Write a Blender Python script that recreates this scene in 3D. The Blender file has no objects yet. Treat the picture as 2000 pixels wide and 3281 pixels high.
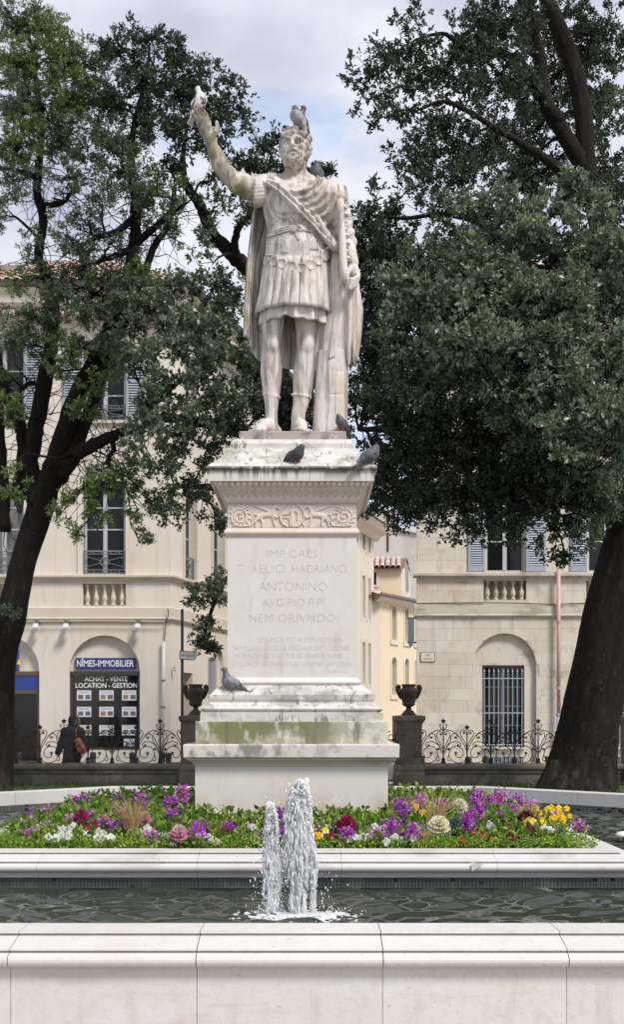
import bpy, bmesh, math, random
import numpy as np
from mathutils import Vector, Matrix, Euler

random.seed(7); rng = np.random.default_rng(7)
PI = math.pi
scene = bpy.context.scene
C = scene.collection

# ------------------------------------------------------------------ camera
EYE = 1.65          # eye height above the plaza
F = 3700.0          # focal length in photo pixels (photo is 2000 wide)
HOR = 2300.0        # photo row of the horizon
cam_d = bpy.data.cameras.new('camera'); cam = bpy.data.objects.new('camera', cam_d); C.objects.link(cam)
cam.location = (0, 0, EYE); cam.rotation_euler = (PI/2, 0, 0)
cam_d.sensor_fit = 'HORIZONTAL'; cam_d.sensor_width = 36.0
cam_d.lens = 36.0*F/2000.0
cam_d.shift_y = (HOR-3281/2)/2000.0
cam_d.clip_start = 0.1; cam_d.clip_end = 3000
scene.camera = cam

# ------------------------------------------------------------------ sky, sun, exposure
SUN_EL, SUN_AZ = math.radians(50), math.radians(-42)    # azimuth: the sun stands behind the camera, to its right
world = bpy.data.worlds.new('World'); scene.world = world; world.use_nodes = True
wn = world.node_tree; wn.nodes.clear()
def wnode(t, **k):
    n = wn.nodes.new(t)
    for a, b in k.items(): setattr(n, a, b)
    return n
w_out = wnode('ShaderNodeOutputWorld'); w_bg = wnode('ShaderNodeBackground')
w_sky = wnode('ShaderNodeTexSky', sky_type='NISHITA', sun_disc=False)
w_sky.sun_elevation = SUN_EL; w_sky.sun_rotation = PI + SUN_AZ
w_sky.air_density = 1.0; w_sky.dust_density = 0.6; w_sky.ozone_density = 1.5
w_bg.inputs['Strength'].default_value = 0.10
w_tc = wnode('ShaderNodeTexCoord'); w_map = wnode('ShaderNodeMapping')
w_map.inputs['Scale'].default_value = (1.0, 1.0, 1.6); w_map.inputs['Location'].default_value = (0.60, 0.0, 0.55)
w_n1 = wnode('ShaderNodeTexNoise'); w_n1.inputs['Scale'].default_value = 3.4; w_n1.inputs['Detail'].default_value = 9; w_n1.inputs['Roughness'].default_value = 0.52; w_n1.inputs['Distortion'].default_value = 0.25
w_n2 = wnode('ShaderNodeTexNoise'); w_n2.inputs['Scale'].default_value = 5.5; w_n2.inputs['Detail'].default_value = 7; w_n2.inputs['Roughness'].default_value = 0.5
w_r1 = wnode('ShaderNodeMapRange'); w_r1.interpolation_type = 'SMOOTHSTEP'
w_r1.inputs['From Min'].default_value = 0.30; w_r1.inputs['From Max'].default_value = 0.45
w_r2 = wnode('ShaderNodeValToRGB')
w_r2.color_ramp.elements[0].position = 0.36; w_r2.color_ramp.elements[0].color = (2.45, 2.60, 3.20, 1)
w_r2.color_ramp.elements[1].position = 0.62; w_r2.color_ramp.elements[1].color = (3.95, 4.00, 4.35, 1)
w_mix = wnode('ShaderNodeMix', data_type='RGBA')
w_sc = wnode('ShaderNodeMix', data_type='RGBA', blend_type='MULTIPLY'); w_sc.inputs[0].default_value = 1.0
w_sc.inputs[7].default_value = (1.15, 1.15, 1.15, 1)
L = wn.links.new
L(w_tc.outputs['Generated'], w_map.inputs['Vector']); L(w_map.outputs[0], w_n1.inputs['Vector']); L(w_map.outputs[0], w_n2.inputs['Vector'])
L(w_n1.outputs['Fac'], w_r1.inputs['Value']); L(w_n2.outputs['Fac'], w_r2.inputs['Fac'])
L(w_sky.outputs[0], w_sc.inputs[6])
L(w_r1.outputs[0], w_mix.inputs[0]); L(w_sc.outputs[2], w_mix.inputs[6]); L(w_r2.outputs[0], w_mix.inputs[7])
L(w_mix.outputs[2], w_bg.inputs['Color']); L(w_bg.outputs[0], w_out.inputs['Surface'])

sun_d = bpy.data.lights.new('sun', 'SUN'); sun = bpy.data.objects.new('sun', sun_d); C.objects.link(sun)
sun_d.energy = 1.5; sun_d.angle = math.radians(14); sun_d.color = (1.0, 0.95, 0.88)
_dir = Vector((-math.sin(SUN_AZ)*math.cos(SUN_EL), -math.cos(SUN_AZ)*math.cos(SUN_EL), math.sin(SUN_EL)))
sun.rotation_euler = _dir.to_track_quat('Z', 'Y').to_euler(); sun.location = _dir*30

scene.view_settings.view_transform = 'Standard'; scene.view_settings.look = 'None'
scene.view_settings.gamma = 1.0; scene.view_settings.use_curve_mapping = False
scene.view_settings.exposure = 1.22
scene.render.resolution_x = 625; scene.render.resolution_y = 1024
scene.cycles.max_bounces = 8; scene.cycles.diffuse_bounces = 3; scene.cycles.transparent_max_bounces = 8
scene.cycles.sample_clamp_indirect = 4.0

# ------------------------------------------------------------------ helpers
def P(x, y, Y):
    """world point seen at photo pixel (x, y) at depth Y metres from the camera"""
    return Vector(((x-1000)*Y/F, Y, EYE-(y-HOR)*Y/F))
def PX(x, Y): return (x-1000)*Y/F
def PZ(y, Y): return EYE-(y-HOR)*Y/F

def mk_mesh(name, verts, faces, mat=None, smooth=False):
    me = bpy.data.meshes.new(name)
    v = np.asarray(verts, dtype=np.float32).reshape(-1, 3)
    if isinstance(faces, np.ndarray):
        k = faces.shape[1]; nf = len(faces)
        me.vertices.add(len(v)); me.vertices.foreach_set('co', v.ravel())
        me.loops.add(nf*k); me.loops.foreach_set('vertex_index', faces.astype(np.int32).ravel())
        me.polygons.add(nf); me.polygons.foreach_set('loop_start', np.arange(0, nf*k, k, dtype=np.int32))
        me.update(calc_edges=True)
    else:
        me.from_pydata(v.tolist(), [], faces); me.update()
    if mat is not None: me.materials.append(mat)
    if smooth: me.polygons.foreach_set('use_smooth', np.ones(len(me.polygons), dtype=bool))
    return me

WL = {}     # world location of every unrotated parent
def link(o, parent, wloc):
    C.objects.link(o)
    if parent is not None:
        o.parent = parent; pl = WL[parent.name]
        o.location = (wloc[0]-pl[0], wloc[1]-pl[1], wloc[2]-pl[2])
    else: o.location = wloc
    WL[o.name] = tuple(wloc)
    return o
def obj(name, verts, faces, mat, parent=None, smooth=False):
    """one mesh object from world-space vertices; its origin goes to the centre of its foot"""
    v = np.asarray(verts, dtype=np.float64).reshape(-1, 3)
    lo, hi = v.min(0), v.max(0); org = np.array([(lo[0]+hi[0])/2, (lo[1]+hi[1])/2, lo[2]])
    me = mk_mesh(name, v-org, faces, mat, smooth)
    return link(bpy.data.objects.new(name, me), parent, org)
def inst(name, me, wloc, parent, rot=(0, 0, 0), scale=None):
    o = bpy.data.objects.new(name, me); link(o, parent, wloc)
    o.rotation_euler = rot
    if scale is not None: o.scale = scale if hasattr(scale, '__len__') else (scale,)*3
    return o
def tag(o, label=None, cat=None, group=None, kind=None):
    if label: o['label'] = label
    if cat: o['category'] = cat
    if group: o['group'] = group
    if kind: o['kind'] = kind
    return o
def thing(name, label, cat, loc, group=None):
    o = bpy.data.objects.new(name, None); o.empty_display_size = 0.2
    link(o, None, tuple(loc)); tag(o, label, cat, group)
    return o

class MB:
    """collects geometry for ONE mesh"""
    def __init__(s): s.v = []; s.f = []
    def add(s, verts, faces):
        b = len(s.v); s.v.extend([tuple(p) for p in verts]); s.f.extend([tuple(i+b for i in f) for f in faces]); return s
    def box(s, x0, x1, y0, y1, z0, z1):
        return s.add([(x0,y0,z0),(x1,y0,z0),(x1,y1,z0),(x0,y1,z0),(x0,y0,z1),(x1,y0,z1),(x1,y1,z1),(x0,y1,z1)],
                     [(0,3,2,1),(4,5,6,7),(0,1,5,4),(1,2,6,5),(2,3,7,6),(3,0,4,7)])
    def tube(s, pts, r, n=8, cap=True, flat=1.0):
        pts = [Vector(p) for p in pts]; m = len(pts)
        rs = r if hasattr(r, '__len__') else [r]*m
        b = len(s.v); prev = None
        for i in range(m):
            t = (pts[min(i+1, m-1)]-pts[max(i-1, 0)])
            if t.length < 1e-9: t = Vector((0,0,1))
            t.normalize()
            if prev is None:
                a = Vector((0,1,0)) if abs(t.y) < 0.9 else Vector((1,0,0))
                nrm = (a-t*a.dot(t)).normalized()
            else:
                nrm = prev-t*prev.dot(t)
                nrm = nrm.normalized() if nrm.length > 1e-6 else Vector((1,0,0))
            prev = nrm; bi = t.cross(nrm)
            for k in range(n):
                an = 2*PI*k/n
                s.v.append(tuple(pts[i]+nrm*(math.cos(an)*rs[i]*flat)+bi*(math.sin(an)*rs[i])))
        for i in range(m-1):
            for k in range(n):
                k2 = (k+1) % n
                s.f.append((b+i*n+k, b+i*n+k2, b+(i+1)*n+k2, b+(i+1)*n+k))
        if cap:
            s.f.append(tuple(b+k for k in range(n-1, -1, -1))); s.f.append(tuple(b+(m-1)*n+k for k in range(n)))
        return s
    def lathe(s, prof, cx=0, cy=0, cz=0, n=20):
        b = len(s.v); m = len(prof)
        for r, z in prof:
            for k in range(n):
                a = 2*PI*k/n; s.v.append((cx+r*math.cos(a), cy+r*math.sin(a), cz+z))
        for i in range(m-1):
            for k in range(n):
                k2 = (k+1) % n
                s.f.append((b+i*n+k, b+i*n+k2, b+(i+1)*n+k2, b+(i+1)*n+k))
        s.f.append(tuple(b+k for k in range(n-1, -1, -1))); s.f.append(tuple(b+(m-1)*n+k for k in range(n)))
        return s
    def sqlathe(s, prof, cx, cy, dy=0.0):
        """profile (half width, z) swept round a square; dy trims the half depth"""
        b = len(s.v); m = len(prof)
        for r, z in prof:
            for sx, sy in ((-1,-1),(1,-1),(1,1),(-1,1)): s.v.append((cx+sx*r, cy+sy*(r-dy), z))
        for i in range(m-1):
            for k in range(4):
                k2 = (k+1) % 4; s.f.append((b+i*4+k, b+i*4+k2, b+(i+1)*4+k2, b+(i+1)*4+k))
        s.f.append((b+3, b+2, b+1, b)); e = b+(m-1)*4; s.f.append((e, e+1, e+2, e+3))
        return s
    def prism(s, poly, T, w0, w1):
        """polygon in (u, v), counter-clockwise, from depth w0 to w1 through map T(u, v, w)"""
        n = len(poly); b = len(s.v)
        for w in (w0, w1):
            for u, v in poly: s.v.append(tuple(T(u, v, w)))
        s.f.append(tuple(b+n+i for i in range(n))); s.f.append(tuple(b+i for i in range(n-1, -1, -1)))
        for i in range(n):
            j = (i+1) % n; s.f.append((b+i, b+j, b+n+j, b+n+i))
        return s
    def obj(s, name, mat, parent=None, smooth=False): return obj(name, s.v, s.f, mat, parent, smooth)
    def mesh(s, name, mat, smooth=False): return mk_mesh(name, s.v, s.f, mat, smooth)

def cbox(x0, x1, y0, y1, z0, z1, c=0.004):
    """box with chamfered edges"""
    m = MB(); xs = (x0, x1); ys = (y0, y1); zs = (z0, z1); vid = {}
    for i in (0, 1):
        for j in (0, 1):
            for k in (0, 1):
                sx, sy, sz = (1-2*i)*c, (1-2*j)*c, (1-2*k)*c
                for ax, off in (('x', (0, sy, sz)), ('y', (sx, 0, sz)), ('z', (sx, sy, 0))):
                    vid[(i, j, k, ax)] = len(m.v); m.v.append((xs[i]+off[0], ys[j]+off[1], zs[k]+off[2]))
    V = vid
    for i in (0, 1):
        q = [V[(i,0,0,'x')], V[(i,1,0,'x')], V[(i,1,1,'x')], V[(i,0,1,'x')]]; m.f.append(tuple(q if i else q[::-1]))
        q = [V[(0,i,0,'y')], V[(0,i,1,'y')], V[(1,i,1,'y')], V[(1,i,0,'y')]]; m.f.append(tuple(q if i else q[::-1]))
        q = [V[(0,0,i,'z')], V[(1,0,i,'z')], V[(1,1,i,'z')], V[(0,1,i,'z')]]; m.f.append(tuple(q if i else q[::-1]))
    for j in (0, 1):
        for k in (0, 1):
            m.f.append((V[(0,j,k,'y')], V[(1,j,k,'y')], V[(1,j,k,'z')], V[(0,j,k,'z')]))
            m.f.append((V[(j,0,k,'x')], V[(j,1,k,'x')], V[(j,1,k,'z')], V[(j,0,k,'z')]))
            m.f.append((V[(j,k,0,'x')], V[(j,k,1,'x')], V[(j,k,1,'y')], V[(j,k,0,'y')]))
    for i in (0, 1):
        for j in (0, 1):
            for k in (0, 1): m.f.append((V[(i,j,k,'x')], V[(i,j,k,'y')], V[(i,j,k,'z')]))
    return m
def fixn(o):
    bm = bmesh.new(); bm.from_mesh(o.data); bmesh.ops.recalc_face_normals(bm, faces=bm.faces[:]); bm.to_mesh(o.data); bm.free(); return o

def catmull(pts, n=6):
    pts = [tuple(p) for p in pts]; out = []; m = len(pts)
    A = np.array(pts, float)
    for i in range(m-1):
        p0 = A[max(i-1, 0)]; p1 = A[i]; p2 = A[i+1]; p3 = A[min(i+2, m-1)]
        for k in range(n):
            t = k/n
            out.append(0.5*((2*p1)+(-p0+p2)*t+(2*p0-5*p1+4*p2-p3)*t*t+(-p0+3*p1-3*p2+p3)*t**3))
    out.append(A[-1]); return out

# ------------------------------------------------------------------ materials
MT = {}
def M(name, col, rough=0.75, layers=(), bump=0.0, bscale=40.0, metal=0.0, spec=0.5, rnd=0.0, attr=False, bstretch=(1,1,1)):
    m = bpy.data.materials.new(name); m.use_nodes = True; MT[name] = m
    t = m.node_tree; N = t.nodes; b = N['Principled BSDF']; lk = t.links.new
    b.inputs['Roughness'].default_value = rough; b.inputs['Metallic'].default_value = metal
    b.inputs['Specular IOR Level'].default_value = spec
    b.inputs['Base Color'].default_value = (*col, 1)
    geo = N.new('ShaderNodeNewGeometry'); cur = None
    if attr:
        a = N.new('ShaderNodeAttribute'); a.attribute_name = 'Col'; cur = a.outputs['Color']
    def rgb(c):
        n = N.new('ShaderNodeRGB'); n.outputs[0].default_value = (*c, 1); return n.outputs[0]
    if (layers or rnd) and cur is None: cur = rgb(col)
    for ly in layers:
        mp = N.new('ShaderNodeMapping'); mp.inputs['Scale'].default_value = ly.get('s', (1, 1, 1))
        mp.inputs['Location'].default_value = ly.get('o', (0, 0, 0))
        lk(geo.outputs['Position'], mp.inputs['Vector'])
        nz = N.new('ShaderNodeTexNoise'); nz.inputs['Scale'].default_value = 1.0
        nz.inputs['Detail'].default_value = ly.get('d', 5); nz.inputs['Roughness'].default_value = ly.get('r', 0.6)
        lk(mp.outputs[0], nz.inputs['Vector'])
        mr = N.new('ShaderNodeMapRange'); mr.interpolation_type = 'SMOOTHSTEP'
        mr.inputs['From Min'].default_value = ly['lo']; mr.inputs['From Max'].default_value = ly['hi']
        mr.inputs['To Max'].default_value = ly.get('a', 1.0)
        lk(nz.outputs['Fac'], mr.inputs['Value']); fac = mr.outputs[0]
        for ax in 'xyz':
            if ax in ly:
                sp = N.new('ShaderNodeSeparateXYZ'); lk(geo.outputs['Position'], sp.inputs[0])
                zr = N.new('ShaderNodeMapRange'); zr.interpolation_type = 'SMOOTHSTEP'
                zr.inputs['From Min'].default_value = ly[ax][0]; zr.inputs['From Max'].default_value = ly[ax][1]
                lk(sp.outputs['xyz'.index(ax)], zr.inputs['Value'])
                mu = N.new('ShaderNodeMath'); mu.operation = 'MULTIPLY'; lk(fac, mu.inputs[0]); lk(zr.outputs[0], mu.inputs[1]); fac = mu.outputs[0]
        mx = N.new('ShaderNodeMix'); mx.data_type = 'RGBA'
        lk(fac, mx.inputs[0]); lk(cur, mx.inputs[6]); mx.inputs[7].default_value = (*ly['c'], 1); cur = mx.outputs[2]
    if rnd:
        oi = N.new('ShaderNodeObjectInfo'); mr = N.new('ShaderNodeMapRange')
        mr.inputs['To Min'].default_value = 1-rnd; mr.inputs['To Max'].default_value = 1+rnd
        lk(oi.outputs['Random'], mr.inputs['Value'])
        hv = N.new('ShaderNodeHueSaturation'); lk(mr.outputs[0], hv.inputs['Value']); lk(cur, hv.inputs['Color']); cur = hv.outputs[0]
    if cur is not None: lk(cur, b.inputs['Base Color'])
    if bump:
        mp = N.new('ShaderNodeMapping'); mp.inputs['Scale'].default_value = bstretch; lk(geo.outputs['Position'], mp.inputs['Vector'])
        nz = N.new('ShaderNodeTexNoise'); nz.inputs['Scale'].default_value = bscale; nz.inputs['Detail'].default_value = 6
        lk(mp.outputs[0], nz.inputs['Vector'])
        bp = N.new('ShaderNodeBump'); bp.inputs['Strength'].default_value = bump; bp.inputs['Distance'].default_value = 0.01
        lk(nz.outputs['Fac'], bp.inputs['Height']); lk(bp.outputs[0], b.inputs['Normal'])
    return m
def lay(c, lo, hi, s=2.0, a=1.0, **k):
    if not hasattr(s, '__len__'): s = (s, s, s)
    return dict(c=c, lo=lo, hi=hi, s=s, a=a, **k)

DK = (0.06, 0.055, 0.045); GRN = (0.10, 0.115, 0.035)
M('basin_stone', (0.63, 0.60, 0.575), 0.5, [lay((0.57, 0.50, 0.44), 0.48, 0.76, 1.6, 0.45, d=8), lay((0.68, 0.665, 0.66), 0.5, 0.7, (0.8, 0.8, 3), 0.6),
   lay((0.36, 0.32, 0.27), 0.62, 0.72, (16, 16, 34), 0.55, d=8), lay((0.48, 0.41, 0.35), 0.60, 0.67, (1.5, 7, 11), 0.28, d=9), lay((0.40, 0.36, 0.31), 0.52, 0.70, (7, 7, 1.1), 0.35, d=6, z=(0.55, 0.40)), lay((0.50, 0.46, 0.42), 0.50, 0.62, (30, 30, 30), 0.25, o=(3, 1, 2))], 0.12, 70, rnd=0.04)
M('planter_stone', (0.60, 0.57, 0.56), 0.5, [lay((0.42, 0.38, 0.33), 0.5, 0.75, (2, 2, 6), 0.7), lay((0.66, 0.65, 0.66), 0.5, 0.7, (0.8, 0.8, 3), 0.6),
   lay((0.30, 0.25, 0.18), 0.62, 0.74, (9, 9, 18), 0.6)], 0.08, 60, rnd=0.04)
M('joint', (0.10, 0.09, 0.075), 0.9)
M('pedestal_stone', (0.64, 0.60, 0.56), 0.62, [lay((0.58, 0.51, 0.44), 0.5, 0.72, 1.8, 0.6), lay((0.68, 0.67, 0.67), 0.5, 0.68, 2.6, 0.55, o=(4, 2, 1)),
   lay((0.50, 0.36, 0.23), 0.58, 0.74, (2.2, 2.2, 0.8), 0.55, o=(3, 1, 7)), lay((0.47, 0.36, 0.25), 0.34, 0.60, (4, 4, 2), 0.7, d=7, z=(1.08, 0.82)), lay((0.42, 0.38, 0.33), 0.56, 0.70, (12, 12, 2), 0.3, d=8)], 0.10, 70)
M('weathered_stone', (0.60, 0.57, 0.53), 0.75, [lay((0.30, 0.285, 0.26), 0.44, 0.62, (3.2, 3.2, 5), 0.75), lay((0.13, 0.125, 0.11), 0.53, 0.66, (18, 18, 6), 0.8, d=7),
   lay((0.72, 0.71, 0.70), 0.56, 0.68, (9, 9, 4), 0.8, o=(5, 0, 0)), lay((0.20, 0.20, 0.08), 0.56, 0.70, (2.0, 2.0, 6), 0.6, o=(2, 2, 2))], 0.25, 60)
M('mossy_stone', (0.58, 0.55, 0.49), 0.8, [lay((0.16, 0.155, 0.045), 0.30, 0.52, (2.2, 2.2, 2.6), 0.92, o=(1.7, 0, 0), x=(0.60, -0.10)), lay((0.20, 0.19, 0.13), 0.45, 0.62, (5, 5, 4), 0.7, o=(8, 0, 0)), lay((0.13, 0.12, 0.10), 0.54, 0.68, (11, 11, 2.0), 0.75, d=7),
   lay((0.70, 0.69, 0.67), 0.56, 0.7, (7, 7, 3), 0.7, o=(5, 0, 0))], 0.25, 60)
M('slab_stone', (0.64, 0.59, 0.54), 0.7, [lay((0.17, 0.155, 0.13), 0.44, 0.62, (9, 9, 5), 0.8, d=8, x=(0.5, -0.5)), lay((0.30, 0.28, 0.25), 0.56, 0.70, (14, 14, 7), 0.6, d=7), lay((0.74, 0.72, 0.70), 0.55, 0.7, (5, 5, 5), 0.6, o=(5, 0, 0))], 0.3, 50)
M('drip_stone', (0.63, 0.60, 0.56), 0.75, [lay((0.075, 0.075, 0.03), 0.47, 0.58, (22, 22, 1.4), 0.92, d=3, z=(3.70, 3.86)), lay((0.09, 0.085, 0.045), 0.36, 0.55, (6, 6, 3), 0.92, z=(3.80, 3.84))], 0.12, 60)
M('relief_stone', (0.62, 0.55, 0.49), 0.7, [lay((0.52, 0.44, 0.36), 0.5, 0.7, 3, 0.6), lay((0.30, 0.27, 0.21), 0.6, 0.75, (6, 6, 10), 0.5)], 0.1, 80)
M('plinth_dark', (0.36, 0.32, 0.29), 0.85, [lay((0.14, 0.12, 0.11), 0.45, 0.65, (9, 9, 5), 0.8, d=7), lay((0.62, 0.60, 0.58), 0.60, 0.70, (16, 16, 9), 0.7, o=(3, 0, 0))], 0.4, 50)
M('engraved', (0.53, 0.485, 0.445), 0.9)
M('engraved_faint', (0.585, 0.54, 0.50), 0.9)
M('marble', (0.585, 0.545, 0.505), 0.6, [lay((0.46, 0.34, 0.25), 0.48, 0.68, (2.4, 2.4, 1.5), 0.6), lay((0.64, 0.61, 0.585), 0.48, 0.64, (3, 3, 2), 0.7, o=(6, 1, 2)),
   lay((0.19, 0.17, 0.15), 0.48, 0.63, (4.6, 4.6, 2.0), 0.85, o=(1, 7, 3), d=9, r=0.65, z=(5.6, 6.3)), lay((0.30, 0.17, 0.085), 0.55, 0.68, (6, 6, 1.3), 0.7, o=(9, 2, 5), z=(5.7, 5.1), d=6),
   lay((0.19, 0.18, 0.05), 0.46, 0.58, (5, 5, 2.4), 0.9, o=(2, 2, 8), x=(-0.48, -0.66)), lay((0.15, 0.14, 0.115), 0.46, 0.66, (6, 6, 4), 0.7, o=(2, 5, 8), d=9, r=0.7, x=(-0.42, -0.60)),
   lay((0.10, 0.085, 0.07), 0.44, 0.56, (9, 9, 9), 0.85, o=(5, 5, 8), z=(6.94, 7.02)), lay((0.20, 0.17, 0.14), 0.48, 0.62, (13, 13, 9), 0.7, o=(5, 9, 8), d=8, z=(6.60, 6.70)), lay((0.24, 0.20, 0.17), 0.50, 0.72, (7, 7, 3), 0.45, o=(7, 5, 1), d=9, r=0.7), lay((0.14, 0.12, 0.10), 0.50, 0.63, (18, 18, 1.1), 0.6, o=(3, 5, 1), d=7)], 0.14, 60)
M('plaster_cream', (0.69, 0.63, 0.555), 0.85, [lay((0.57, 0.48, 0.39), 0.48, 0.72, (0.5, 0.5, 0.35), 0.6), lay((0.73, 0.70, 0.66), 0.5, 0.7, 0.8, 0.6, o=(3, 0, 9)), lay((0.40, 0.35, 0.29), 0.54, 0.74, (2.4, 2.4, 0.6), 0.5, d=8), lay((0.50, 0.44, 0.37), 0.50, 0.68, (6, 6, 0.5), 0.35, d=7)], 0.05, 30)
M('plaster_wing', (0.68, 0.62, 0.545), 0.85, [lay((0.60, 0.52, 0.43), 0.48, 0.72, (0.5, 0.5, 0.35), 0.6), lay((0.40, 0.35, 0.29), 0.58, 0.76, (2.0, 2.0, 0.7), 0.4, d=7)], 0.05, 30)
M('trim_cream', (0.60, 0.53, 0.44), 0.85, [lay((0.40, 0.34, 0.26), 0.5, 0.72, (1.4, 1.4, 4), 0.6, d=7), lay((0.22, 0.20, 0.13), 0.62, 0.76, (3, 3, 5), 0.5)], 0.1, 30)
M('ashlar', (0.62, 0.57, 0.49), 0.85, [lay((0.54, 0.43, 0.30), 0.5, 0.7, 0.9, 0.7, d=7), lay((0.67, 0.64, 0.59), 0.48, 0.66, 1.1, 0.6, o=(5, 0, 3)), lay((0.24, 0.21, 0.16), 0.56, 0.72, (1.6, 1.6, 2.6), 0.6, d=8), lay((0.20, 0.18, 0.15), 0.62, 0.72, (12, 12, 16), 0.5), lay((0.34, 0.30, 0.25), 0.52, 0.70, (5, 5, 0.7), 0.4, d=7)], 0.15, 40, rnd=0.055)
M('ashlar_trim', (0.56, 0.51, 0.43), 0.85, [lay((0.28, 0.25, 0.20), 0.46, 0.66, (1.4, 1.4, 4), 0.7, d=8), lay((0.17, 0.17, 0.07), 0.60, 0.72, (2.2, 2.2, 5), 0.6)], 0.15, 40)
M('plaster_white', (0.66, 0.60, 0.52), 0.85, [lay((0.54, 0.47, 0.38), 0.5, 0.72, (0.5, 0.5, 0.4), 0.6)], 0.04, 20)
M('plaster_yellow', (0.72, 0.60, 0.43), 0.85, [lay((0.70, 0.61, 0.48), 0.46, 0.66, (1.2, 1.2, 0.5), 0.7), lay((0.68, 0.52, 0.36), 0.56, 0.7, (2, 2, 0.8), 0.4, o=(4, 0, 0))], 0.04, 20)
M('plaster_grey', (0.56, 0.52, 0.49), 0.9, [lay((0.36, 0.33, 0.31), 0.48, 0.7, (0.8, 0.8, 0.22), 0.7, d=7)], 0.04, 20)
M('rust_stain', (0.09, 0.035, 0.025), 0.9)
M('dark_stone', (0.145, 0.125, 0.10), 0.85, [lay((0.08, 0.07, 0.055), 0.45, 0.65, (2.2, 2.2, 4), 0.8, d=7), lay((0.26, 0.235, 0.20), 0.55, 0.7, 2.2, 0.6, o=(5, 0, 0)), lay((0.06, 0.07, 0.02), 0.57, 0.69, (2, 2, 7), 0.7, o=(9, 0, 0))], 0.3, 40, rnd=0.05)
M('iron', (0.030, 0.024, 0.020), 0.6, [lay((0.07, 0.04, 0.025), 0.5, 0.7, 9, 0.6)], metal=0.3)
M('urn_iron', (0.045, 0.032, 0.025), 0.65, [lay((0.10, 0.06, 0.04), 0.5, 0.7, 7, 0.6)], 0.2, 60)
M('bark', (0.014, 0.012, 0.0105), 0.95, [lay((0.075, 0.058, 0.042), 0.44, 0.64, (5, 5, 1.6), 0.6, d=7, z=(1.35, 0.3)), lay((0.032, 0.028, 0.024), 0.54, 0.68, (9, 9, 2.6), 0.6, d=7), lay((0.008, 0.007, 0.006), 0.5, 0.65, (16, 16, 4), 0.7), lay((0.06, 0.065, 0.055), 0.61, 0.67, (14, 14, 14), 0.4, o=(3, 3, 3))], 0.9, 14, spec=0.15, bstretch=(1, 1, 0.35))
M('bark_scar', (0.20, 0.15, 0.11), 0.9, [lay((0.10, 0.075, 0.055), 0.45, 0.65, (8, 8, 2), 0.8)], 0.6, 14, bstretch=(1, 1, 0.35))
M('leaf', (0.05, 0.07, 0.03), 0.40, attr=True, spec=0.45)
M('soft_leaf', (0.10, 0.20, 0.03), 0.55, attr=True, spec=0.35)
def thin(name, fac):
    """leaves let part of the light through"""
    t = MT[name].node_tree; b = t.nodes['Principled BSDF']; o = t.nodes['Material Output']; a = [n for n in t.nodes if n.type == 'ATTRIBUTE'][0]
    tr = t.nodes.new('ShaderNodeBsdfTranslucent'); mx = t.nodes.new('ShaderNodeMixShader'); mx.inputs[0].default_value = fac
    t.links.new(a.outputs['Color'], tr.inputs['Color']); t.links.new(b.outputs[0], mx.inputs[1]); t.links.new(tr.outputs[0], mx.inputs[2]); t.links.new(mx.outputs[0], o.inputs['Surface'])
thin('leaf', 0.33); thin('soft_leaf', 0.35)
M('petal', (0.4, 0.1, 0.4), 0.6, attr=True, spec=0.25); thin('petal', 0.3)
M('lawn_earth', (0.06, 0.09, 0.025), 0.95, [lay((0.10, 0.08, 0.045), 0.52, 0.68, 3, 0.7)], 0.3, 40)
M('ground_gravel', (0.40, 0.35, 0.28), 0.95, [lay((0.28, 0.24, 0.19), 0.45, 0.65, 20, 0.7), lay((0.34, 0.30, 0.25), 0.45, 0.65, 1.2, 0.6)], 0.4, 60)
M('asphalt', (0.06, 0.058, 0.055), 0.9, [lay((0.09, 0.085, 0.08), 0.45, 0.65, 14, 0.6)], 0.3, 80)
M('pavement', (0.32, 0.29, 0.25), 0.9, [lay((0.22, 0.20, 0.17), 0.45, 0.65, 2, 0.6)], 0.1, 60)
M('soil', (0.045, 0.032, 0.022), 0.95, bump=0.5, bscale=40)
M('roof_tile', (0.56, 0.41, 0.34), 0.85, [lay((0.66, 0.54, 0.47), 0.48, 0.62, 3, 0.8), lay((0.20, 0.13, 0.10), 0.58, 0.72, 5, 0.6)], 0.1, 40, rnd=0.16)
M('roof_under', (0.20, 0.13, 0.10), 0.9)
M('zinc', (0.16, 0.17, 0.18), 0.5, metal=0.5)
M('pipe_white', (0.60, 0.58, 0.57), 0.5, [lay((0.42, 0.38, 0.35), 0.55, 0.7, (6, 6, 2), 0.5)])
M('pipe_pink', (0.55, 0.37, 0.34), 0.5, [lay((0.46, 0.30, 0.27), 0.5, 0.7, (6, 6, 2), 0.6)])
M('pipe_blue', (0.36, 0.39, 0.43), 0.5)
M('frame_paint', (0.46, 0.47, 0.50), 0.5)
M('shutter_paint', (0.34, 0.38, 0.44), 0.55, [lay((0.40, 0.43, 0.48), 0.5, 0.7, 3, 0.5)], rnd=0.05)
M('grille_paint', (0.36, 0.38, 0.43), 0.5)
M('window_dark_paint', (0.12, 0.14, 0.17), 0.5)
M('railing_paint', (0.16, 0.17, 0.19), 0.5)
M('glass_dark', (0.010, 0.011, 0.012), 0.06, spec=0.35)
M('glass_clear', (0.16, 0.165, 0.16), 0.08, spec=0.6, layers=[lay((0.03, 0.03, 0.03), 0.45, 0.6, (3, 3, 1), 0.8)])
M('shutter_grey', (0.30, 0.32, 0.33), 0.6)
M('curtain', (0.30, 0.29, 0.27), 0.9, [lay((0.18, 0.17, 0.16), 0.45, 0.6, (9, 9, 0.6), 0.8)])
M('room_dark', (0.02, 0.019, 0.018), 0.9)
M('shop_frame', (0.045, 0.038, 0.033), 0.5)
M('brown_frame', (0.12, 0.075, 0.05), 0.5)
M('sign_blue', (0.022, 0.035, 0.19), 0.35)
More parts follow.
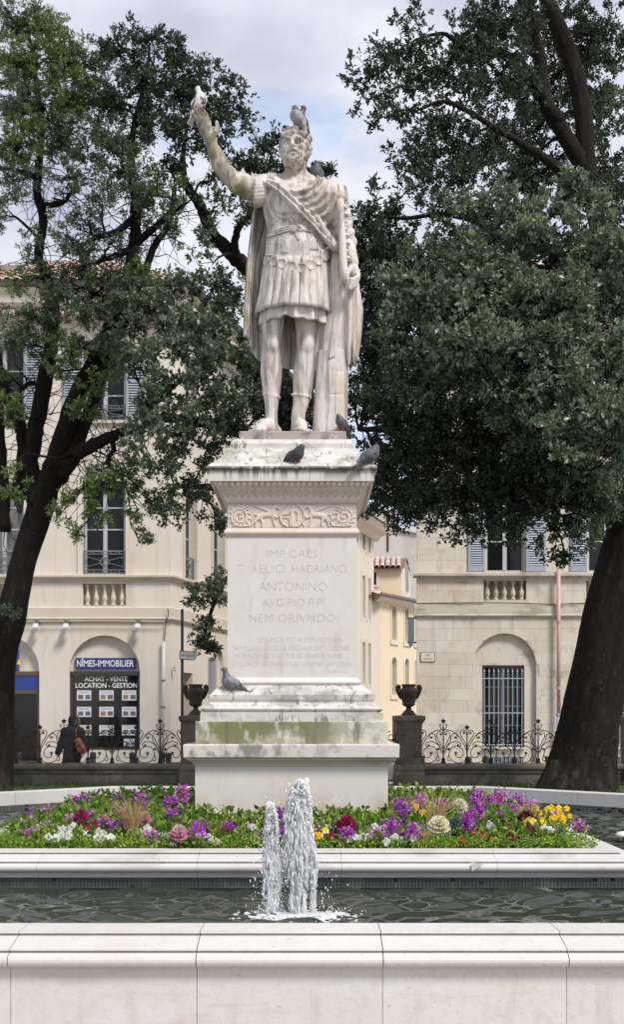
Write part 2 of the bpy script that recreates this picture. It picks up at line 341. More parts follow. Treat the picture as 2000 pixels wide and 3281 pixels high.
M('blue_fascia', (0.02, 0.05, 0.26), 0.4)
M('sign_white', (0.78, 0.78, 0.78), 0.4)
M('sign_yellow', (0.80, 0.55, 0.03), 0.4)
M('sign_red_text', (0.35, 0.08, 0.06), 0.6)
M('sign_dark_text', (0.05, 0.05, 0.06), 0.6)
M('enamel_cream', (0.68, 0.63, 0.55), 0.4)
M('hanging_blue', (0.42, 0.54, 0.62), 0.45)
M('paper', (0.66, 0.70, 0.76), 0.6)
for _i, _c in enumerate([(0.20, 0.15, 0.11), (0.11, 0.13, 0.09), (0.18, 0.10, 0.08), (0.13, 0.13, 0.13), (0.30, 0.20, 0.09), (0.12, 0.14, 0.17)]): M('photo_print_%d' % _i, _c, 0.5)
M('lamp_white', (0.70, 0.70, 0.70), 0.35)
M('bollard_paint', (0.035, 0.036, 0.042), 0.5)
M('post_paint', (0.020, 0.024, 0.024), 0.45)
M('jacket', (0.018, 0.017, 0.019), 0.9, bump=0.2, bscale=60)
M('fur', (0.20, 0.13, 0.08), 0.95, [lay((0.10, 0.06, 0.035), 0.45, 0.6, 40, 0.8)], 0.6, 90)
M('jeans', (0.08, 0.11, 0.16), 0.9, [lay((0.13, 0.16, 0.21), 0.5, 0.65, 8, 0.7)])
M('skin', (0.45, 0.28, 0.20), 0.6)
M('bag_leather', (0.22, 0.065, 0.040), 0.5, [lay((0.14, 0.04, 0.028), 0.5, 0.7, 12, 0.6)])
M('pink_cloth', (0.55, 0.05, 0.18), 0.8)
M('shoe', (0.02, 0.02, 0.02), 0.7)
M('mosaic_tile', (0.075, 0.08, 0.08), 0.3, [lay((0.15, 0.15, 0.145), 0.5, 0.66, 5, 0.7)], rnd=0.5)
M('mosaic_grout', (0.016, 0.016, 0.016), 0.9)
M('pool_floor', (0.025, 0.035, 0.03), 0.6)
M('dropping', (0.72, 0.71, 0.69), 0.9)
M('dead_leaf', (0.16, 0.08, 0.035), 0.9)
def MSET(name, **k):
    b = MT[name].node_tree.nodes['Principled BSDF']
    for a, v in k.items(): b.inputs[a].default_value = v
# ================================================================== ground
def sheet(name, x0, x1, y0, y1, z, mat):
    o = obj(name, [(x0,y0,z),(x1,y0,z),(x1,y1,z),(x0,y1,z)], [(0,1,2,3)], mat); o['kind'] = 'structure'; return o
sheet('ground', -900, 900, -600, 1400, 0.0, MT['ground_gravel'])
LAWN_Z = 0.36
lw = MB(); lw.box(-14, 14, 16.9, 22.62, 0.004, LAWN_Z); o = lw.obj('lawn', MT['lawn_earth']); o['kind'] = 'structure'
sheet('road', -60, 60, 25.2, 26.4, 0.004, MT['asphalt'])
pv = MB(); pv.box(-60, 60, 26.4, 27.96, 0.0, 0.11); o = pv.obj('pavement', MT['pavement']); o['kind'] = 'structure'

# ================================================================== fountain basin (octagon with cut corners)
CX, CY = -0.20, 10.89
AP, HS = 5.41, 2.55          # inner apothem and half length of the four square sides
RIM_Z, WATER_Z = 0.68, 0.43
def seg_frames():
    out = []
    dl = (AP-HS)*math.sqrt(2)/2; dm = (AP+HS)/math.sqrt(2)
    for k in range(8):
        a = -PI/2+k*PI/4; n = Vector((math.cos(a), math.sin(a), 0)); t = Vector((-math.sin(a), math.cos(a), 0))
        ap, h = (AP, HS) if k % 2 == 0 else (dm, dl)
        out.append((Vector((CX, CY, 0))+n*ap, t, n, h))
    return out
SEG = seg_frames(); T8 = math.tan(PI/8)
def arc(cx, cz, r, a0, a1, n): return [(cx+r*math.cos(a0+(a1-a0)*i/n), cz+r*math.sin(a0+(a1-a0)*i/n)) for i in range(n+1)]
COPING = [(0, 0.51), (0, 0.674), (0.006, 0.68), (0.222, 0.68), (0.223, 0.671), (0.203, 0.670), (0.203, 0.662), (0.228, 0.660), (0.376, 0.630), (0.377, 0.623), (0.358, 0.622), (0.358, 0.614), (0.384, 0.6125)] \
    + arc(0.386, 0.583, 0.030, PI/2*0.95, -PI/2*0.95, 7) + [(0.375, 0.558), (0.36, 0.556), (0.355, 0.51)]
WALLP = [(0.30, -0.01), (0.362, -0.01), (0.362, 0.548), (0.359, 0.552), (0.30, 0.552)]
def ring_piece(mb, prof, fr, s0, s1, m0, m1):
    """profile swept from s0 to s1 along a segment; m0/m1: mitred ends"""
    o_, t, n, h = fr; b = len(mb.v); k = len(prof)
    for s, m, sg in ((s0, m0, -1), (s1, m1, 1)):
        for w, z in prof:
            p = o_+t*(s+(sg*w*T8 if m else 0))+n*w; mb.v.append((p.x, p.y, z))
    for i in range(k):
        j = (i+1) % k; mb.f.append((b+i, b+j, b+k+j, b+k+i))
    mb.f.append(tuple(b+i for i in range(k-1, -1, -1))); mb.f.append(tuple(b+k+i for i in range(k)))
basin = thing('fountain_basin', 'octagonal pale stone fountain basin with moulded coping in the foreground', 'fountain basin', (CX, CY, 0))
GAP = 0.0022
jnt = MB()
for k, fr in enumerate(SEG):
    h = fr[3]
    if k == 0: cuts = [-h, -1.955, -1.137, -0.310, 0.513, 1.329, 2.1, h]
    else:
        n_ = max(2, round(2*h/0.82)); cuts = [-h+2*h*i/n_ for i in range(n_+1)]
    for i in range(len(cuts)-1):
        m0, m1 = i == 0, i == len(cuts)-2
        a, b_ = cuts[i]+(0 if m0 else GAP), cuts[i+1]-(0 if m1 else GAP)
        mb = MB(); ring_piece(mb, COPING, fr, a, b_, m0, m1); o = mb.obj('coping_stone', MT['basin_stone'], basin); fixn(o)
        mb = MB(); ring_piece(mb, WALLP, fr, a-0.001, b_+0.001, m0, m1); o = mb.obj('wall_panel', MT['basin_stone'], basin); fixn(o)
    ring_piece(jnt, [(0.03, -0.02), (0.33, -0.02), (0.345, 0.53), (0.37, 0.56), (0.372, 0.60), (0.350, 0.608), (0.195, 0.654), (0.03, 0.665)], fr, -h, h, True, True)
o = jnt.obj('mortar_core', MT['joint'], basin); fixn(o)
inn = MB()
for fr in SEG: ring_piece(inn, [(0.012, -0.02), (0.05, -0.02), (0.05, 0.512), (0.012, 0.512)], fr, -fr[3], fr[3], True, True)
o = inn.obj('pool_lining', MT['mosaic_grout'], basin); fixn(o)
# mosaic on the far walls of the pool
fm = MB(); TP = 0.0255
for k in (3, 4, 5):
    o_, t, n, h = SEG[k]
    for r in range(5):
        for i in range(int(2*h/0.051)):
            s = -h+0.051*i
            if rng.random() < 0.04: continue
            z1 = 0.508-0.0255*r*1.0
            q = [o_+t*s, o_+t*(s+0.046)]
            fm.add([(q[0].x, q[0].y, z1-0.0225), (q[1].x, q[1].y, z1-0.0225), (q[1].x, q[1].y, z1), (q[0].x, q[0].y, z1)], [(0, 1, 2, 3)])
o = fm.obj('far_mosaic', MT['mosaic_tile'], basin); o['kind'] = 'stuff'

# ================================================================== planter in the middle of the pool
PX0, PHW = CX-0.03, 2.49
planter = thing('flower_planter', 'square raised stone planter with moulded rim around the statue pedestal', 'planter', (PX0, CY, 0))
class SQ: pass
SQF = []
for k in range(4):
    a = -PI/2+k*PI/2; n = Vector((math.cos(a), math.sin(a), 0)); t = Vector((-math.sin(a), math.cos(a), 0))
    SQF.append((Vector((PX0, CY, 0))+n*(PHW-0.225), t, n, PHW-0.225))
T8_ = T8; T8 = 1.0
PW = PHW-0.225
for k, fr in enumerate(SQF):
    cuts = [-PW, -1.73, -0.59, 0.44, 1.55, PW] if k == 0 else [-PW, -1.2, 0.0, 1.2, PW]
    for i in range(len(cuts)-1):
        m0, m1 = i == 0, i == len(cuts)-2
        mb = MB(); ring_piece(mb, COPING, fr, cuts[i]+(0 if m0 else 0.0012), cuts[i+1]-(0 if m1 else 0.0012), m0, m1)
        fixn(mb.obj('coping_stone', MT['planter_stone'], planter))
core = MB()
for fr in SQF: ring_piece(core, [(0.01, -0.02), (0.352, -0.02), (0.352, 0.556), (0.372, 0.58), (0.350, 0.606), (0.195, 0.654), (0.01, 0.664)], fr, -PW, PW, True, True)
fixn(core.obj('planter_wall', MT['mosaic_grout'], planter))
T8 = T8_
# mosaic tiles on the planter's front wall, one by one; the outer ones are joined
TY = CY-PW-0.352
tb = cbox(-0.0112, 0.0112, -0.003, 0.004, -0.0112, 0.0112, 0.0012); tile_me = tb.mesh('mosaic_tile', MT['mosaic_tile'])
rest = MB(); cnt = 0
for r in range(5):
    z = 0.545-TP*r
    for i in range(int(5.2/TP)):
        x = PX0-2.6+TP*(i+0.5)
        if rng.random() < 0.012: continue
        jx, jz = rng.normal(0, 0.0005, 2)
        if abs(x-0.0) < 1.95 and r < 2 and cnt < 300:
            inst('mosaic_tile', tile_me, (x+jx, TY, z+jz), planter, (0, rng.normal(0, 0.01), 0)); cnt += 1
        else:
            rest.add([(a+x+jx, b+TY, c+z+jz) for a, b, c in tb.v], tb.f)
o = rest.obj('mosaic_tiles', MT['mosaic_tile'], planter); o['kind'] = 'stuff'
# chipped corner on the rim's roll
chip = MB(); cxp = PX(1525, CY-PW-0.42); czp = 0.60
chip.add([(cxp-0.035, TY-0.074, czp+0.03), (cxp+0.055, TY-0.073, czp+0.012), (cxp-0.028, TY-0.074, czp-0.036)], [(0, 2, 1)])
chip.obj('chip_patch', MT['slab_stone'], planter)
# soil, mounded towards the pedestal
sg = 24; sv = []; sf = []
for j in range(sg+1):
    for i in range(sg+1):
        x = -PW+2*PW*i/sg; y = -PW+2*PW*j/sg
        m_ = 1-max(abs(x), abs(y))/PW
        sv.append((PX0+x, CY+y, 0.655+0.11*min(1, m_*2.2)**0.8+rng.normal(0, 0.008)))
for j in range(sg):
    for i in range(sg): a = j*(sg+1)+i; sf.append((a, a+1, a+sg+2, a+sg+1))
obj('soil_bed', sv, sf, MT['soil'], planter, True)
def soil_z(x, y):
    m_ = 1-max(abs(x-PX0), abs(y-CY))/PW
    return 0.655+0.11*min(1, max(0, m_)*2.2)**0.8

# ================================================================== water
NW = 500; WX = np.linspace(CX-5.6, CX+5.6, NW); WY = np.linspace(CY-5.45, CY+5.45, NW)
GX, GY = np.meshgrid(WX, WY)
wz = np.zeros_like(GX)
wxp = GX+0.10*np.sin(GY*2.3+0.7)+0.07*np.sin(GX*3.1+GY*1.7); wyp = GY+0.09*np.sin(GX*2.1+1.1)+0.06*np.sin(GX*1.3-GY*2.9)
for i in range(30):
    lam = 0.125*3.1**rng.random(); k = 2*PI/lam; an = rng.normal(PI/2, 0.50); ph = rng.random()*7
    wz += 0.0104*lam*np.sin(k*(math.cos(an)*wxp+math.sin(an)*wyp)+ph+1.2*np.sin(GX*2.3+i)+0.8*np.sin(GX*5.1+i*2))
JX, JY = -0.075, 7.12
for jx, jy in ((JX+0.03, JY), (JX-0.2, JY-0.02)):
    rr = np.hypot(GX-jx, GY-jy); wz += 0.0075*np.exp(-rr/0.8)*np.sin(rr*2*PI/0.15)*np.clip(rr/0.15, 0, 1)
wv = np.stack([GX, GY, WATER_Z+wz], -1).reshape(-1, 3)
idx = np.arange(NW*NW).reshape(NW, NW)
q = np.stack([idx[:-1, :-1], idx[:-1, 1:], idx[1:, 1:], idx[1:, :-1]], -1).reshape(-1, 4)
cxq = wv[q].mean(1); ax = np.abs(cxq[:, 0]-CX); ay = np.abs(cxq[:, 1]-CY)
keep = (ax < AP+0.02) & (ay < AP+0.02) & (ax+ay < AP+HS+0.02) & ~((np.abs(cxq[:, 0]-PX0) < PW+0.33) & (ay < PW+0.33))
used = np.unique(q[keep]); remap = -np.ones(NW*NW, int); remap[used] = np.arange(len(used))
water = M('water', (0.032, 0.040, 0.027), 0.02, spec=0.5, bump=0.02, bscale=26, bstretch=(0.7, 1, 1))
MSET('water', IOR=1.46)
o = obj('pool_water', wv[used], remap[q[keep]], water, None, True); o['kind'] = 'structure'; o.name = 'water'

# ================================================================== pedestal
XP, YP = -0.178, 10.89
def pp(hp, y):
    hw = hp*YP/(F+hp); return (hw, PZ(y, YP-hw))
pedestal = thing('statue_pedestal', 'tall carved stone pedestal with griffin frieze and latin inscription carrying the statue', 'pedestal', (XP, YP, 0.6))
def stone(name, prof, mat, smooth=False):
    mb = MB(); pr = [pp(*p) if not isinstance(p[0], str) else p[1:] for p in prof]; mb.sqlathe(pr, XP, YP)
    return mb.obj(name, MT[mat], pedestal, smooth)
def curve2(p0, p1, bulge, n=6):
    """profile points from p0 to p1 with sideways bulge in half-width pixels"""
    return [(p0[0]+(p1[0]-p0[0])*i/n+bulge*math.sin(PI*i/n), p0[1]+(p1[1]-p0[1])*i/n) for i in range(n+1)]
stone('foot_course', [(322, 2690), (322, 2606), (319, 2603)], 'pedestal_stone')
stone('base_die', [(309, 2603), (309, 2455)], 'pedestal_stone')
stone('base_moulding', [(311, 2454), (311, 2450)]+curve2((312, 2450), (333, 2434), -3)+[(336, 2434), (337, 2429)], 'trim_cream')
stone('base_slab', [(343, 2428), (346, 2425), (347, 2388), (345, 2384)], 'slab_stone')
stone('mossy_block', [(308, 2384), (308, 2313), (306, 2311)], 'mossy_stone')
stone('plinth_course', [(293, 2311), (293, 2284), (291, 2282)], 'weathered_stone')
stone('torus_course', [(280, 2282)]+curve2((284, 2281), (284, 2261), 9, 8)+[(279, 2260)], 'weathered_stone')
stone('scotia_course', [(272, 2260)]+curve2((270, 2259), (264, 2243), -5)+[(265, 2242), (265, 2238)], 'weathered_stone')
stone('reversed_cyma_course', [(266, 2238), (266, 2226), (262, 2224)]+curve2((258, 2223), (226, 2197), 5)+[(221, 2195)], 'weathered_stone')
stone('upper_torus_course', [(215, 2195)]+curve2((217, 2194), (217, 2178), 5, 8)+[(214, 2176)]+curve2((213, 2176), (208, 2166), -2), 'pedestal_stone')
stone('inscribed_shaft', [(207, 2166), (207, 1719)], 'pedestal_stone')
stone('astragal_course', [(210, 1719), (211, 1715)]+curve2((213, 1714), (214, 1697), 4, 6)+[(211, 1695), (210, 1691)], 'relief_stone')
stone('frieze_block', [(207, 1691), (207, 1616)], 'relief_stone')
stone('bead_course', [(210, 1616), (211, 1609), (214, 1608), (214, 1603), (217, 1602), (217, 1598)], 'relief_stone')
stone('leaf_cyma_course', [(216, 1598)]+curve2((217, 1596), (238, 1566), -4)+[(241, 1564), (242, 1558)], 'relief_stone')
stone('egg_course', [(243, 1558)]+curve2((244, 1556), (254, 1542), 1)+[(256, 1541)], 'relief_stone')
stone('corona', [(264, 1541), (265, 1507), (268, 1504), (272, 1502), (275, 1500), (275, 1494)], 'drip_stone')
stone('cavetto_course', [(273, 1494)]+curve2((268, 1491), (207, 1440), -9, 8)+[(205, 1436)], 'weathered_stone')
stone('cap_course', [(198, 1437), (198, 1421), (193, 1417), (187, 1410), (185, 1408)], 'weathered_stone')
PLX, PLY, PLZ = pp(174, 1407)[0], 0.37, 4.262
pz0 = pp(185, 1408)[1]
# -------- carved frieze: height field drawn with strokes (zoom pixel units)
def relief(x0, x1, y0, y1, strokes, step, H, toworld, name, mat, parent):
    nx = int((x1-x0)/step)+1; ny = int((y1-y0)/step)+1
    gx, gy = np.meshgrid(np.linspace(x0, x1, nx), np.linspace(y0, y1, ny)); hgt = np.zeros_like(gx)
    for pts, r, hh in strokes:
        for i in range(len(pts)-1):
            ax_, ay_ = pts[i][:2]; bx_, by_ = pts[i+1][:2]
            ra = pts[i][2] if len(pts[i]) > 2 else r; rb = pts[i+1][2] if len(pts[i+1]) > 2 else r
            dx, dy = bx_-ax_, by_-ay_; l2 = dx*dx+dy*dy+1e-9
            tt = np.clip(((gx-ax_)*dx+(gy-ay_)*dy)/l2, 0, 1)
            d = np.hypot(gx-ax_-tt*dx, gy-ay_-tt*dy)/(ra+(rb-ra)*tt)
            hgt = np.maximum(hgt, hh*np.sqrt(np.clip(1-d*d, 0, 1)))
    ed = np.minimum.reduce([gx-x0, x1-gx, gy-y0, y1-gy]); hgt *= np.clip(ed/(2*step), 0, 1)
    v = toworld(gx, gy, hgt*H).reshape(-1, 3); ii = np.arange(nx*ny).reshape(ny, nx)
    f = np.stack([ii[:-1, :-1], ii[1:, :-1], ii[1:, 1:], ii[:-1, 1:]], -1).reshape(-1, 4)
    return obj(name, v, f, mat, parent, True)
def spiral(cx, cy, r0, r1, a0, turns, sgn, n=40):
    return [(cx+(r0+(r1-r0)*i/n)*math.cos(a0+sgn*turns*2*PI*i/n), cy+(r0+(r1-r0)*i/n)*math.sin(a0+sgn*turns*2*PI*i/n)) for i in range(n+1)]
ST = []
def both(pts, r, h=1.0):
    ST.append((pts, r, h)); ST.append(([(1438-p[0],)+tuple(p[1:]) for p in pts], r, h))
both(spiral(315, 765, 76, 8, PI*0.45, 2.1, 1), 7); both(spiral(315, 765, 60, 40, 0.2, 0.8, 1), 10, 0.6)
for k in range(13):
    a = k*0.48; both([(315+58*math.cos(a), 765+58*math.sin(a)), (315+84*math.cos(a+0.25), 765+84*math.sin(a+0.25))], 6, 0.7)
both([(262, 832), (330, 838), (400, 835), (430, 800), (440, 770)], 6); both([(315, 765), (316, 766)], 12, 1.0)
both([(330, 700), (365, 690), (380, 676)], 8, 0.8); both([(240, 690), (262, 710), (255, 740)], 7, 0.7)
both([(465, 765, 24), (515, 752, 20), (565, 748, 25)], 20); both([(565, 745, 20), (575, 710, 14), (588, 688, 13)], 14)
both([(588, 686), (612, 698), (616, 706)], 6); both([(575, 678), (570, 668)], 4)
for k in range(6): both([(548, 735-k*2), (500-k*6, 705-k*3), (415+k*16, 676+k*7)], 7, 0.75)
both([(578, 762, 10), (605, 775, 7), (626, 745, 5)], 7); both([(570, 772, 9), (578, 805, 6), (590, 838, 6)], 7)
both([(462, 775, 15), (440, 800, 9), (432, 840, 6)], 8); both([(478, 782, 12), (490, 810, 8), (486, 840, 6)], 8)
both([(448, 755), (425, 745), (415, 770), (405, 800)], 4, 0.8)
ST.append((spiral(719, 757, 94, 94, 0, 1, 1), 7, 1.0))
ST.append(([(722, 690, 11), (724, 692, 11)], 11, 1.0)); ST.append(([(720, 712, 15), (718, 770, 19), (716, 836, 22)], 18, 1.0))
ST.append(([(735, 715), (765, 735), (760, 790)], 6, 0.8)); ST.append(([(705, 715), (690, 745), (655, 750)], 6, 0.8)); ST.append(([(700, 780), (703, 836)], 7, 0.9)); ST.append(([(650, 775), (695, 772)], 4, 0.6))
for xx in (640, 800): ST.append(([(xx, 815), (xx+12, 835)], 8, 0.7))
FHW = pp(207, 1650)[0]; FY = YP-FHW
def fr_world(gx, gy, h):
    sx = 640+gx*0.4128; sy = 1340+gy*0.4128; X = XP+((gx-719)*0.4128)*FY/F
    return np.stack([X, FY-0.002-h, EYE-(sy-HOR)*FY/F], -1)
relief(222, 1216, 670, 846, ST, 2.0, 0.015, fr_world, 'griffin_relief', MT['relief_stone'], pedestal)
# -------- eggs, leaves and beads of the cornice
eg = MB(); eg.lathe([(0.001, -0.024), (0.010, -0.020), (0.0165, -0.006), (0.0165, 0.008), (0.010, 0.019), (0.001, 0.022)], n=10)
rim_ = MB(); rim_.tube([(0.023*math.sin(a), -0.001, 0.002-0.027*math.cos(a)) for a in np.linspace(-2.4, 2.4, 11)], 0.0042, 5)
eg.add(rim_.v, rim_.f)
egg_me = eg.mesh('egg', MT['relief_stone'], True)
ehw, ez = pp(250, 1549); eg_n = 25; lw_ = 2*ehw-0.06
for side in range(3):
    for i in range(eg_n):
        s = -lw_/2+lw_*(i+0.5)/eg_n
        loc = [(XP+s, YP-ehw-0.006, ez), (XP+ehw+0.006, YP+s, ez), (XP-ehw-0.006, YP+s, ez)][side]
        inst('egg', egg_me, loc, pedestal, (0, 0, [0, PI/2, -PI/2][side]))
lf = MB(); lhw0, lz0 = pp(217, 1596); lhw1, lz1 = pp(238, 1566)
for i in range(19):
    s = -lhw0+2*lhw0*(i+0.5)/19
    for j, (da, ln) in enumerate(((-0.75, 0.6), (-0.38, 0.85), (0, 1.0), (0.38, 0.85), (0.75, 0.6))):
        tx = s+math.sin(da)*0.030; tz = lz0+(lz1-lz0)*ln*0.95; th = lhw0+(lhw1-lhw0)*ln**1.6*0.95
        lf.tube([(XP+s*1.0, YP-lhw0-0.002, lz0+0.008), (XP+(s+tx)/2, YP-(lhw0+th)/2+0.006, (lz0+tz)/2), (XP+tx*1.03, YP-th, tz)], [0.004, 0.008, 0.003], 5)
lf.obj('leaf_carving', MT['relief_stone'], pedestal, True)
bd = MB(); bhw, bz = pp(212, 1611)
for i in range(64):
    s = -bhw+2*bhw*(i+0.5)/64; bd.tube([(XP+s-0.005, YP-bhw-0.004, bz-0.008), (XP+s+0.005, YP-bhw-0.004, bz+0.008)], 0.006, 5)
bd.obj('bead_carving', MT['relief_stone'], pedestal, True)

# ================================================================== lettering
def text(name, s, mat, x0, x1, z0, z1, y, parent, offset=0.0, thick=0.0, frame=None):
    """letters fitted between x0..x1 and z0..z1 on a wall facing the camera at depth y"""
    cu = bpy.data.curves.new(name, 'FONT'); cu.body = s; cu.size = 1.0; cu.offset = offset; cu.extrude = 0.0; cu.resolution_u = 3
    to = bpy.data.objects.new(name+'_tmp', cu); C.objects.link(to)
    dg = bpy.context.evaluated_depsgraph_get(); me = bpy.data.meshes.new_from_object(to.evaluated_get(dg))
    C.objects.unlink(to); bpy.data.objects.remove(to); bpy.data.curves.remove(cu)
    v = np.empty(len(me.vertices)*3, np.float32); me.vertices.foreach_get('co', v); v = v.reshape(-1, 3)
    lo, hi = v.min(0), v.max(0)
    out = np.empty_like(v); out[:, 0] = x0+(v[:, 0]-lo[0])/(hi[0]-lo[0])*(x1-x0); out[:, 1] = y; out[:, 2] = z0+(v[:, 1]-lo[1])/(hi[1]-lo[1])*(z1-z0)
    if frame: out = np.array([frame(p) for p in out], np.float32)
    org = out.mean(0); me.vertices.foreach_set('co', (out-org).ravel()); me.materials.clear(); me.materials.append(mat); me.update()
    o = bpy.data.objects.new(name, me); return link(o, parent, tuple(float(a) for a in org))
shaft_y = YP-pp(207, 1900)[0]-0.0015
def engr(s, xa, xb, ya, yb, mat='engraved', off=-0.024):
    text('inscription', s, MT[mat], PX(xa, shaft_y), PX(xb, shaft_y), PZ(yb, shaft_y), PZ(ya, shaft_y), shaft_y, pedestal, off)
engr('IMP·CAES·', 856, 1026, 1762, 1785)
engr('T', 762, 782, 1810, 1833); engr('ELIO', 832, 912, 1809, 1834); engr('HADRIANO', 936, 1110, 1809, 1834); engr('·A', 795, 826, 1810, 1833, 'engraved_faint', -0.024)
engr('ANTONINO', 830, 1047, 1865, 1892)
engr('AVG·PIO·P·P', 840, 1032, 1918, 1942)
engr('NEM·ORIVNDO', 798, 1075, 1967, 1992)
engr('LE NIMOIS EST A DEMI ROMAIN', 826, 1094, 2041, 2056, 'engraved_faint', -0.018)
engr('SA VILLE FUT AUSSI LA VILLE AUX SEPT COLLINES', 747, 1122, 2068, 2083, 'engraved_faint', -0.018)
engr('UN BEAU SOLEIL Y LUIT SUR DE GRANDES RUINES', 747, 1099, 2093, 2107, 'engraved_faint', -0.018)
engr('ET L\'UN DE SES ENFANTS SE NOMMAIT ANTONIN', 746, 1126, 2119, 2134, 'engraved_faint', -0.018)
engr('J. REBOUL', 1035, 1112, 2146, 2158, 'engraved_faint', -0.018)
# droppings and leaf litter on the ledges
def litter(hp0, hp1, y, n, seed, mat, name, sz=0.0065):
    r = np.random.default_rng(seed); mb = MB(); h0, z = pp(hp0, y); h1 = pp(hp1, y)[0]
    for i in range(n):
        x = XP+r.uniform(-h0, h0); yy = YP-r.uniform(h1, h0)+0.004; a = sz*r.uniform(0.4, 1.5); an = r.random()*6
        p = [(x+a*math.cos(an+q), yy+a*0.8*math.sin(an+q), z+0.001) for q in (0, 2.1, 4.2)]
        mb.add(p+[(x, yy, z+a*r.uniform(0.2, 0.7))], [(0, 1, 3), (1, 2, 3), (2, 0, 3)])
    return mb.obj(name, MT[mat], pedestal)
for args in ((346, 312, 2384, 200, 1, 'dropping', 'bird_droppings'), (346, 312, 2384, 120, 2, 'dead_leaf', 'leaf_litter'), (308, 295, 2311, 120, 3, 'dropping', 'bird_droppings'),
             (292, 268, 2260, 90, 4, 'dead_leaf', 'leaf_litter'), (275, 262, 1493, 60, 5, 'dropping', 'bird_droppings')):
    tag(litter(*args), kind='stuff')
# ================================================================== facades
def arch_pts(u0, u1, v1, n=14):
    """points of a half-round arch from right spring to left spring, crown at v1"""
    r = (u1-u0)/2; c = (u0+u1)/2
    return [(c+r*math.cos(PI*i/n), v1-r+r*math.sin(PI*i/n)) for i in range(n+1)]
def facade(mb, T, u0, u1, v0, v1, ops, depth=0.25):
    """wall sheet with openings (ua, ub, va, vb, arch, depth) and their reveals; T(u, v, w), w outward"""
    us = sorted(set([u0, u1]+[x for o in ops for x in o[:2]])); vs = sorted(set([v0, v1]+[x for o in ops for x in o[2:4]]+[o[3]-(o[1]-o[0])/2 for o in ops if o[4]]))
    us = [u for u in us if u0 <= u <= u1]; vs = [v for v in vs if v0 <= v <= v1]
    for i in range(len(us)-1):
        for j in range(len(vs)-1):
            cu, cv = (us[i]+us[i+1])/2, (vs[j]+vs[j+1])/2
            if any(o[0] < cu < o[1] and o[2] < cv < o[3] for o in ops): continue
            mb.add([T(us[i], vs[j], 0), T(us[i+1], vs[j], 0), T(us[i+1], vs[j+1], 0), T(us[i], vs[j+1], 0)], [(0, 1, 2, 3)])
    for o in ops:
        ua, ub, va, vb, ar = o[:5]; d = o[5] if len(o) > 5 else depth
        ua_, ub_ = max(ua, u0), min(ub, u1)
        if ar:
            ap = arch_pts(ua, ub, vb); sp = vb-(ub-ua)/2
            for k in range(len(ap)-1):
                (xa, za), (xb, zb) = ap[k], ap[k+1]
                mb.add([T(xb, zb, 0), T(xa, za, 0), T(xa, vb, 0), T(xb, vb, 0)], [(0, 1, 2, 3)])
                mb.add([T(xa, za, 0), T(xb, zb, 0), T(xb, zb, -d), T(xa, za, -d)], [(0, 1, 2, 3)])
        else:
            sp = vb; mb.add([T(ub_, vb, 0), T(ua_, vb, 0), T(ua_, vb, -d), T(ub_, vb, -d)], [(0, 1, 2, 3)])
        mb.add([T(ua, sp, 0), T(ua, va, 0), T(ua, va, -d), T(ua, sp, -d)], [(0, 1, 2, 3)])
        mb.add([T(ub, va, 0), T(ub, sp, 0), T(ub, sp, -d), T(ub, va, -d)], [(0, 1, 2, 3)])
        mb.add([T(ua_, va, 0), T(ub_, va, 0), T(ub_, va, -d), T(ua_, va, -d)], [(0, 1, 2, 3)])
def tbox(mb, T, u0, u1, v0, v1, w0, w1):
    return mb.prism([(u0, v0), (u1, v0), (u1, v1), (u0, v1)], T, w0, w1)
def tb_obj(name, T, u0, u1, v0, v1, w0, w1, mat, parent):
    m = MB(); tbox(m, T, u0, u1, v0, v1, w0, w1); return fixn(m.obj(name, MT[mat], parent))
def course(name, T, u0, u1, prof, mat, parent):
    """horizontal moulding: profile (w, v) swept along u"""
    m = MB(); n = len(prof)
    for u in (u0, u1):
        for w, v in prof: m.v.append(tuple(T(u, v, w)))
    for i in range(n): j = (i+1) % n; m.f.append((i, j, n+j, n+i))
    m.f.append(tuple(range(n))); m.f.append(tuple(range(2*n-1, n-1, -1)))
    return fixn(m.obj(name, MT[mat], parent))
BAL = [(0.058, 0.0), (0.058, 0.03), (0.040, 0.035), (0.034, 0.06), (0.052, 0.10), (0.066, 0.16), (0.062, 0.20), (0.040, 0.27), (0.030, 0.34), (0.029, 0.39), (0.040, 0.41), (0.040, 0.425), (0.032, 0.43), (0.056, 0.445), (0.056, 0.48)]
def baluster_mesh(h, mat):
    k = h/0.48; m = MB(); m.lathe([(r, z*k) for r, z in BAL], n=14); return m.mesh('baluster', MT[mat], True)
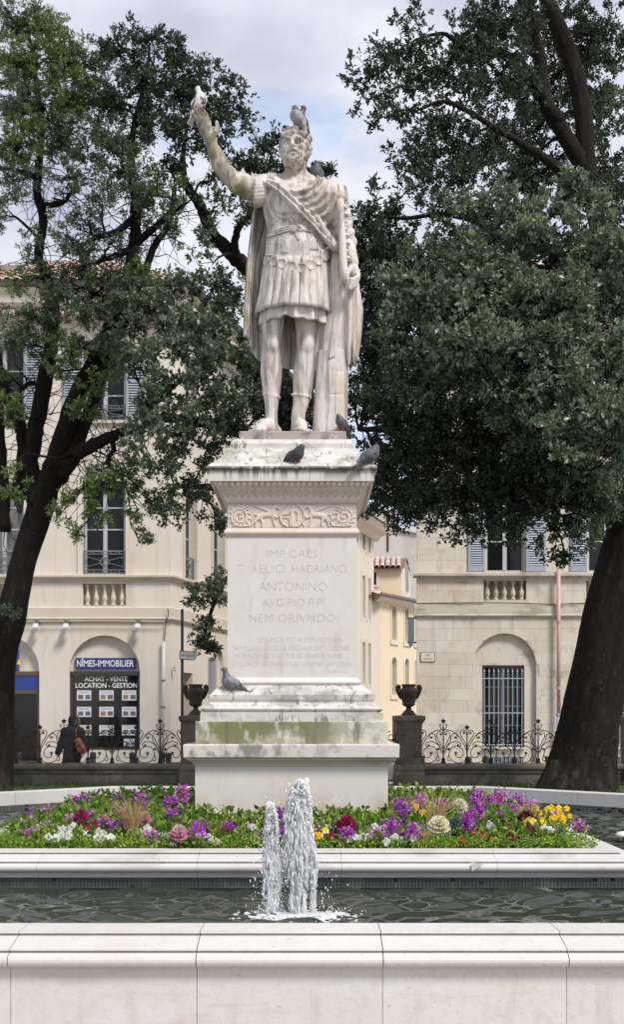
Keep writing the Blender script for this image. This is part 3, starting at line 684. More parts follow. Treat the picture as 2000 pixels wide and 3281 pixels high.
def casement(T, ua, ub, va, vb, w, parent, rows=4, frame='frame_paint', glass='glass_dark', fw=0.055, curtain=False):
    """two-leaf window with glazing bars: window > frame pieces, panes"""
    root = None; m = MB()
    tbox(m, T, ua, ub, va, va+fw, w-0.05, w); tbox(m, T, ua, ub, vb-fw, vb, w-0.05, w)
    tbox(m, T, ua, ua+fw, va+fw, vb-fw, w-0.05, w); tbox(m, T, ub-fw, ub, va+fw, vb-fw, w-0.05, w)
    mid = (ua+ub)/2; tbox(m, T, mid-fw*0.9, mid+fw*0.9, va+fw, vb-fw, w-0.05, w+0.012)
    hs = [va+fw+(vb-va-2*fw)*i/rows for i in range(1, rows)]
    for a, b in ((ua+fw, mid-fw*0.9), (mid+fw*0.9, ub-fw)):
        for h_ in hs: tbox(m, T, a, b, h_-0.016, h_+0.016, w-0.04, w-0.005)
    root = fixn(m.obj('window', MT[frame], parent))
    ys = [va+fw]+hs+[vb-fw]
    for a, b in ((ua+fw, mid-fw*0.9), (mid+fw*0.9, ub-fw)):
        for i in range(rows): tb_obj('pane', T, a, b, ys[i]+(0.016 if i else 0), ys[i+1]-(0.016 if i < rows-1 else 0), w-0.030, w-0.022, glass, root)
    if curtain:
        m = MB(); n = 20
        for i in range(n+1):
            u = ua+fw+(ub-ua-2*fw)*i/n; m.v.append(tuple(T(u, va, w-0.09-0.015*math.sin(i*1.9)))); m.v.append(tuple(T(u, vb, w-0.09-0.015*math.sin(i*1.9))))
        m.f = [(2*i, 2*i+2, 2*i+3, 2*i+1) for i in range(n)]; m.obj('curtain', MT['curtain'], root)
    return root
def shutter(T, ua, ub, va, vb, w, parent, slats=22, ind=True):
    m = MB(); f = 0.05
    tbox(m, T, ua, ua+f, va, vb, w, w+0.035); tbox(m, T, ub-f, ub, va, vb, w, w+0.035)
    for a, b in ((va, va+0.13), (vb-0.08, vb), ((va+vb)/2-0.04, (va+vb)/2+0.04)): tbox(m, T, ua+f, ub-f, a, b, w, w+0.034)
    r = fixn(m.obj('shutter', MT['shutter_paint'], parent))
    tb_obj('shutter_back', T, ua+f, ub-f, va+0.13, vb-0.08, w+0.001, w+0.004, 'window_dark_paint', r)
    for i in range(slats):
        v = va+0.14+(vb-va-0.24)*(i+0.5)/slats
        if abs(v-(va+vb)/2) < 0.06: continue
        s = MB(); s.add([T(ua+f, v-0.022, w+0.032), T(ub-f, v-0.022, w+0.032), T(ub-f, v+0.020, w+0.008), T(ua+f, v+0.020, w+0.008),
                         T(ua+f, v-0.028, w+0.026), T(ub-f, v-0.028, w+0.026), T(ub-f, v+0.014, w+0.004), T(ua+f, v+0.014, w+0.004)],
                        [(0,1,2,3),(7,6,5,4),(0,4,5,1),(2,6,7,3),(1,5,6,2),(0,3,7,4)])
        s.obj('slat', MT['shutter_paint'], r)
    return r
def railing(T, ua, ub, va, vb, w, parent):
    """wrought-iron window guard with medallion, arrows and scrolls"""
    m = MB(); tp = lambda u, v: T(u, v, w)
    for v in (va+0.02, va+0.10, vb-0.02, vb-0.09): m.tube([tp(ua, v), tp(ub, v)], 0.011, 6)
    for u in (ua+0.012, ub-0.012): m.tube([tp(u, va), tp(u, vb)], 0.012, 6)
    cu, cv = (ua+ub)/2, (va+vb)/2+0.01; hh = (vb-va)
    for r in (hh*0.20, hh*0.15): m.tube([tp(cu+r*math.cos(a), cv+r*math.sin(a)) for a in np.linspace(0, 2*PI, 21)], 0.010, 5)
    for sx in (-1, 1):
        for sy in (-1, 1):
            x1, y1 = cu+sx*((ub-ua)/2-0.06), cv+sy*hh*0.22
            m.tube([tp(cu+sx*hh*0.17, cv+sy*hh*0.05), tp(x1, y1)], 0.009, 5)
            sp = [(x1-sx*0.01+sx*r*math.cos(a), cv+sy*(hh*0.16)+sy*r*math.sin(a)) for a, r in zip(np.linspace(-1.5, 4.5, 16), np.linspace(0.075, 0.015, 16))]
            m.tube([tp(*p) for p in sp], 0.008, 5)
    n = 5
    for i in range(n):
        for vv in (va+0.06, vb-0.055):
            a = ua+(ub-ua)*(i+0.5)/n; d = (ub-ua)/n*0.42
            m.tube([tp(a-d, vv), tp(a, vv+0.034), tp(a+d, vv), tp(a, vv-0.034), tp(a-d, vv)], 0.007, 4)
    return m.obj('window_railing', MT['railing_paint'], parent)

YB = 28.0
bx = lambda x: PX(x, YB); bz = lambda y: PZ(y, YB)
TL = lambda u, v, w: (u, YB-w, v)

# ================================================================== left corner building
lb = thing('corner_building', 'cream stuccoed corner building with arched shopfronts left of the statue', 'building', (bx(200), YB, 0))
XE = bx(547); XW = bx(-330); ZE = bz(965)
def nic(c, yb=2445): return (bx(c-113), bx(c+113), 0.0, bz(2035), True, 0.16)
N1, N2 = nic(335), nic(13)
W1 = [(bx(265), bx(403)), (bx(-60), bx(78))]
ops = [N1, N2]
for a, b in W1:
    ops += [(a, b, bz(1841), bz(1545), False, 0.28), (a, b, bz(1940), bz(1870), False, 0.30), (a, b, bz(1348), bz(1095), False, 0.28)]
m = MB(); facade(m, TL, XW, XE, 0.0, ZE, ops); wall_l = fixn(m.obj('front_wall', MT['plaster_cream'], lb))
# wing along the side street
WD = Vector((0.31, 1.0, 0)).normalized(); WNn = Vector((WD.y, -WD.x, 0))
TW = lambda u, v, w: (XE+WD.x*u+WNn.x*w, YB+WD.y*u+WNn.y*w, v)
def tw(x):     # photo column -> distance along the wing wall
    c = (x-1000)/F; return ((c*YB-XE)/(0.31-c))*math.hypot(1, 0.31)
def twz(x, y):
    t = tw(x)*WD.y; return EYE-(y-HOR)*(YB+t)/F
wops = []
for xa, xb in ((590, 626), (680, 716)):
    wops += [(tw(xa), tw(xb), bz(1841), bz(1560), False, 0.25), (tw(xa), tw(xb), bz(1348), bz(1095), False, 0.25)]
wops += [(tw(589), tw(617), 0.0, twz(600, 2155), False, 0.3), (tw(666), tw(716), 0.0, twz(690, 2062), True, 0.12)]
LWING = 10.6
m = MB(); facade(m, TW, 0, LWING, 0.0, ZE, wops); fixn(m.obj('side_wall', MT['plaster_wing'], lb))
m = MB(); e = TW(LWING, 0, 0)
m.add([(e[0], e[1], 0), (XW, e[1], 0), (XW, YB, 0), (e[0], e[1], ZE), (XW, e[1], ZE), (XW, YB, ZE)], [(0, 1, 4, 3), (1, 2, 5, 4)])
m.obj('rear_wall', MT['plaster_cream'], lb)
# dark rooms behind openings
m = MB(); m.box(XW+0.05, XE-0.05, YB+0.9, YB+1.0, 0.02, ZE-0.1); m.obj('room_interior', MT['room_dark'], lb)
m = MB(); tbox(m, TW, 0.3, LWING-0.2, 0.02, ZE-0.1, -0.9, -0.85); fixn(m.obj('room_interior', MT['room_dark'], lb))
# string courses, carried round the corner
def dual_course(name, prof, mat):
    # mitred at the corner: sweep left part to corner offset
    m = MB(); n = len(prof)
    bis = (Vector((0, -1, 0))+WNn); bis = bis/ (bis.dot(Vector((0, -1, 0))))
    for st in range(3):
        for w, v in prof:
            if st == 0: p = TL(XW, v, w)
            elif st == 1: p = (XE+bis.x*w, YB+bis.y*w, v)
            else: p = TW(LWING, v, w)
            m.v.append(tuple(p))
    for s in (0, 1):
        for i in range(n): j = (i+1) % n; m.f.append((s*n+i, s*n+j, s*n+n+j, s*n+n+i))
    m.f.append(tuple(range(n))); m.f.append(tuple(range(3*n-1, 2*n-1, -1)))
    return fixn(m.obj(name, MT[mat], lb))
z = bz
dual_course('string_course', [(-0.02, z(1861)), (0.03, z(1861)), (0.05, z(1856)), (0.10, z(1853)), (0.13, z(1850)), (0.13, z(1844)), (0.10, z(1842)), (-0.02, z(1841))], 'trim_cream')
dual_course('lower_band', [(-0.02, z(1990)), (0.05, z(1990)), (0.09, z(1984)), (0.09, z(1980)), (0.06, z(1978)), (0.06, z(1948)), (0.04, z(1946)), (-0.02, z(1945))], 'trim_cream')
dual_course('cornice', [(-0.02, z(1040)), (0.05, z(1038)), (0.08, z(1030)), (0.10, z(1012)), (0.42, z(1002)), (0.48, z(992)), (0.50, z(970)), (0.58, z(958)), (0.60, z(950)), (-0.02, z(949))], 'plaster_white')
dual_course('gutter', [(0.56, z(949)), (0.62, z(949)), (0.66, z(938)), (0.70, z(930)), (0.66, z(930)), (0.58, z(940))], 'zinc')
modm = cbox(-0.14, 0.14, -0.30, 0.0, 0, 0.13, 0.012).mesh('modillion', MT['plaster_white'])
for i in range(-4, 11): inst('modillion', modm, (bx(40+52*i), YB-0.09, z(1026)), lb)
# windows of the two upper floors
balm = baluster_mesh(bz(1872)-bz(1938), 'trim_cream')
for k, (a, b) in enumerate(W1):
    casement(TL, a+0.02, b-0.02, bz(1840), bz(1547), -0.16, lb, 4, curtain=(k == 1), glass='glass_dark' if k == 0 else 'glass_clear')
    railing(TL, a+0.01, b-0.01, bz(1838), bz(1763), -0.05, lb)
    for side, u in ((-1, a), (1, b)):
        tb_obj('window_jamb', TL, min(u, u+side*0.12), max(u, u+side*0.12), bz(1841), bz(1530), 0.0, 0.035, 'plaster_cream', lb)
    tb_obj('window_lintel', TL, a-0.12, b+0.12, bz(1545), bz(1530), 0.0, 0.036, 'plaster_cream', lb)
    tb_obj('baluster_recess', TL, a, b, bz(1940), bz(1870), -0.31, -0.29, 'plaster_cream', lb)
    for i in range(5): inst('baluster', balm, (a+(b-a)*(i+0.5)/5, YB+0.085, bz(1938.5)), lb)
    casement(TL, a+0.02, b-0.02, bz(1347), bz(1097), -0.20, lb, 3)
    railing(TL, a+0.01, b-0.01, bz(1346), bz(1296), -0.05, lb)
    w_ = (b-a)*0.44
    shutter(TL, a-w_-0.02, a-0.02, bz(1346), bz(1100), 0.01, lb, 26); shutter(TL, b+0.02, b+w_+0.02, bz(1346), bz(1100), 0.01, lb, 26)
    tb_obj('window_sill', TL, a-0.1, b+0.1, bz(1358), bz(1349), 0.0, 0.08, 'trim_cream', lb)
for xa, xb in ((590, 626), (680, 716)):
    casement(TW, tw(xa)+0.02, tw(xb)-0.02, bz(1840), bz(1562), -0.14, lb, 4)
    railing(TW, tw(xa)+0.01, tw(xb)-0.01, bz(1838), bz(1763), -0.03, lb)
    casement(TW, tw(xa)+0.02, tw(xb)-0.02, bz(1347), bz(1097), -0.14, lb, 3)
    tb_obj('window_jamb', TW, tw(xa)-0.10, tw(xa), bz(1841), bz(1550), 0, 0.04, 'trim_cream', lb); tb_obj('window_jamb', TW, tw(xb), tw(xb)+0.10, bz(1841), bz(1550), 0, 0.04, 'trim_cream', lb)
    tb_obj('window_lintel', TW, tw(xa)-0.10, tw(xb)+0.10, bz(1560), bz(1548), 0, 0.042, 'trim_cream', lb)
tb_obj('side_door', TW, tw(589), tw(617), 0.0, twz(600, 2155), -0.28, -0.24, 'brown_frame', lb)
tb_obj('niche_back', TW, tw(660), tw(722), 0.0, twz(690, 2050), -0.14, -0.12, 'plaster_wing', lb)
ga, gb = tw(670), tw(702); gz0, gz1 = twz(686, 2232), twz(686, 2108)
tb_obj('barred_window', TW, ga, gb, gz0, gz1, -0.118, -0.10, 'glass_dark', lb)
for i in range(8):
    m = MB(); u = ga+(gb-ga)*(i+0.5)/8; m.tube([TW(u, gz0, -0.05), TW(u, gz1, -0.05)], 0.014, 6); m.obj('grille_bar', MT['frame_paint'], lb)
# shopfronts
for n_, c_ in ((N1, 335), (N2, 13)):
    m = MB(); ap = arch_pts(n_[0], n_[1], n_[3]); pl = [(n_[1], bz(2150))]+ap+[(n_[0], bz(2150))]
    m.add([TL(u, v, -0.16) for u, v in pl], [tuple(range(len(pl)))]); fixn(m.obj('arch_panel', MT['plaster_cream'], lb))
def shopfront(x0, x1, ytop, ybot, frame):
    m = MB(); a, b, za, zb = bx(x0), bx(x1), bz(ybot), bz(ytop)
    tbox(m, TL, a, b, zb-0.10, zb, -0.155, -0.06); tbox(m, TL, a, a+0.07, za, zb-0.10, -0.155, -0.08); tbox(m, TL, b-0.07, b, za, zb-0.10, -0.155, -0.08); tbox(m, TL, a+0.07, b-0.07, za, za+0.06, -0.155, -0.08)
    r = fixn(m.obj('shopfront', MT[frame], lb)); tb_obj('shop_glass', TL, a+0.07, b-0.07, za+0.06, zb-0.10, -0.13, -0.12, 'glass_dark', r); return r
s1 = shopfront(223, 448, 2150, 2402, 'shop_frame')
tb_obj('shop_sill', TL, bx(222.5), bx(447.5), 0.0, bz(2402), -0.16, -0.05, 'plaster_white', lb)
tb_obj('wall_base', TL, bx(449), XE-0.02, 0.0, bz(2404), 0.0, 0.03, 'plaster_white', lb)
tb_obj('wall_base', TL, bx(127), bx(221), 0.0, bz(2404), 0.0, 0.03, 'plaster_white', lb)
s2 = shopfront(-99, 125, 2150, 2445, 'brown_frame')
tb_obj('blue_fascia', TL, bx(-90), bx(117), bz(2208), bz(2157), -0.12, -0.075, 'blue_fascia', lb)
tb_obj('fascia_rail', TL, bx(-90), bx(117), bz(2222), bz(2209), -0.13, -0.07, 'brown_frame', lb)
def panel_sign(name, x0, x1, y0, y1, w0, w1, mat, parent): return tb_obj(name, TL, bx(x0), bx(x1), bz(y1), bz(y0), w0, w1, mat, parent)
sgn = panel_sign('shop_sign', 239, 432, 2107, 2142, -0.155, -0.09, 'sign_blue', None)
tag(sgn, 'dark blue shop sign board with white capitals reading nimes-immobilier', 'sign')
text('lettering', 'NÎMES-IMMOBILIER', MT['sign_white'], bx(244), bx(427), bz(2135), bz(2108), YB+0.087, sgn, 0.012)
text('window_lettering', 'ACHAT - VENTE', MT['sign_white'], bx(268), bx(406), bz(2182), bz(2166), YB+0.118, s1, 0.014)
text('window_lettering', 'LOCATION - GESTION', MT['sign_white'], bx(239), bx(437), bz(2203), bz(2187), YB+0.118, s1, 0.014)
bs = panel_sign('bank_sign', 2, 57, 2080, 2146, -0.155, -0.06, 'blue_fascia', None); tag(bs, 'blue sign with yellow triangle beside the left tree trunk', 'sign')
m = MB(); m.prism([(bx(52), bz(2128)), (bx(68), bz(2128)), (bx(58), bz(2110))], TL, -0.058, -0.045); fixn(m.obj('yellow_triangle', MT['sign_yellow'], bs))
# advert cards in the estate agent's window
def card(x, y, w, h, row, colm):
    o = panel_sign('advert_card', x, x+w, y, y+h, -0.119, -0.112, 'paper', None)
    tag(o, 'white property advert card in shop window, %s row, %s column' % (('top', 'second', 'third', 'bottom')[row], ('left', 'middle', 'right')[colm]), 'advert card', 'advert cards in the shop window')
    r = random.Random(int(x*7+y))
    panel_sign('card_border', x-2.5, x+w+2.5, y-2.5, y+h+2.5, -0.1195, -0.1185, 'sign_dark_text', o)
    for k in range(2):
        xx = x+4+k*(w*0.5); panel_sign('photo_print', xx, xx+w*0.36, y+h*0.45, y+h*0.88, -0.112, -0.1105, 'photo_print_%d' % r.randrange(6), o)
    for q in range(2): panel_sign('print_line', x+5, x+w-6, y+4+q*4, y+5.2+q*4, -0.112, -0.1108, 'photo_print_5', o)
for r_, yy in enumerate((2211, 2264, 2323)):
    for c_, xx in enumerate((243.5, 315.5, 388.5)): card(xx, yy, 46, 32, r_, c_)
card(395, 2367, 33, 23, 3, 2)
# wall lamps
for x, lb_ in ((122, 'leftmost white floodlight under the band, left of the agency arch'), (218, 'white floodlight under the band above the arch\'s left side'), (446, 'white floodlight under the band above the arch\'s right side')):
    c = (bx(x), YB-0.10, bz(2000)); t = thing('wall_floodlight', lb_, 'lamp', c, 'floodlights under the band')
    m = MB(); m.add([(c[0]-0.075, c[1]-0.20, c[2]-0.10), (c[0]+0.075, c[1]-0.20, c[2]-0.10), (c[0]+0.08, c[1]-0.06, c[2]-0.13), (c[0]-0.08, c[1]-0.06, c[2]-0.13),
                     (c[0]-0.05, c[1]-0.17, c[2]+0.0), (c[0]+0.05, c[1]-0.17, c[2]+0.0), (c[0]+0.05, c[1]-0.06, c[2]-0.0), (c[0]-0.05, c[1]-0.06, c[2]-0.0)],
                    [(0,3,2,1),(4,5,6,7),(0,1,5,4),(1,2,6,5),(2,3,7,6),(3,0,4,7)]); m.obj('lamp_head', MT['lamp_white'], t)
    m = MB(); m.box(c[0]-0.11, c[0]+0.11, c[1]-0.21, c[1]-0.05, c[2]-0.14, c[2]-0.125); m.obj('lamp_rim', MT['lamp_white'], t)
    m = MB(); m.box(c[0]-0.045, c[0]+0.045, c[1]-0.06, c[1]+0.10, c[2]-0.01, c[2]+0.09); m.obj('bracket', MT['zinc'], t)
# white downpipe and cable, small plaque
m = MB(); m.tube([(bx(526), YB-0.09, bz(2056)), (bx(525), YB-0.09, bz(2200)), (bx(522), YB-0.09, bz(2440))], 0.042, 10)
dp = m.obj('white_downpipe', MT['pipe_white'], None, True); tag(dp, 'white plastic downpipe on the cream corner building', 'pipe')
for y in (2180, 2265):
    m = MB(); m.tube([(bx(525), YB-0.09, bz(y+3)), (bx(525), YB-0.09, bz(y-3))], 0.05, 10); m.obj('pipe_clip', MT['zinc'], dp)
m = MB(); m.tube(catmull([(bx(540), YB-0.14, bz(1952)), (bx(541), YB-0.12, bz(1975)), (bx(534), YB-0.12, bz(1988)), (bx(531), YB-0.05, bz(2010)), (bx(527), YB-0.06, bz(2056))], 4), 0.012, 5)
m.obj('cable', MT['sign_dark_text'], dp)
m = MB(); m.tube([(bx(90), YB-0.13, bz(1992)), (bx(300), YB-0.13, bz(1990)), (bx(530), YB-0.13, bz(1992))], 0.014, 5); m.obj('wall_cable', MT['trim_cream'], lb)
pq = panel_sign('wall_plaque', 553, 565, 2132, 2157, 0.001, 0.03, 'enamel_cream', None); tag(pq, 'small cream plaque beside the white downpipe', 'plaque')
panel_sign('print_line', 556, 562, 2138, 2141, 0.03, 0.032, 'sign_red_text', pq); panel_sign('print_line', 555, 563, 2146, 2149, 0.03, 0.032, 'sign_red_text', pq)
# tiled roof: hipped, canal tiles
EZ = bz(938); EY = YB-0.66; RY = YB+5.2; RZ = EZ+2.75
xc_e = XE+0.5
m = MB(); m.add([(XW, EY, EZ-0.05), (xc_e, EY, EZ-0.05), (xc_e-3.0, RY, RZ-0.05), (XW, RY, RZ-0.05)], [(0, 1, 2, 3)])
e1 = TW(LWING, 0, 0.66); m.add([(xc_e, EY, EZ-0.05), (e1[0], e1[1], EZ-0.05), (e1[0]-3, e1[1], RZ-0.05), (xc_e-3.0, RY, RZ-0.05)], [(0, 1, 2, 3)])
m.add([(XW, RY, RZ-0.05), (xc_e-3.0, RY, RZ-0.05), (e1[0]-3, e1[1], RZ-0.05), (XW, e1[1], EZ-0.05)], [(0, 1, 2, 3)])
roof = m.obj('roof', MT['roof_under'], lb)
sl = math.atan2(RZ-EZ, RY-EY); tl = 0.46
def tile_mesh():
    m = MB(); n = 6
    for j, (yy, rr, dz) in enumerate(((0, 0.105, 0.03), (tl+0.05, 0.085, 0.0))):
        for th in (0, 0.014):
            for i in range(n+1):
                a = PI*i/n; m.v.append(((rr-th)*math.cos(a), yy, (rr-th)*math.sin(a)*0.9+dz))
    k = n+1
    for i in range(n):
        m.f.append((i, 2*k+i, 2*k+i+1, i+1)); m.f.append((k+i, k+i+1, 3*k+i+1, 3*k+i)); m.f.append((i, i+1, k+i+1, k+i))
    return m.mesh('roof_tile', MT['roof_tile'], True)
tme = tile_mesh(); nrow = int(math.hypot(RZ-EZ, RY-EY)/tl); tcnt = 0; restt = MB()
tpitch = 0.225
for r in range(nrow):
    yy = EY+math.cos(sl)*tl*r; zz = EZ+math.sin(sl)*tl*r
    xr = xc_e-3.0*(r*tl)/(nrow*tl)
    xx = bx(-14)
    while xx < xr:
        if tcnt < 300 and r < 9:
            inst('roof_tile', tme, (xx+rng.normal(0, 0.006), yy+rng.normal(0, 0.012), zz), roof, (sl, 0, rng.normal(0, 0.02))); tcnt += 1
        else:
            ca, sa = math.cos(sl), math.sin(sl)
            restt.add([(v.co.x+xx, yy+v.co.y*ca-v.co.z*sa, zz+v.co.y*sa+v.co.z*ca) for v in tme.vertices], [tuple(p.vertices) for p in tme.polygons])
        xx += tpitch
if restt.v: o = restt.obj('roof_tiles', MT['roof_tile'], roof, True); o['kind'] = 'stuff'

# ================================================================== right corner building in ashlar
rb = thing('stone_building', 'pale ashlar corner building with blue shutters behind the right tree', 'building', (bx(1700), YB, 0))
RX0, RX1 = bx(1335), bx(2330)
NI = (bx(1517), bx(1719), 0.0, bz(2029), True, 0.13); N3 = (bx(1517+330), bx(1719+330), 0.0, bz(2029), True, 0.13)
WW = [(bx(1557), bx(1682)), (bx(1557+327), bx(1682+327))]
rops = [NI, N3]
for a, b in WW: rops += [(a, b, bz(1834), bz(1540), False, 0.22), (bx(1550) if a < bx(1700) else bx(1879), bx(1687) if a < bx(1700) else bx(2016), bz(1921), bz(1860), False, 0.28), (a, b, bz(1345), bz(1095), False, 0.22)]
m = MB(); facade(m, TL, RX0+0.01, RX1, 0.0, ZE, rops); backing = fixn(m.obj('front_wall', MT['ashlar_trim'], rb))
backing.location.y += 0.012
sx_ = 0.31*9; m = MB(); m.add([(RX0+0.01, YB+0.012, 0), (RX0+sx_, YB+9, 0), (RX0+sx_, YB+9, ZE), (RX0+0.01, YB+0.012, ZE)], [(0, 1, 2, 3)])
m.add([(RX0+sx_, YB+9, 0), (RX1, YB+9, 0), (RX1, YB+9, ZE), (RX0+sx_, YB+9, ZE)], [(0, 1, 2, 3)]); m.add([(RX1, YB+9, 0), (RX1, YB, 0), (RX1, YB, ZE), (RX1, YB+9, ZE)], [(0, 1, 2, 3)]); m.obj('side_wall', MT['ashlar_trim'], rb)
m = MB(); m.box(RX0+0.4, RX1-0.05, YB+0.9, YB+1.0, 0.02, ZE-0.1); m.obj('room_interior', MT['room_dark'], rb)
# ashlar blocks, each its own stone with a recessed joint
CH = 0.2905
def blocks(v0, v1, holes, seed, jt=0.0024):
    r = random.Random(seed); nrows = max(1, round((v1-v0)/CH)); ch = (v1-v0)/nrows
    for k in range(nrows):
        za, zb_ = v0+k*ch+jt/2, v0+(k+1)*ch-jt/2; u = RX0-r.uniform(0, 0.5)
        while u < bx(2060):
            w_ = r.uniform(0.45, 0.95); a, b = max(u, RX0)+jt/2, min(u+w_, RX1)-jt/2; u += w_
            if b-a < 0.06: continue
            segs = [(a, b)]; arch_hits = []
            for h in holes:
                ns = []
                for (p, q) in segs:
                    if h[1] <= p or h[0] >= q or h[2] >= zb_-0.01 or h[3] <= za+0.01: ns.append((p, q)); continue
                    if h[4] and h[3]-(h[1]-h[0])/2 < zb_: # arch zone: keep for shaped cut
                        ns.append((p, q)); arch_hits.append(h); continue
                    if p < h[0]-0.03: ns.append((p, h[0]))
                    if q > h[1]+0.03: ns.append((h[1], q))
                segs = ns
            for (p, q) in segs:
                hit = [h for h in arch_hits if h[0] < q and h[1] > p]
                if not hit:
                    o = cbox(p, q, YB-r.uniform(0.0, 0.003), YB+0.02, za, zb_, 0.0028).obj('ashlar_block', MT['ashlar'], rb)
                    continue
                h = hit[0]; cx_ = (h[0]+h[1])/2; R_ = (h[1]-h[0])/2; sp = h[3]-R_
                def top(x):
                    d = R_*R_-(x-cx_)**2
                    return sp+math.sqrt(d) if d > 0 else -1e9
                n = 10; xs = [p+(q-p)*i/n for i in range(n+1)]; run = []
                def flush(run):
                    if len(run) < 2: return
                    poly = [(x, max(za, top(x))) for x in run]; 
                    if max(zb_-v for _, v in poly) < 0.02: return
                    poly = [(x, min(v, zb_-0.001)) for x, v in poly]
                    mm = MB(); mm.prism(poly+[(run[-1], zb_), (run[0], zb_)], TL, -0.02, r.uniform(0.0, 0.003)); fixn(mm.obj('ashlar_block', MT['ashlar'], rb))
                # left of arch / right of arch handled by top(): below za outside the circle
                for x in xs:
                    ok = top(x) < zb_-0.004
                    if ok and not (abs(x-cx_) < R_ and top(x) > zb_): run.append(x)
                    else: flush(run); run = []
                flush(run)
NR = [NI, N3]
blocks(bz(2396), bz(1976), NR, 3)
blocks(bz(1934), bz(1852), [o for o in rops if o[3] < bz(1850) and not o[4]], 4)
blocks(bz(1832), bz(1540), [(a-0.0, b+0.0, bz(1834), bz(1540), False) for a, b in WW], 5)
blocks(bz(1540), bz(1180), [(a, b, bz(1345), bz(1095), False) for a, b in WW], 6)
course('string_course', TL, RX0-0.08, RX1, [(-0.02, z(1852)), (0.03, z(1852)), (0.05, z(1848)), (0.13, z(1846)), (0.13, z(1837)), (0.09, z(1834)), (-0.02, z(1833))], 'ashlar_trim', rb)
course('lower_band', TL, RX0-0.06, RX1, [(-0.02, z(1977)), (0.05, z(1977)), (0.08, z(1972)), (0.06, z(1969)), (0.06, z(1940)), (0.03, z(1937)), (-0.02, z(1936))], 'ashlar_trim', rb)
course('cornice', TL, RX0-0.3, RX1, [(-0.02, z(1040)), (0.05, z(1038)), (0.10, z(1012)), (0.42, z(1002)), (0.50, z(970)), (0.60, z(950)), (-0.02, z(949))], 'ashlar_trim', rb)
m = MB(); m.add([(RX0-0.4, EY, EZ), (RX1, EY, EZ), (RX1, RY, RZ), (RX0+3, RY, RZ), (RX0+sx_, YB+9, EZ)], [(0, 1, 2, 3), (0, 3, 4), (2, 4, 3)]); m.obj('roof', MT['roof_tile'], rb)
for a_, b_ in ((1335, 1516), (1720, 1846)): tb_obj('wall_base', TL, bx(a_), bx(b_), 0.0, bz(2397), -0.005, 0.045, 'ashlar', rb)
for h in NR:
    m = MB(); ap = arch_pts(h[0], h[1], h[3]); pl = [(h[1], 0)]+ap+[(h[0], 0)]
    # niche back wall with the grilled window opening
    ua, ub = h[0]+bx(1548)-bx(1517), h[1]-(bx(1719)-bx(1684)); va, vb = bz(2393), bz(2130)
    sp = h[3]-(h[1]-h[0])/2
    m.add([TL(u, v, -0.13) for u, v in [(h[1], vb)]+[p for p in ap if p[1] > vb]+[(h[0], vb)]], [tuple(range(2+len([p for p in ap if p[1] > vb])))])
    for q in ((h[0], ua, 0, vb), (ub, h[1], 0, vb), (ua, ub, 0, va)): m.add([TL(q[0], q[2], -0.13), TL(q[1], q[2], -0.13), TL(q[1], q[3], -0.13), TL(q[0], q[3], -0.13)], [(0, 1, 2, 3)])
    for (u1, v1_, u2, v2_) in ((ua, va, ua, vb), (ub, vb, ub, va), (ua, vb, ub, vb), (ub, va, ua, va)): m.add([TL(u1, v1_, -0.13), TL(u2, v2_, -0.13), TL(u2, v2_, -0.30), TL(u1, v1_, -0.30)], [(0, 1, 2, 3)])
    fixn(m.obj('niche_wall', MT['ashlar'], rb))
    casement(TL, ua, ub, va, vb, -0.24, rb, 4, frame='window_dark_paint')
    gr = MB(); 
    for v in (bz(2173), bz(2284), bz(2386)): gr.tube([TL(ua, v, -0.15), TL(ub, v, -0.15)], 0.014, 6)
    grille = gr.obj('window_grille', MT['grille_paint'], rb)
    for i in range(9):
        u = ua+(ub-ua)*(i+0.5)/9; g = MB(); g.tube([TL(u, va+0.01, -0.15), TL(u, bz(2160), -0.15)], 0.0125, 6)
        g.lathe([(0.008, 0), (0.02, 0.01), (0.008, 0.03), (0.026, 0.07), (0.001, 0.15)], *TL(u, bz(2160), -0.15), n=6); g.obj('grille_bar', MT['grille_paint'], grille)
    bw = tb_obj('basement_window', TL, ua+0.03, ub-0.03, 0.02, bz(2424), -0.129, -0.11, 'window_dark_paint', rb)
    for i in range(10):
        u = ua+0.03+(ub-ua-0.06)*(i+0.5)/10; g = MB(); g.tube([TL(u, 0.02, -0.09), TL(u, bz(2424), -0.09)], 0.010, 5); g.obj('grille_bar', MT['grille_paint'], bw)
    tb_obj('window_sill', TL, ua-0.0, ub+0.0, bz(2399), bz(2393.5), -0.129, -0.02, 'ashlar', rb)
balr = baluster_mesh(bz(1861)-bz(1920), 'ashlar_trim')
for k, (a, b) in enumerate(WW):
    casement(TL, a, b, bz(1833), bz(1541), -0.10, rb, 3)
    shutter(TL, a-(bx(1552)-bx(1498))-0.02, a-0.03, bz(1831), bz(1542), 0.01, rb, 34); shutter(TL, b+0.03, b+(bx(1748)-bx(1684))+0.02, bz(1831), bz(1542), 0.01, rb, 34)
    q = rops[2+3*k+1]; tb_obj('baluster_recess', TL, q[0], q[1], q[2], q[3], -0.29, -0.27, 'ashlar_trim', rb)
    for i in range(5): inst('baluster', balr, (q[0]+(q[1]-q[0])*(i+0.5)/5, YB+0.085, q[2]+0.005), rb)
    casement(TL, a, b, bz(1344), bz(1097), -0.12, rb, 3)
m = MB(); m.tube(catmull([(bx(1335), YB-0.07, bz(1934)), (bx(1500), YB-0.07, bz(1932)), (bx(1640), YB-0.07, bz(1933)), (bx(1760), YB-0.07, bz(1937)), (bx(1790), YB-0.13, bz(1942)), (bx(1830), YB-0.07, bz(1934)), (bx(2010), YB-0.07, bz(1936))], 5), 0.012, 5)
m.obj('sagging_cable', MT['sign_dark_text'], rb)
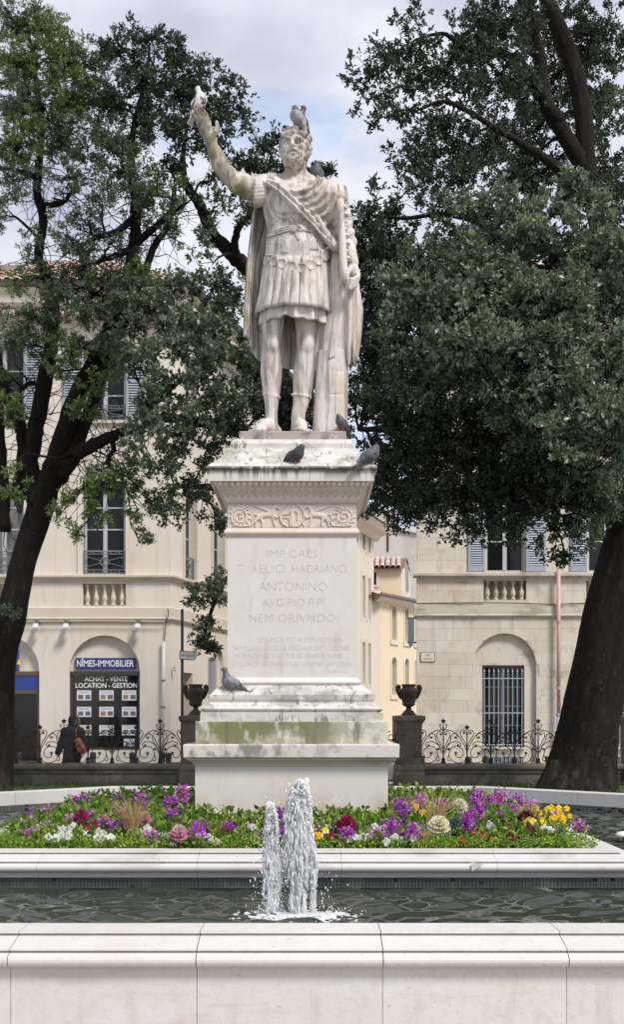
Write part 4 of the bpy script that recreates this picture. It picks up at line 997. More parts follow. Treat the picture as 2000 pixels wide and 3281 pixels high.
m = MB(); m.tube([(bx(1786), YB-0.16, bz(1820)), (bx(1786), YB-0.16, bz(2285))], 0.047, 12)
pk = m.obj('pink_downpipe', MT['pipe_pink'], None, True); tag(pk, 'pink drainpipe with grey-blue foot on the stone building', 'pipe')
m = MB(); m.tube([(bx(1786), YB-0.16, bz(2285)), (bx(1786), YB-0.16, bz(2445))], 0.053, 12); m.obj('pipe_foot', MT['pipe_blue'], pk, True)
for y in (1993, 2205, 2290):
    m = MB(); m.tube([(bx(1786), YB-0.16, bz(y+4)), (bx(1786), YB-0.16, bz(y-4))], 0.06, 12); m.obj('pipe_collar', MT['pipe_pink' if y < 2250 else 'pipe_blue'], pk)
ss = panel_sign('street_sign', 1349, 1392, 2091, 2119, 0.004, 0.03, 'enamel_cream', None); tag(ss, 'cream enamel street sign with red letters reading rue auguste', 'sign')
panel_sign('sign_border', 1347, 1394, 2089.5, 2120.5, 0.002, 0.022, 'sign_dark_text', ss)
text('lettering', 'RUE', MT['sign_red_text'], bx(1365), bx(1377), bz(2102), bz(2096), YB-0.032, ss, 0.01); text('lettering', 'AUGUSTE', MT['sign_red_text'], bx(1356), bx(1386), bz(2114), bz(2108), YB-0.032, ss, 0.01)
# blue hanging sign on the street side
hs_y = 30.0; m = MB(); q = lambda x, y: (PX(x, hs_y), PZ(y, hs_y))
TH = lambda u, v, w: (u, hs_y-w, v)
m.prism([q(1308, 2058), q(1314, 2076), q(1322, 2068), q(1327, 2057), q(1327, 1980), q(1308, 1980)], TH, -0.02, 0.02)
hgs = fixn(m.obj('hanging_sign', MT['hanging_blue'], None)); tag(hgs, 'blank pale blue hanging sign on a bracket in the side street', 'sign')
m = MB()
for y in (1980, 2058): m.tube([(PX(1306, hs_y), hs_y, PZ(y, hs_y)), (PX(1345, hs_y), hs_y, PZ(y, hs_y))], 0.022, 6)
m.obj('bracket', MT['sign_dark_text'], hgs)

# ================================================================== houses in the side street
rw = thing('row_house', 'pale narrow-windowed house in the side street next to the pedestal', 'building', TW(14, 0, 0))
def twx(x): return tw(x)
def rz(x, y): return EYE-(y-HOR)*(YB+tw(x)*WD.y)/F
ro = []
for (xa, xb) in ((1160, 1170), (1179, 1187)):
    xm = (xa+xb)/2
    for (ya, yb) in ((1712, 1763), (1846, 1980), (2058, 2192)):
        ro.append((tw(xa), tw(xb), rz(1170, yb), rz(1170, ya), False, 0.3))
RW0, RW1 = LWING+0.02, tw(1198); RWZ = rz(1190, 1720)
m = MB(); facade(m, TW, RW0, RW1, 0, RWZ, ro); fixn(m.obj('front_wall', MT['plaster_white'], rw))
e = TW(RW1, 0, 0); m = MB(); m.add([(e[0], e[1], 0), (e[0]-5, e[1], 0), (e[0]-5, e[1], RWZ), (e[0], e[1], RWZ)], [(0, 1, 2, 3)])
e = TW(RW0, 0, 0); m.add([(e[0]-5, e[1], 0), (e[0], e[1], 0), (e[0], e[1], RWZ), (e[0]-5, e[1], RWZ)], [(0, 1, 2, 3)]); m.obj('end_wall', MT['plaster_white'], rw)
for o_ in ro:
    tb_obj('window', TW, o_[0], o_[1], o_[2], o_[3], -0.29, -0.26, 'curtain', rw)
    for q in ((o_[0]-0.12, o_[0], o_[2]-0.12, o_[3]+0.12), (o_[1], o_[1]+0.12, o_[2]-0.12, o_[3]+0.12)): tb_obj('window_surround', TW, q[0], q[1], q[2], q[3], 0, 0.03, 'plaster_white', rw)
course('cornice', TW, RW0, RW1+0.3, [(-0.02, RWZ-0.1), (0.1, RWZ-0.1), (0.25, RWZ+0.1), (0.5, RWZ+0.2), (0.6, RWZ+0.42), (-0.02, RWZ+0.45)], 'plaster_white', rw)
a, b = TW(RW0, 0, 0.7), TW(RW1+0.3, 0, 0.7); m = MB(); m.add([(a[0], a[1], RWZ+0.45), (b[0], b[1], RWZ+0.45), (b[0]-4, b[1], RWZ+2), (a[0]-4, a[1], RWZ+2)], [(0, 1, 2, 3)]); m.obj('roof', MT['roof_tile'], rw)
# ochre house, street turning right
yh = thing('ochre_house', 'ochre yellow house with arched windows at the end of the side street', 'building', P(1260, 2470, 48))
A0 = P(1168, 2300, 47.0); A1 = P(1219, 2300, 47.3); A2 = P(1400, 2300, 52.2)
YD = (A2-A1); YL = YD.length; YD.normalize(); YN = Vector((YD.y, -YD.x, 0))
TY_ = lambda u, v, w: (A1.x+YD.x*u+YN.x*w, A1.y+YD.y*u+YN.y*w, v)
def yu(x):
    c = (x-1000)/F; return (c*A1.y-A1.x)/(YD.x-c*YD.y)
def yz(x, y): return EYE-(y-HOR)*(A1.y+yu(x)*YD.y)/F
ZY = yz(1219, 1912)
yo = []
for xa, xb in ((1255, 1270), (1297, 1309), (1330, 1339)):
    for ya, yb in ((1940, 2050), (2105, 2225)): yo.append((yu(xa), yu(xb), yz(1262, yb), yz(1262, ya), True, 0.18))
m = MB(); facade(m, TY_, 0, YL, 0, ZY, yo); m.add([(A0.x, A0.y, 0), (A1.x, A1.y, 0), (A1.x, A1.y, ZY), (A0.x, A0.y, ZY)], [(0, 1, 2, 3)]); fixn(m.obj('wall', MT['plaster_yellow'], yh))
m = MB(); _d = (A0-A1).normalized(); _n = Vector((_d.y, -_d.x, 0)); _n = -_n if _n.y > 0 else _n; _b = A1+_d*0.50; m.add([(_b.x+_n.x*0.04, _b.y+_n.y*0.04, 0), (A1.x+_n.x*0.04, A1.y+_n.y*0.04, 0), (A1.x+_n.x*0.04, A1.y+_n.y*0.04, ZY-0.15), (_b.x+_n.x*0.04, _b.y+_n.y*0.04, ZY-0.15)], [(0, 1, 2, 3)]); m.obj('corner_quoin', MT['plaster_white'], yh)
for o_ in yo:
    ua, ub, va, vb = o_[:4]; w_ = MB()
    for q in ((ua-0.10, ua, va-0.16, vb-(ub-ua)/2), (ub, ub+0.10, va-0.16, vb-(ub-ua)/2)): tbox(w_, TY_, q[0], q[1], q[2], q[3], 0.0, 0.03)
    tbox(w_, TY_, ua-0.14, ub+0.14, va-0.2, va-0.01, 0.0, 0.06)
    ai = arch_pts(ua, ub, vb, 8); ao = arch_pts(ua-0.1, ub+0.1, vb+0.1, 8)
    for k in range(8): w_.prism([ai[k], ao[k], ao[k+1], ai[k+1]], TY_, 0.0, 0.032)
    sur = fixn(w_.obj('window_surround', MT['plaster_white'], yh)); tb_obj('window_leaf', TY_, ua, ub, va, vb, -0.17, -0.14, 'shutter_grey', sur)
dd = tb_obj('door', TY_, yu(1258), yu(1278), 0, yz(1262, 2300), 0.0, 0.03, 'glass_dark', yh); tb_obj('door_lintel', TY_, yu(1256), yu(1281), yz(1262, 2299), yz(1262, 2290), 0.0, 0.06, 'plaster_white', yh)
m = MB(); q0 = TY_(-0.75, ZY, 0.35); q1 = TY_(YL, ZY, 0.35); q2 = TY_(YL, ZY+0.85, -2.6); q3 = TY_(-0.3, ZY+0.85, -2.6)
m.add([q0, q1, q2, q3, (A0.x-0.3, A0.y-0.3, ZY), (A0.x-0.3, A0.y+2.6, ZY+0.85)], [(0, 1, 2, 3), (4, 0, 3, 5)]); roofy = m.obj('roof', MT['roof_under'], yh)
course('eave', TY_, -0.5, YL, [(-0.02, ZY-0.22), (0.08, ZY-0.2), (0.3, ZY-0.04), (0.3, ZY), (-0.02, ZY)], 'plaster_white', yh)
m = MB(); m.tube([TY_(-0.7, ZY+0.02, 0.38), TY_(YL, ZY+0.02, 0.38)], 0.05, 6); m.obj('gutter', MT['zinc'], roofy)
def tile_run(origin, du, dn, n, rows, parent):
    """rows of small canal tiles: du along the eave, dn up the slope"""
    cr = du.cross(dn).normalized()
    for r in range(rows):
        for i in range(n):
            p = origin+du*(0.24*(i+0.5))+dn*(0.42*r); mm = MB()
            pts = []
            for yy, rr in ((0, 0.115), (0.46, 0.095)):
                for k in range(6): a = PI*k/5; pts.append(p+dn*yy+du*(rr*math.cos(a))+cr*(rr*math.sin(a)+0.02))
            mm.add(pts, [(k, k+1, 6+k+1, 6+k) for k in range(5)]); mm.obj('roof_tile', MT['roof_tile'], parent, True)
up = (Vector(q3)-Vector(q0)); up = Vector((YN.x*-2.95, YN.y*-2.95, 0.85)).normalized()
tile_run(Vector(q0), YD, up, int(YL/0.24), 2, roofy)
# tower room above the ochre roof
TYc = 51.0; t0, t1 = PX(1180, TYc), PX(1287, TYc); tz0, tz1 = PZ(1920, TYc), PZ(1822, TYc)
tx2 = PX(1316, TYc+2.4)
m = MB(); m.add([(t0, TYc, tz0), (t1, TYc, tz0), (t1, TYc, tz1), (t0, TYc, tz1)], [(0, 1, 2, 3)]); m.obj('tower_wall', MT['plaster_yellow'], yh)
m = MB(); m.add([(t1, TYc, tz0), (tx2, TYc+2.4, tz0), (tx2, TYc+2.4, tz1+0.05), ((t1+tx2)/2-0.05, TYc+1.1, tz1+0.62), (t1, TYc, tz1)], [(0, 1, 2, 3, 4)]); m.obj('tower_gable', MT['plaster_white'], yh)
m = MB(); m.box(PX(1196, TYc)-0.1, PX(1206, TYc), TYc-0.02, TYc+0.02, PZ(1873, TYc), PZ(1835, TYc)); wn_ = m.obj('tower_window', MT['glass_dark'], yh)
m = MB(); m.box(PX(1206, TYc), PX(1214, TYc), TYc-0.04, TYc+0.02, PZ(1881, TYc), PZ(1831, TYc)); m.box(PX(1190, TYc), PX(1206, TYc), TYc-0.04, TYc+0.02, PZ(1881, TYc), PZ(1874, TYc)); m.obj('window_surround', MT['plaster_white'], wn_)
gx0 = P(1300, 1850, TYc+1.15); m = MB(); m.add([gx0+Vector((-0.16, -0.45, -0.6)), gx0+Vector((0.16, 0.45, -0.6)), gx0+Vector((0.16, 0.45, 0.6)), gx0+Vector((-0.16, -0.45, 0.6))], [(0, 1, 2, 3)])
for v in range(4): m.v[v] = (m.v[v][0]+0.02, m.v[v][1]-0.02, m.v[v][2])
m.obj('gable_window', MT['curtain'], yh)
m = MB(); m.add([(t0, TYc-0.25, tz1-0.03), (t1+0.1, TYc-0.25, tz1-0.03), ((t1+tx2)/2+0.05, TYc+1.1, tz1+0.62), (t0+0.3, TYc+1.1, tz1+0.62), (tx2+0.05, TYc+2.6, tz1), (t0+0.6, TYc+2.6, tz1)], [(0, 1, 2, 3), (3, 2, 4, 5)]); troof = m.obj('tower_roof', MT['roof_under'], yh)
tile_run(Vector((t0, TYc-0.3, tz1)), Vector((1, 0, 0)), Vector((0.1, 1.35, 0.65)).normalized(), int((t1-t0+0.1)/0.24), 3, troof)
# bare party wall behind
GY_ = 58.0; m = MB(); g = lambda x, y: (PX(x, GY_), PZ(y, GY_))
pl = [g(1100, 2420), g(1420, 2420), g(1420, 1716), g(1335, 1707), g(1284, 1698), g(1270, 1640), g(1100, 1620)]
m.prism(pl, lambda u, v, w: (u, GY_-w, v), -3.0, 0.0); gw = fixn(m.obj('party_wall', MT['plaster_grey'], None)); tag(gw, 'tall bare grey party wall with a rust streak behind the ochre house', 'building')
m = MB(); m.box(PX(1240, GY_), PX(1246, GY_), GY_-0.05, GY_+0.02, PZ(1766, GY_), PZ(1600, GY_)); m.obj('rusty_flue', MT['rust_stain'], gw)
m = MB(); m.prism([g(1266, 1697), g(1284, 1695), g(1340, 1705), g(1340, 1710), g(1284, 1700)], lambda u, v, w: (u, GY_-w, v), -2.9, 0.15); fixn(m.obj('wall_coping', MT['roof_tile'], gw))
# ================================================================== implicit surfaces -> mesh
class Field:
    def __init__(s, lo, hi, h):
        s.lo = np.array(lo, float); s.h = h; s.n = np.ceil((np.array(hi)-s.lo)/h).astype(int)+1
        s.D = np.full(s.n, 9.0, np.float32)
        s.ax = [s.lo[i]+h*np.arange(s.n[i]) for i in range(3)]
    def sub(s, lo, hi):
        a = np.clip(np.floor((np.array(lo)-s.lo)/s.h).astype(int), 0, s.n); b = np.clip(np.ceil((np.array(hi)-s.lo)/s.h).astype(int)+1, 0, s.n)
        if np.any(b <= a): return None, None
        sl = tuple(slice(a[i], b[i]) for i in range(3))
        X = np.meshgrid(*[s.ax[i][sl[i]].astype(np.float32) for i in range(3)], indexing='ij', sparse=True)
        return sl, X
    def add(s, fn, lo, hi, k=0.0, op='u'):
        pad = 0.06+k
        sl, X = s.sub(np.array(lo)-pad, np.array(hi)+pad)
        if sl is None: return
        d = np.broadcast_to(fn(*X), s.D[sl].shape); D = s.D[sl]
        if op == 'u':
            if k > 0:
                hh = np.clip(0.5+0.5*(D-d)/k, 0, 1); s.D[sl] = D*(1-hh)+d*hh-k*hh*(1-hh)
            else: s.D[sl] = np.minimum(D, d)
        else:
            if k > 0:
                hh = np.clip(0.5-0.5*(D+d)/k, 0, 1); s.D[sl] = D*(1-hh)-d*hh+k*hh*(1-hh)
            else: s.D[sl] = np.maximum(D, -d)
    def cone(s, a, b, r1, r2, k=0.0, op='u', flat=None):
        a = np.array(a, float); b = np.array(b, float); ba = b-a; l2 = ba@ba+1e-12; R = max(r1, r2)
        def fn(x, y, z):
            t = np.clip(((x-a[0])*ba[0]+(y-a[1])*ba[1]+(z-a[2])*ba[2])/l2, 0, 1)
            return np.sqrt((x-a[0]-t*ba[0])**2+(y-a[1]-t*ba[1])**2+(z-a[2]-t*ba[2])**2)-(r1+(r2-r1)*t)
        s.add(fn, np.minimum(a, b)-R, np.maximum(a, b)+R, k, op)
    def chain(s, pts, rs, k=0.0, op='u'):
        if not hasattr(rs, '__len__'): rs = [rs]*len(pts)
        for i in range(len(pts)-1): s.cone(pts[i], pts[i+1], rs[i], rs[i+1], k, op)
    def ell(s, c, r, k=0.0, op='u', rot=None):
        c = np.array(c, float); r = np.array(r, float); R = np.max(r) if rot is not None else r
        Rm = np.array(rot) if rot is not None else None
        def fn(x, y, z):
            x, y, z = x-c[0], y-c[1], z-c[2]
            if Rm is not None: x, y, z = (Rm[0, 0]*x+Rm[1, 0]*y+Rm[2, 0]*z, Rm[0, 1]*x+Rm[1, 1]*y+Rm[2, 1]*z, Rm[0, 2]*x+Rm[1, 2]*y+Rm[2, 2]*z)
            q = np.sqrt((x/r[0])**2+(y/r[1])**2+(z/r[2])**2); g = np.sqrt((x/r[0]**2)**2+(y/r[1]**2)**2+(z/r[2]**2)**2)+1e-6
            return q*(q-1)/g
        s.add(fn, c-R, c+R, k, op)
    def loft(s, st, k=0.0, p=2.0, off=None):
        """stations (z, cx, cy, a, b)"""
        st = sorted(st); zz, cx, cy, a, b = [np.array(q, float) for q in zip(*st)]
        fine = np.linspace(zz[0], zz[-1], 80)
        def smooth(v):
            w = np.interp(fine, zz, v); kern = np.ones(5)/5; return np.convolve(np.pad(w, 2, 'edge'), kern, 'valid')
        cx_, cy_, a_, b_ = smooth(cx), smooth(cy), smooth(a), smooth(b)
        def fn(x, y, z):
            zc = z; X0 = np.interp(zc, fine, cx_); Y0 = np.interp(zc, fine, cy_); A = np.interp(zc, fine, a_); B = np.interp(zc, fine, b_)
            q = (np.abs((x-X0)/A)**p+np.abs((y-Y0)/B)**p)**(1/p)
            d = (q-1)*np.minimum(A, B)
            if off is not None: d = d-off(x, y, z)
            return np.maximum(d, np.maximum(z-zz[-1], zz[0]-z))
        M_ = max(a.max(), b.max())
        s.add(fn, (cx.min()-M_, cy.min()-M_, zz[0]), (cx.max()+M_, cy.max()+M_, zz[-1]), k)
        return fn
    def mesh(s):
        D = s.D; S_ = D < 0; n = s.n-1
        c = np.zeros(n, np.int8)
        for i in (0, 1):
            for j in (0, 1):
                for k in (0, 1): c += S_[i:i+n[0], j:j+n[1], k:k+n[2]]
        act = (c > 0) & (c < 8); I = np.argwhere(act); vid = -np.ones(n, np.int32); vid[act] = np.arange(len(I))
        acc = np.zeros((len(I), 3)); cnt = np.zeros(len(I))
        cor = [(i, j, k) for i in (0, 1) for j in (0, 1) for k in (0, 1)]
        val = {o: D[I[:, 0]+o[0], I[:, 1]+o[1], I[:, 2]+o[2]].astype(float) for o in cor}
        for o in cor:
            for ax in range(3):
                if o[ax]: continue
                o2 = list(o); o2[ax] = 1; o2 = tuple(o2); d0, d1 = val[o], val[o2]
                mk = (d0 < 0) != (d1 < 0); t = np.where(mk, d0/(d0-d1+1e-20), 0)
                p = np.array(o, float)[None, :].repeat(len(I), 0); p[:, ax] = t; acc[mk] += p[mk]; cnt[mk] += 1
        v = s.lo+(I+acc/cnt[:, None])*s.h
        quads = []
        for ax in range(3):
            b_, c_ = (ax+1) % 3, (ax+2) % 3
            sl0 = [slice(None)]*3; sl1 = [slice(None)]*3; sl0[ax] = slice(0, -1); sl1[ax] = slice(1, None)
            A_, B_ = S_[tuple(sl0)], S_[tuple(sl1)]
            for flip, mk in ((False, A_ & ~B_), (True, ~A_ & B_)):
                E = np.argwhere(mk); E = E[(E[:, b_] > 0) & (E[:, c_] > 0) & (E[:, b_] < n[b_]) & (E[:, c_] < n[c_])]
                def g(db, dc):
                    q = E.copy(); q[:, b_] -= db; q[:, c_] -= dc; return vid[q[:, 0], q[:, 1], q[:, 2]]
                qd = np.stack([g(1, 1), g(0, 1), g(0, 0), g(1, 0)], 1)
                quads.append(qd[:, ::-1] if flip else qd)
        return v, np.concatenate(quads)

# ================================================================== statue of the emperor
YS = 10.75; SC = F/YS; SZ0 = PLZ
def S(x, y, dy=0.0): return np.array(P(x, y, YS+dy))
statue = thing('emperor_statue', 'weathered marble statue of a bearded roman emperor with raised right arm on the pedestal', 'statue', (XP, YS, SZ0))
mb = cbox(XP-PLX, XP+PLX, YP-PLY, YP+PLY, pz0+0.001, PLZ, 0.008); mb.obj('plinth', MT['plinth_dark'], statue)
def stn(rows, cy=0.0, bk=None):
    out = []
    for r in rows:
        y, xl, xr = r[:3]; a = (xr-xl)/2/SC; b = r[3] if len(r) > 3 and r[3] else a*(bk or 1.05); c = r[4] if len(r) > 4 else cy
        q = S((xl+xr)/2, y, 0); out.append((q[2], q[0], YS+c, a, b))
    return out
TOR = stn([(578, 905, 990, 0.10, 0.02), (592, 868, 1040, 0.13, 0.01), (615, 846, 1066, 0.17, 0.0), (655, 840, 1070, 0.205, -0.01), (700, 848, 1054, 0.195, -0.01), (738, 857, 1033, 0.175, 0.0), (775, 853, 1038, 0.185, -0.01), (825, 850, 1050, 0.205, -0.01), (880, 848, 1056, 0.215, 0.0), (950, 850, 1050, 0.20, 0.0)])
B = Field((PX(595, YS), YS-0.52, SZ0-0.01), (PX(1185, YS), YS+0.36, PZ(395, YS)), 0.0085)
torso = B.loft(TOR, 0.0, 2.5); FB = B
def front(x, y, fn=torso, off=0.0):
    """first point of the torso surface met by the sight line through (x, y)"""
    Ys_ = np.arange(YS-0.42, YS+0.1, 0.004); X_ = (x-1000)*Ys_/F; Z_ = EYE-(y-HOR)*Ys_/F
    I_ = np.clip(np.round((np.stack([X_, Ys_, Z_], 1)-FB.lo)/FB.h).astype(int), 0, FB.n-1)
    hit = np.nonzero(FB.D[I_[:, 0], I_[:, 1], I_[:, 2]] < off)[0]; k_ = hit[0] if len(hit) else len(Ys_)//2
    return np.array([X_[k_], Ys_[k_], Z_[k_]])
REL = MB()
def line(pts, r, k=0.008, off=0.0, n=5, op='u'):
    cp = catmull([(a, b, 0) for a, b in pts], n); q = [front(c[0], c[1], torso, off) for c in cp]
    if op == 'u':
        REL.tube([tuple(p+np.array([0, 0.002, 0])) for p in q], list(np.interp(np.linspace(0, 1, len(q)), np.linspace(0, 1, len(r) if hasattr(r, '__len__') else 2), r if hasattr(r, '__len__') else [r, r])), 7); return
    rs = r if not hasattr(r, '__len__') else list(np.interp(np.linspace(0, 1, len(q)), np.linspace(0, 1, len(r)), r))
    B.chain(q, rs, k, op)
# muscled cuirass
for x in (905, 1000): B.ell(S(x, 652, -0.135), (0.125, 0.085, 0.105), 0.05)
B.ell(S(950, 700, -0.12), (0.10, 0.075, 0.12), 0.05); B.ell(S(948, 790, -0.13), (0.17, 0.085, 0.10), 0.06)
line([(900, 690), (948, 683), (1000, 690)], 0.006, 0.02, 0, op='s')
# gorgon head, griffins, scrolls in low relief on the breastplate
for (x, y) in ((905, 612), (912, 606), (898, 606), (905, 620), (914, 617), (896, 617)): B.ell(front(x, y), (0.022, 0.016, 0.022), 0.01)
for sg in (1, -1):
    fx = lambda x: 948+sg*(x-948)
    line([(fx(888), 690), (fx(905), 698), (fx(925), 700)], [0.012, 0.020, 0.014]); line([(fx(925), 700), (fx(932), 690), (fx(938), 682)], [0.014, 0.011, 0.010])
    for k in range(4): line([(fx(905), 694-k*2), (fx(890-k*3), 676-k*3), (fx(866+k*5), 670+k*6)], [0.011, 0.009, 0.004])
    line([(fx(925), 702), (fx(936), 712), (fx(940), 724)], 0.009); line([(fx(892), 698), (fx(880), 712), (fx(872), 722)], 0.009); line([(fx(884), 694), (fx(870), 700), (fx(862), 690)], 0.006)
    line([(fx(868), 775), (fx(880), 785), (fx(895), 780)], 0.007); line([(fx(905), 770), (fx(920), 776)], 0.006)
# sash with knot
for o_ in (0, 7, 14): line([(856, 752+o_*0.5), (885, 738+o_), (920, 727+o_), (950, 727+o_*0.8), (985, 727+o_), (1012, 733+o_), (1034, 747+o_*0.5)], 0.011, 0.006, 0.006)
for (x, y, r) in ((950, 735, 0.04), (962, 728, 0.03), (940, 742, 0.03), (972, 738, 0.028)): B.ell(front(x, y), (r, 0.03, r*0.8), 0.012)
line([(945, 745), (952, 762), (958, 770)], 0.014); line([(955, 700), (950, 715), (960, 730)], [0.008, 0.012, 0.016])
for (xa, xb, ya, yb) in ((905, 920, 752, 810), (998, 1016, 748, 800)):
    for k in range(5):
        x = xa+(xb-xa)*k/4; line([(x, ya), (x-1+k*0.5, (ya+yb)/2), (x+(k-2)*1.2, yb+(k % 2)*2)], [0.007, 0.008, 0.009], 0.004, 0.004)
# rolled lower edge of the cuirass
line([(852, 818), (880, 820), (915, 830), (950, 840), (966, 842), (990, 836), (1020, 818), (1050, 796)], 0.012, 0.008, 0.004, 6)
# right shoulder and sleeve flaps, raised arm
sh = S(838, 606, -0.02); el = S(730, 562, -0.20); wr = S(676, 458, -0.24)
B.cone(S(872, 602, 0), sh, 0.125, 0.118, 0.05)
B.chain([sh, S(800, 606, -0.08), S(762, 590, -0.15), el], [0.110, 0.098, 0.085, 0.074], 0.03)
B.chain([el, S(705, 525, -0.22), S(690, 495, -0.235), wr], [0.074, 0.068, 0.060, 0.048], 0.03)
B.ell(S(708, 532, -0.20), (0.060, 0.065, 0.085), 0.04); B.ell(S(775, 578, -0.13), (0.085, 0.07, 0.055), 0.04)
for k in range(13):
    a = -1.5+3.0*k/12; z_ = 612+45*math.sin(a); c_ = -0.03-0.12*math.cos(a)
    p0 = S(852, z_*1.0, c_); p1 = S(822-4*math.cos(a), z_+4, c_-0.03); B.chain([p0, p1], [0.016, 0.019], 0.006)
for k in range(14):
    a = -1.7+3.4*k/13; B.ell(S(818, 612+47*math.sin(a), -0.05-0.125*math.cos(a)), (0.02, 0.022, 0.022), 0.015)
# raised hand
pc = S(660, 418, -0.255); axv = S(637, 357, -0.24)-wr; axv /= np.linalg.norm(axv); per = np.array([0.93, -0.1, 0.35]); per /= np.linalg.norm(per)
B.chain([wr, pc-per*0.018, S(653, 392, -0.255)-per*0.012], [0.046, 0.042, 0.038], 0.02); B.chain([wr, pc+per*0.02, S(653, 392, -0.255)+per*0.02], [0.044, 0.040, 0.036], 0.02)
kn = S(652, 393, -0.255)
for i, (o_, ln) in enumerate(((-0.048, 0.086), (-0.016, 0.104), (0.016, 0.108), (0.047, 0.092))):
    b0 = kn+per*o_; b1 = b0+axv*ln*0.55+np.array([0, -0.006, 0]); b2 = b1+axv*ln*0.5+np.array([-0.012, 0.012, 0]); B.chain([b0-axv*0.03, b0, b1, b2], [0.020, 0.0195, 0.018, 0.015], 0.006)
B.chain([S(680, 446, -0.27), S(691, 425, -0.285), S(697, 408, -0.28), S(694, 392, -0.27)], [0.030, 0.023, 0.019, 0.015], 0.012)
# neck and head
hc = np.array([PX(945, YS-0.07), YS-0.07, 6.893]); yaw = math.radians(-7); HS_ = 1.04
Rz = np.array([[math.cos(yaw), -math.sin(yaw), 0], [math.sin(yaw), math.cos(yaw), 0], [0, 0, 1]])
def Hd(x, y, z): return hc+Rz@(np.array([x, y, z])*HS_)
B.chain([S(948, 600, 0.0), Hd(0, 0.035, -0.12)], [0.105, 0.088], 0.03); B.chain([S(905, 588, 0.0), S(935, 562, 0.0)], [0.07, 0.05], 0.05); B.chain([S(995, 588, 0.0), S(965, 562, 0.0)], [0.07, 0.05], 0.05)
for sg in (-1, 1): B.chain([Hd(sg*0.075, 0.03, -0.10), S(948+sg*8, 585, -0.115)], [0.022, 0.02], 0.03)
def hell(c, r, k=0.0, op='u'): B.ell(Hd(*c), np.array(r)*HS_, k, op, rot=Rz)
def hch(pts, rs, k=0.0, op='u'): B.chain([Hd(*p) for p in pts], [r*HS_ for r in (rs if hasattr(rs, '__len__') else [rs]*len(pts))], k, op)
hell((0, 0.02, 0.045), (0.122, 0.150, 0.130)); hell((0, -0.045, -0.02), (0.104, 0.098, 0.135), 0.03); hell((0, -0.052, -0.105), (0.085, 0.088, 0.085), 0.03)
for sg in (-1, 1):
    hell((sg*0.062, -0.098, -0.022), (0.036, 0.036, 0.034), 0.03)                     # cheekbone
    hell((sg*0.047, -0.160, 0.006), (0.038, 0.042, 0.027), 0.010, 's')                # socket
    hch([(sg*0.014, -0.148, 0.034), (sg*0.05, -0.148, 0.043), (sg*0.090, -0.110, 0.026)], [0.012, 0.015, 0.011], 0.008)   # brow
    hell((sg*0.047, -0.104, 0.004), (0.026, 0.022, 0.020), 0.002)                     # eyeball
    hch([(sg*0.022, -0.124, -0.012), (sg*0.047, -0.130, -0.018), (sg*0.072, -0.110, -0.010)], 0.006, 0.006)              # lower lid
    hch([(sg*0.022, -0.124, 0.014), (sg*0.047, -0.130, 0.019), (sg*0.074, -0.110, 0.012)], 0.005, 0.003)
    hch([(sg*0.004, -0.152, -0.058), (sg*0.03, -0.145, -0.066), (sg*0.052, -0.120, -0.098)], [0.014, 0.015, 0.010], 0.006)  # moustache
    hell((sg*0.016, -0.160, -0.036), (0.012, 0.015, 0.011), 0.006)                    # nostril wing
    hell((sg*0.118, 0.015, -0.005), (0.018, 0.030, 0.040), 0.008); hell((sg*0.128, 0.008, 0.0), (0.010, 0.014, 0.022), 0.004, 's')
hch([(0, -0.138, 0.035), (0, -0.160, 0.0), (0, -0.184, -0.032)], [0.013, 0.014, 0.017], 0.012); hell((0, -0.176, -0.040), (0.018, 0.016, 0.012), 0.008)
hch([(-0.034, -0.146, -0.086), (0, -0.156, -0.078), (0.034, -0.146, -0.086)], 0.009, 0.003, 's'); hch([(-0.022, -0.146, -0.097), (0, -0.152, -0.095), (0.022, -0.146, -0.097)], 0.010, 0.008)
r_ = np.random.default_rng(11)
def curls(n, cond, c, rad, rr, k):
    m_ = 0
    while m_ < n:
        d = r_.normal(size=3); d /= np.linalg.norm(d); p = np.array(c)+d*np.array(rad)
        if not cond(p): continue
        m_ += 1; q = r_.uniform(*rr); hell(tuple(p), (q, q, q*r_.uniform(0.7, 1.2)), k)
        hell(tuple(p+d*q*0.75), (q*0.30,)*3, 0.004, 's')
curls(150, lambda p: (p[2] > 0.098 or (p[1] > -0.075+max(0, 0.02-p[2])*0.9 and p[2] > -0.07) ) and not (p[1] < -0.07 and p[2] < 0.095), (0, 0.02, 0.045), (0.128, 0.156, 0.136), (0.022, 0.031), 0.008)
for i in range(11):   # fringe over the forehead
    x = -0.095+0.19*i/10; hell((x, -0.108+0.45*x*x*10*0.3, 0.098+0.006*(i % 2)), (0.017, 0.020, 0.022), 0.006)
curls(120, lambda p: p[2] < -0.062 and p[1] < 0.035 and not (abs(p[0]) < 0.045 and p[2] > -0.115 and p[1] < -0.06), (0, -0.05, -0.09), (0.092, 0.096, 0.098), (0.014, 0.021), 0.006)
curls(36, lambda p: abs(p[0]) > 0.085 and -0.075 < p[1] < 0.01 and -0.09 < p[2] < 0.0, (0, -0.04, -0.03), (0.106, 0.10, 0.12), (0.013, 0.018), 0.006)
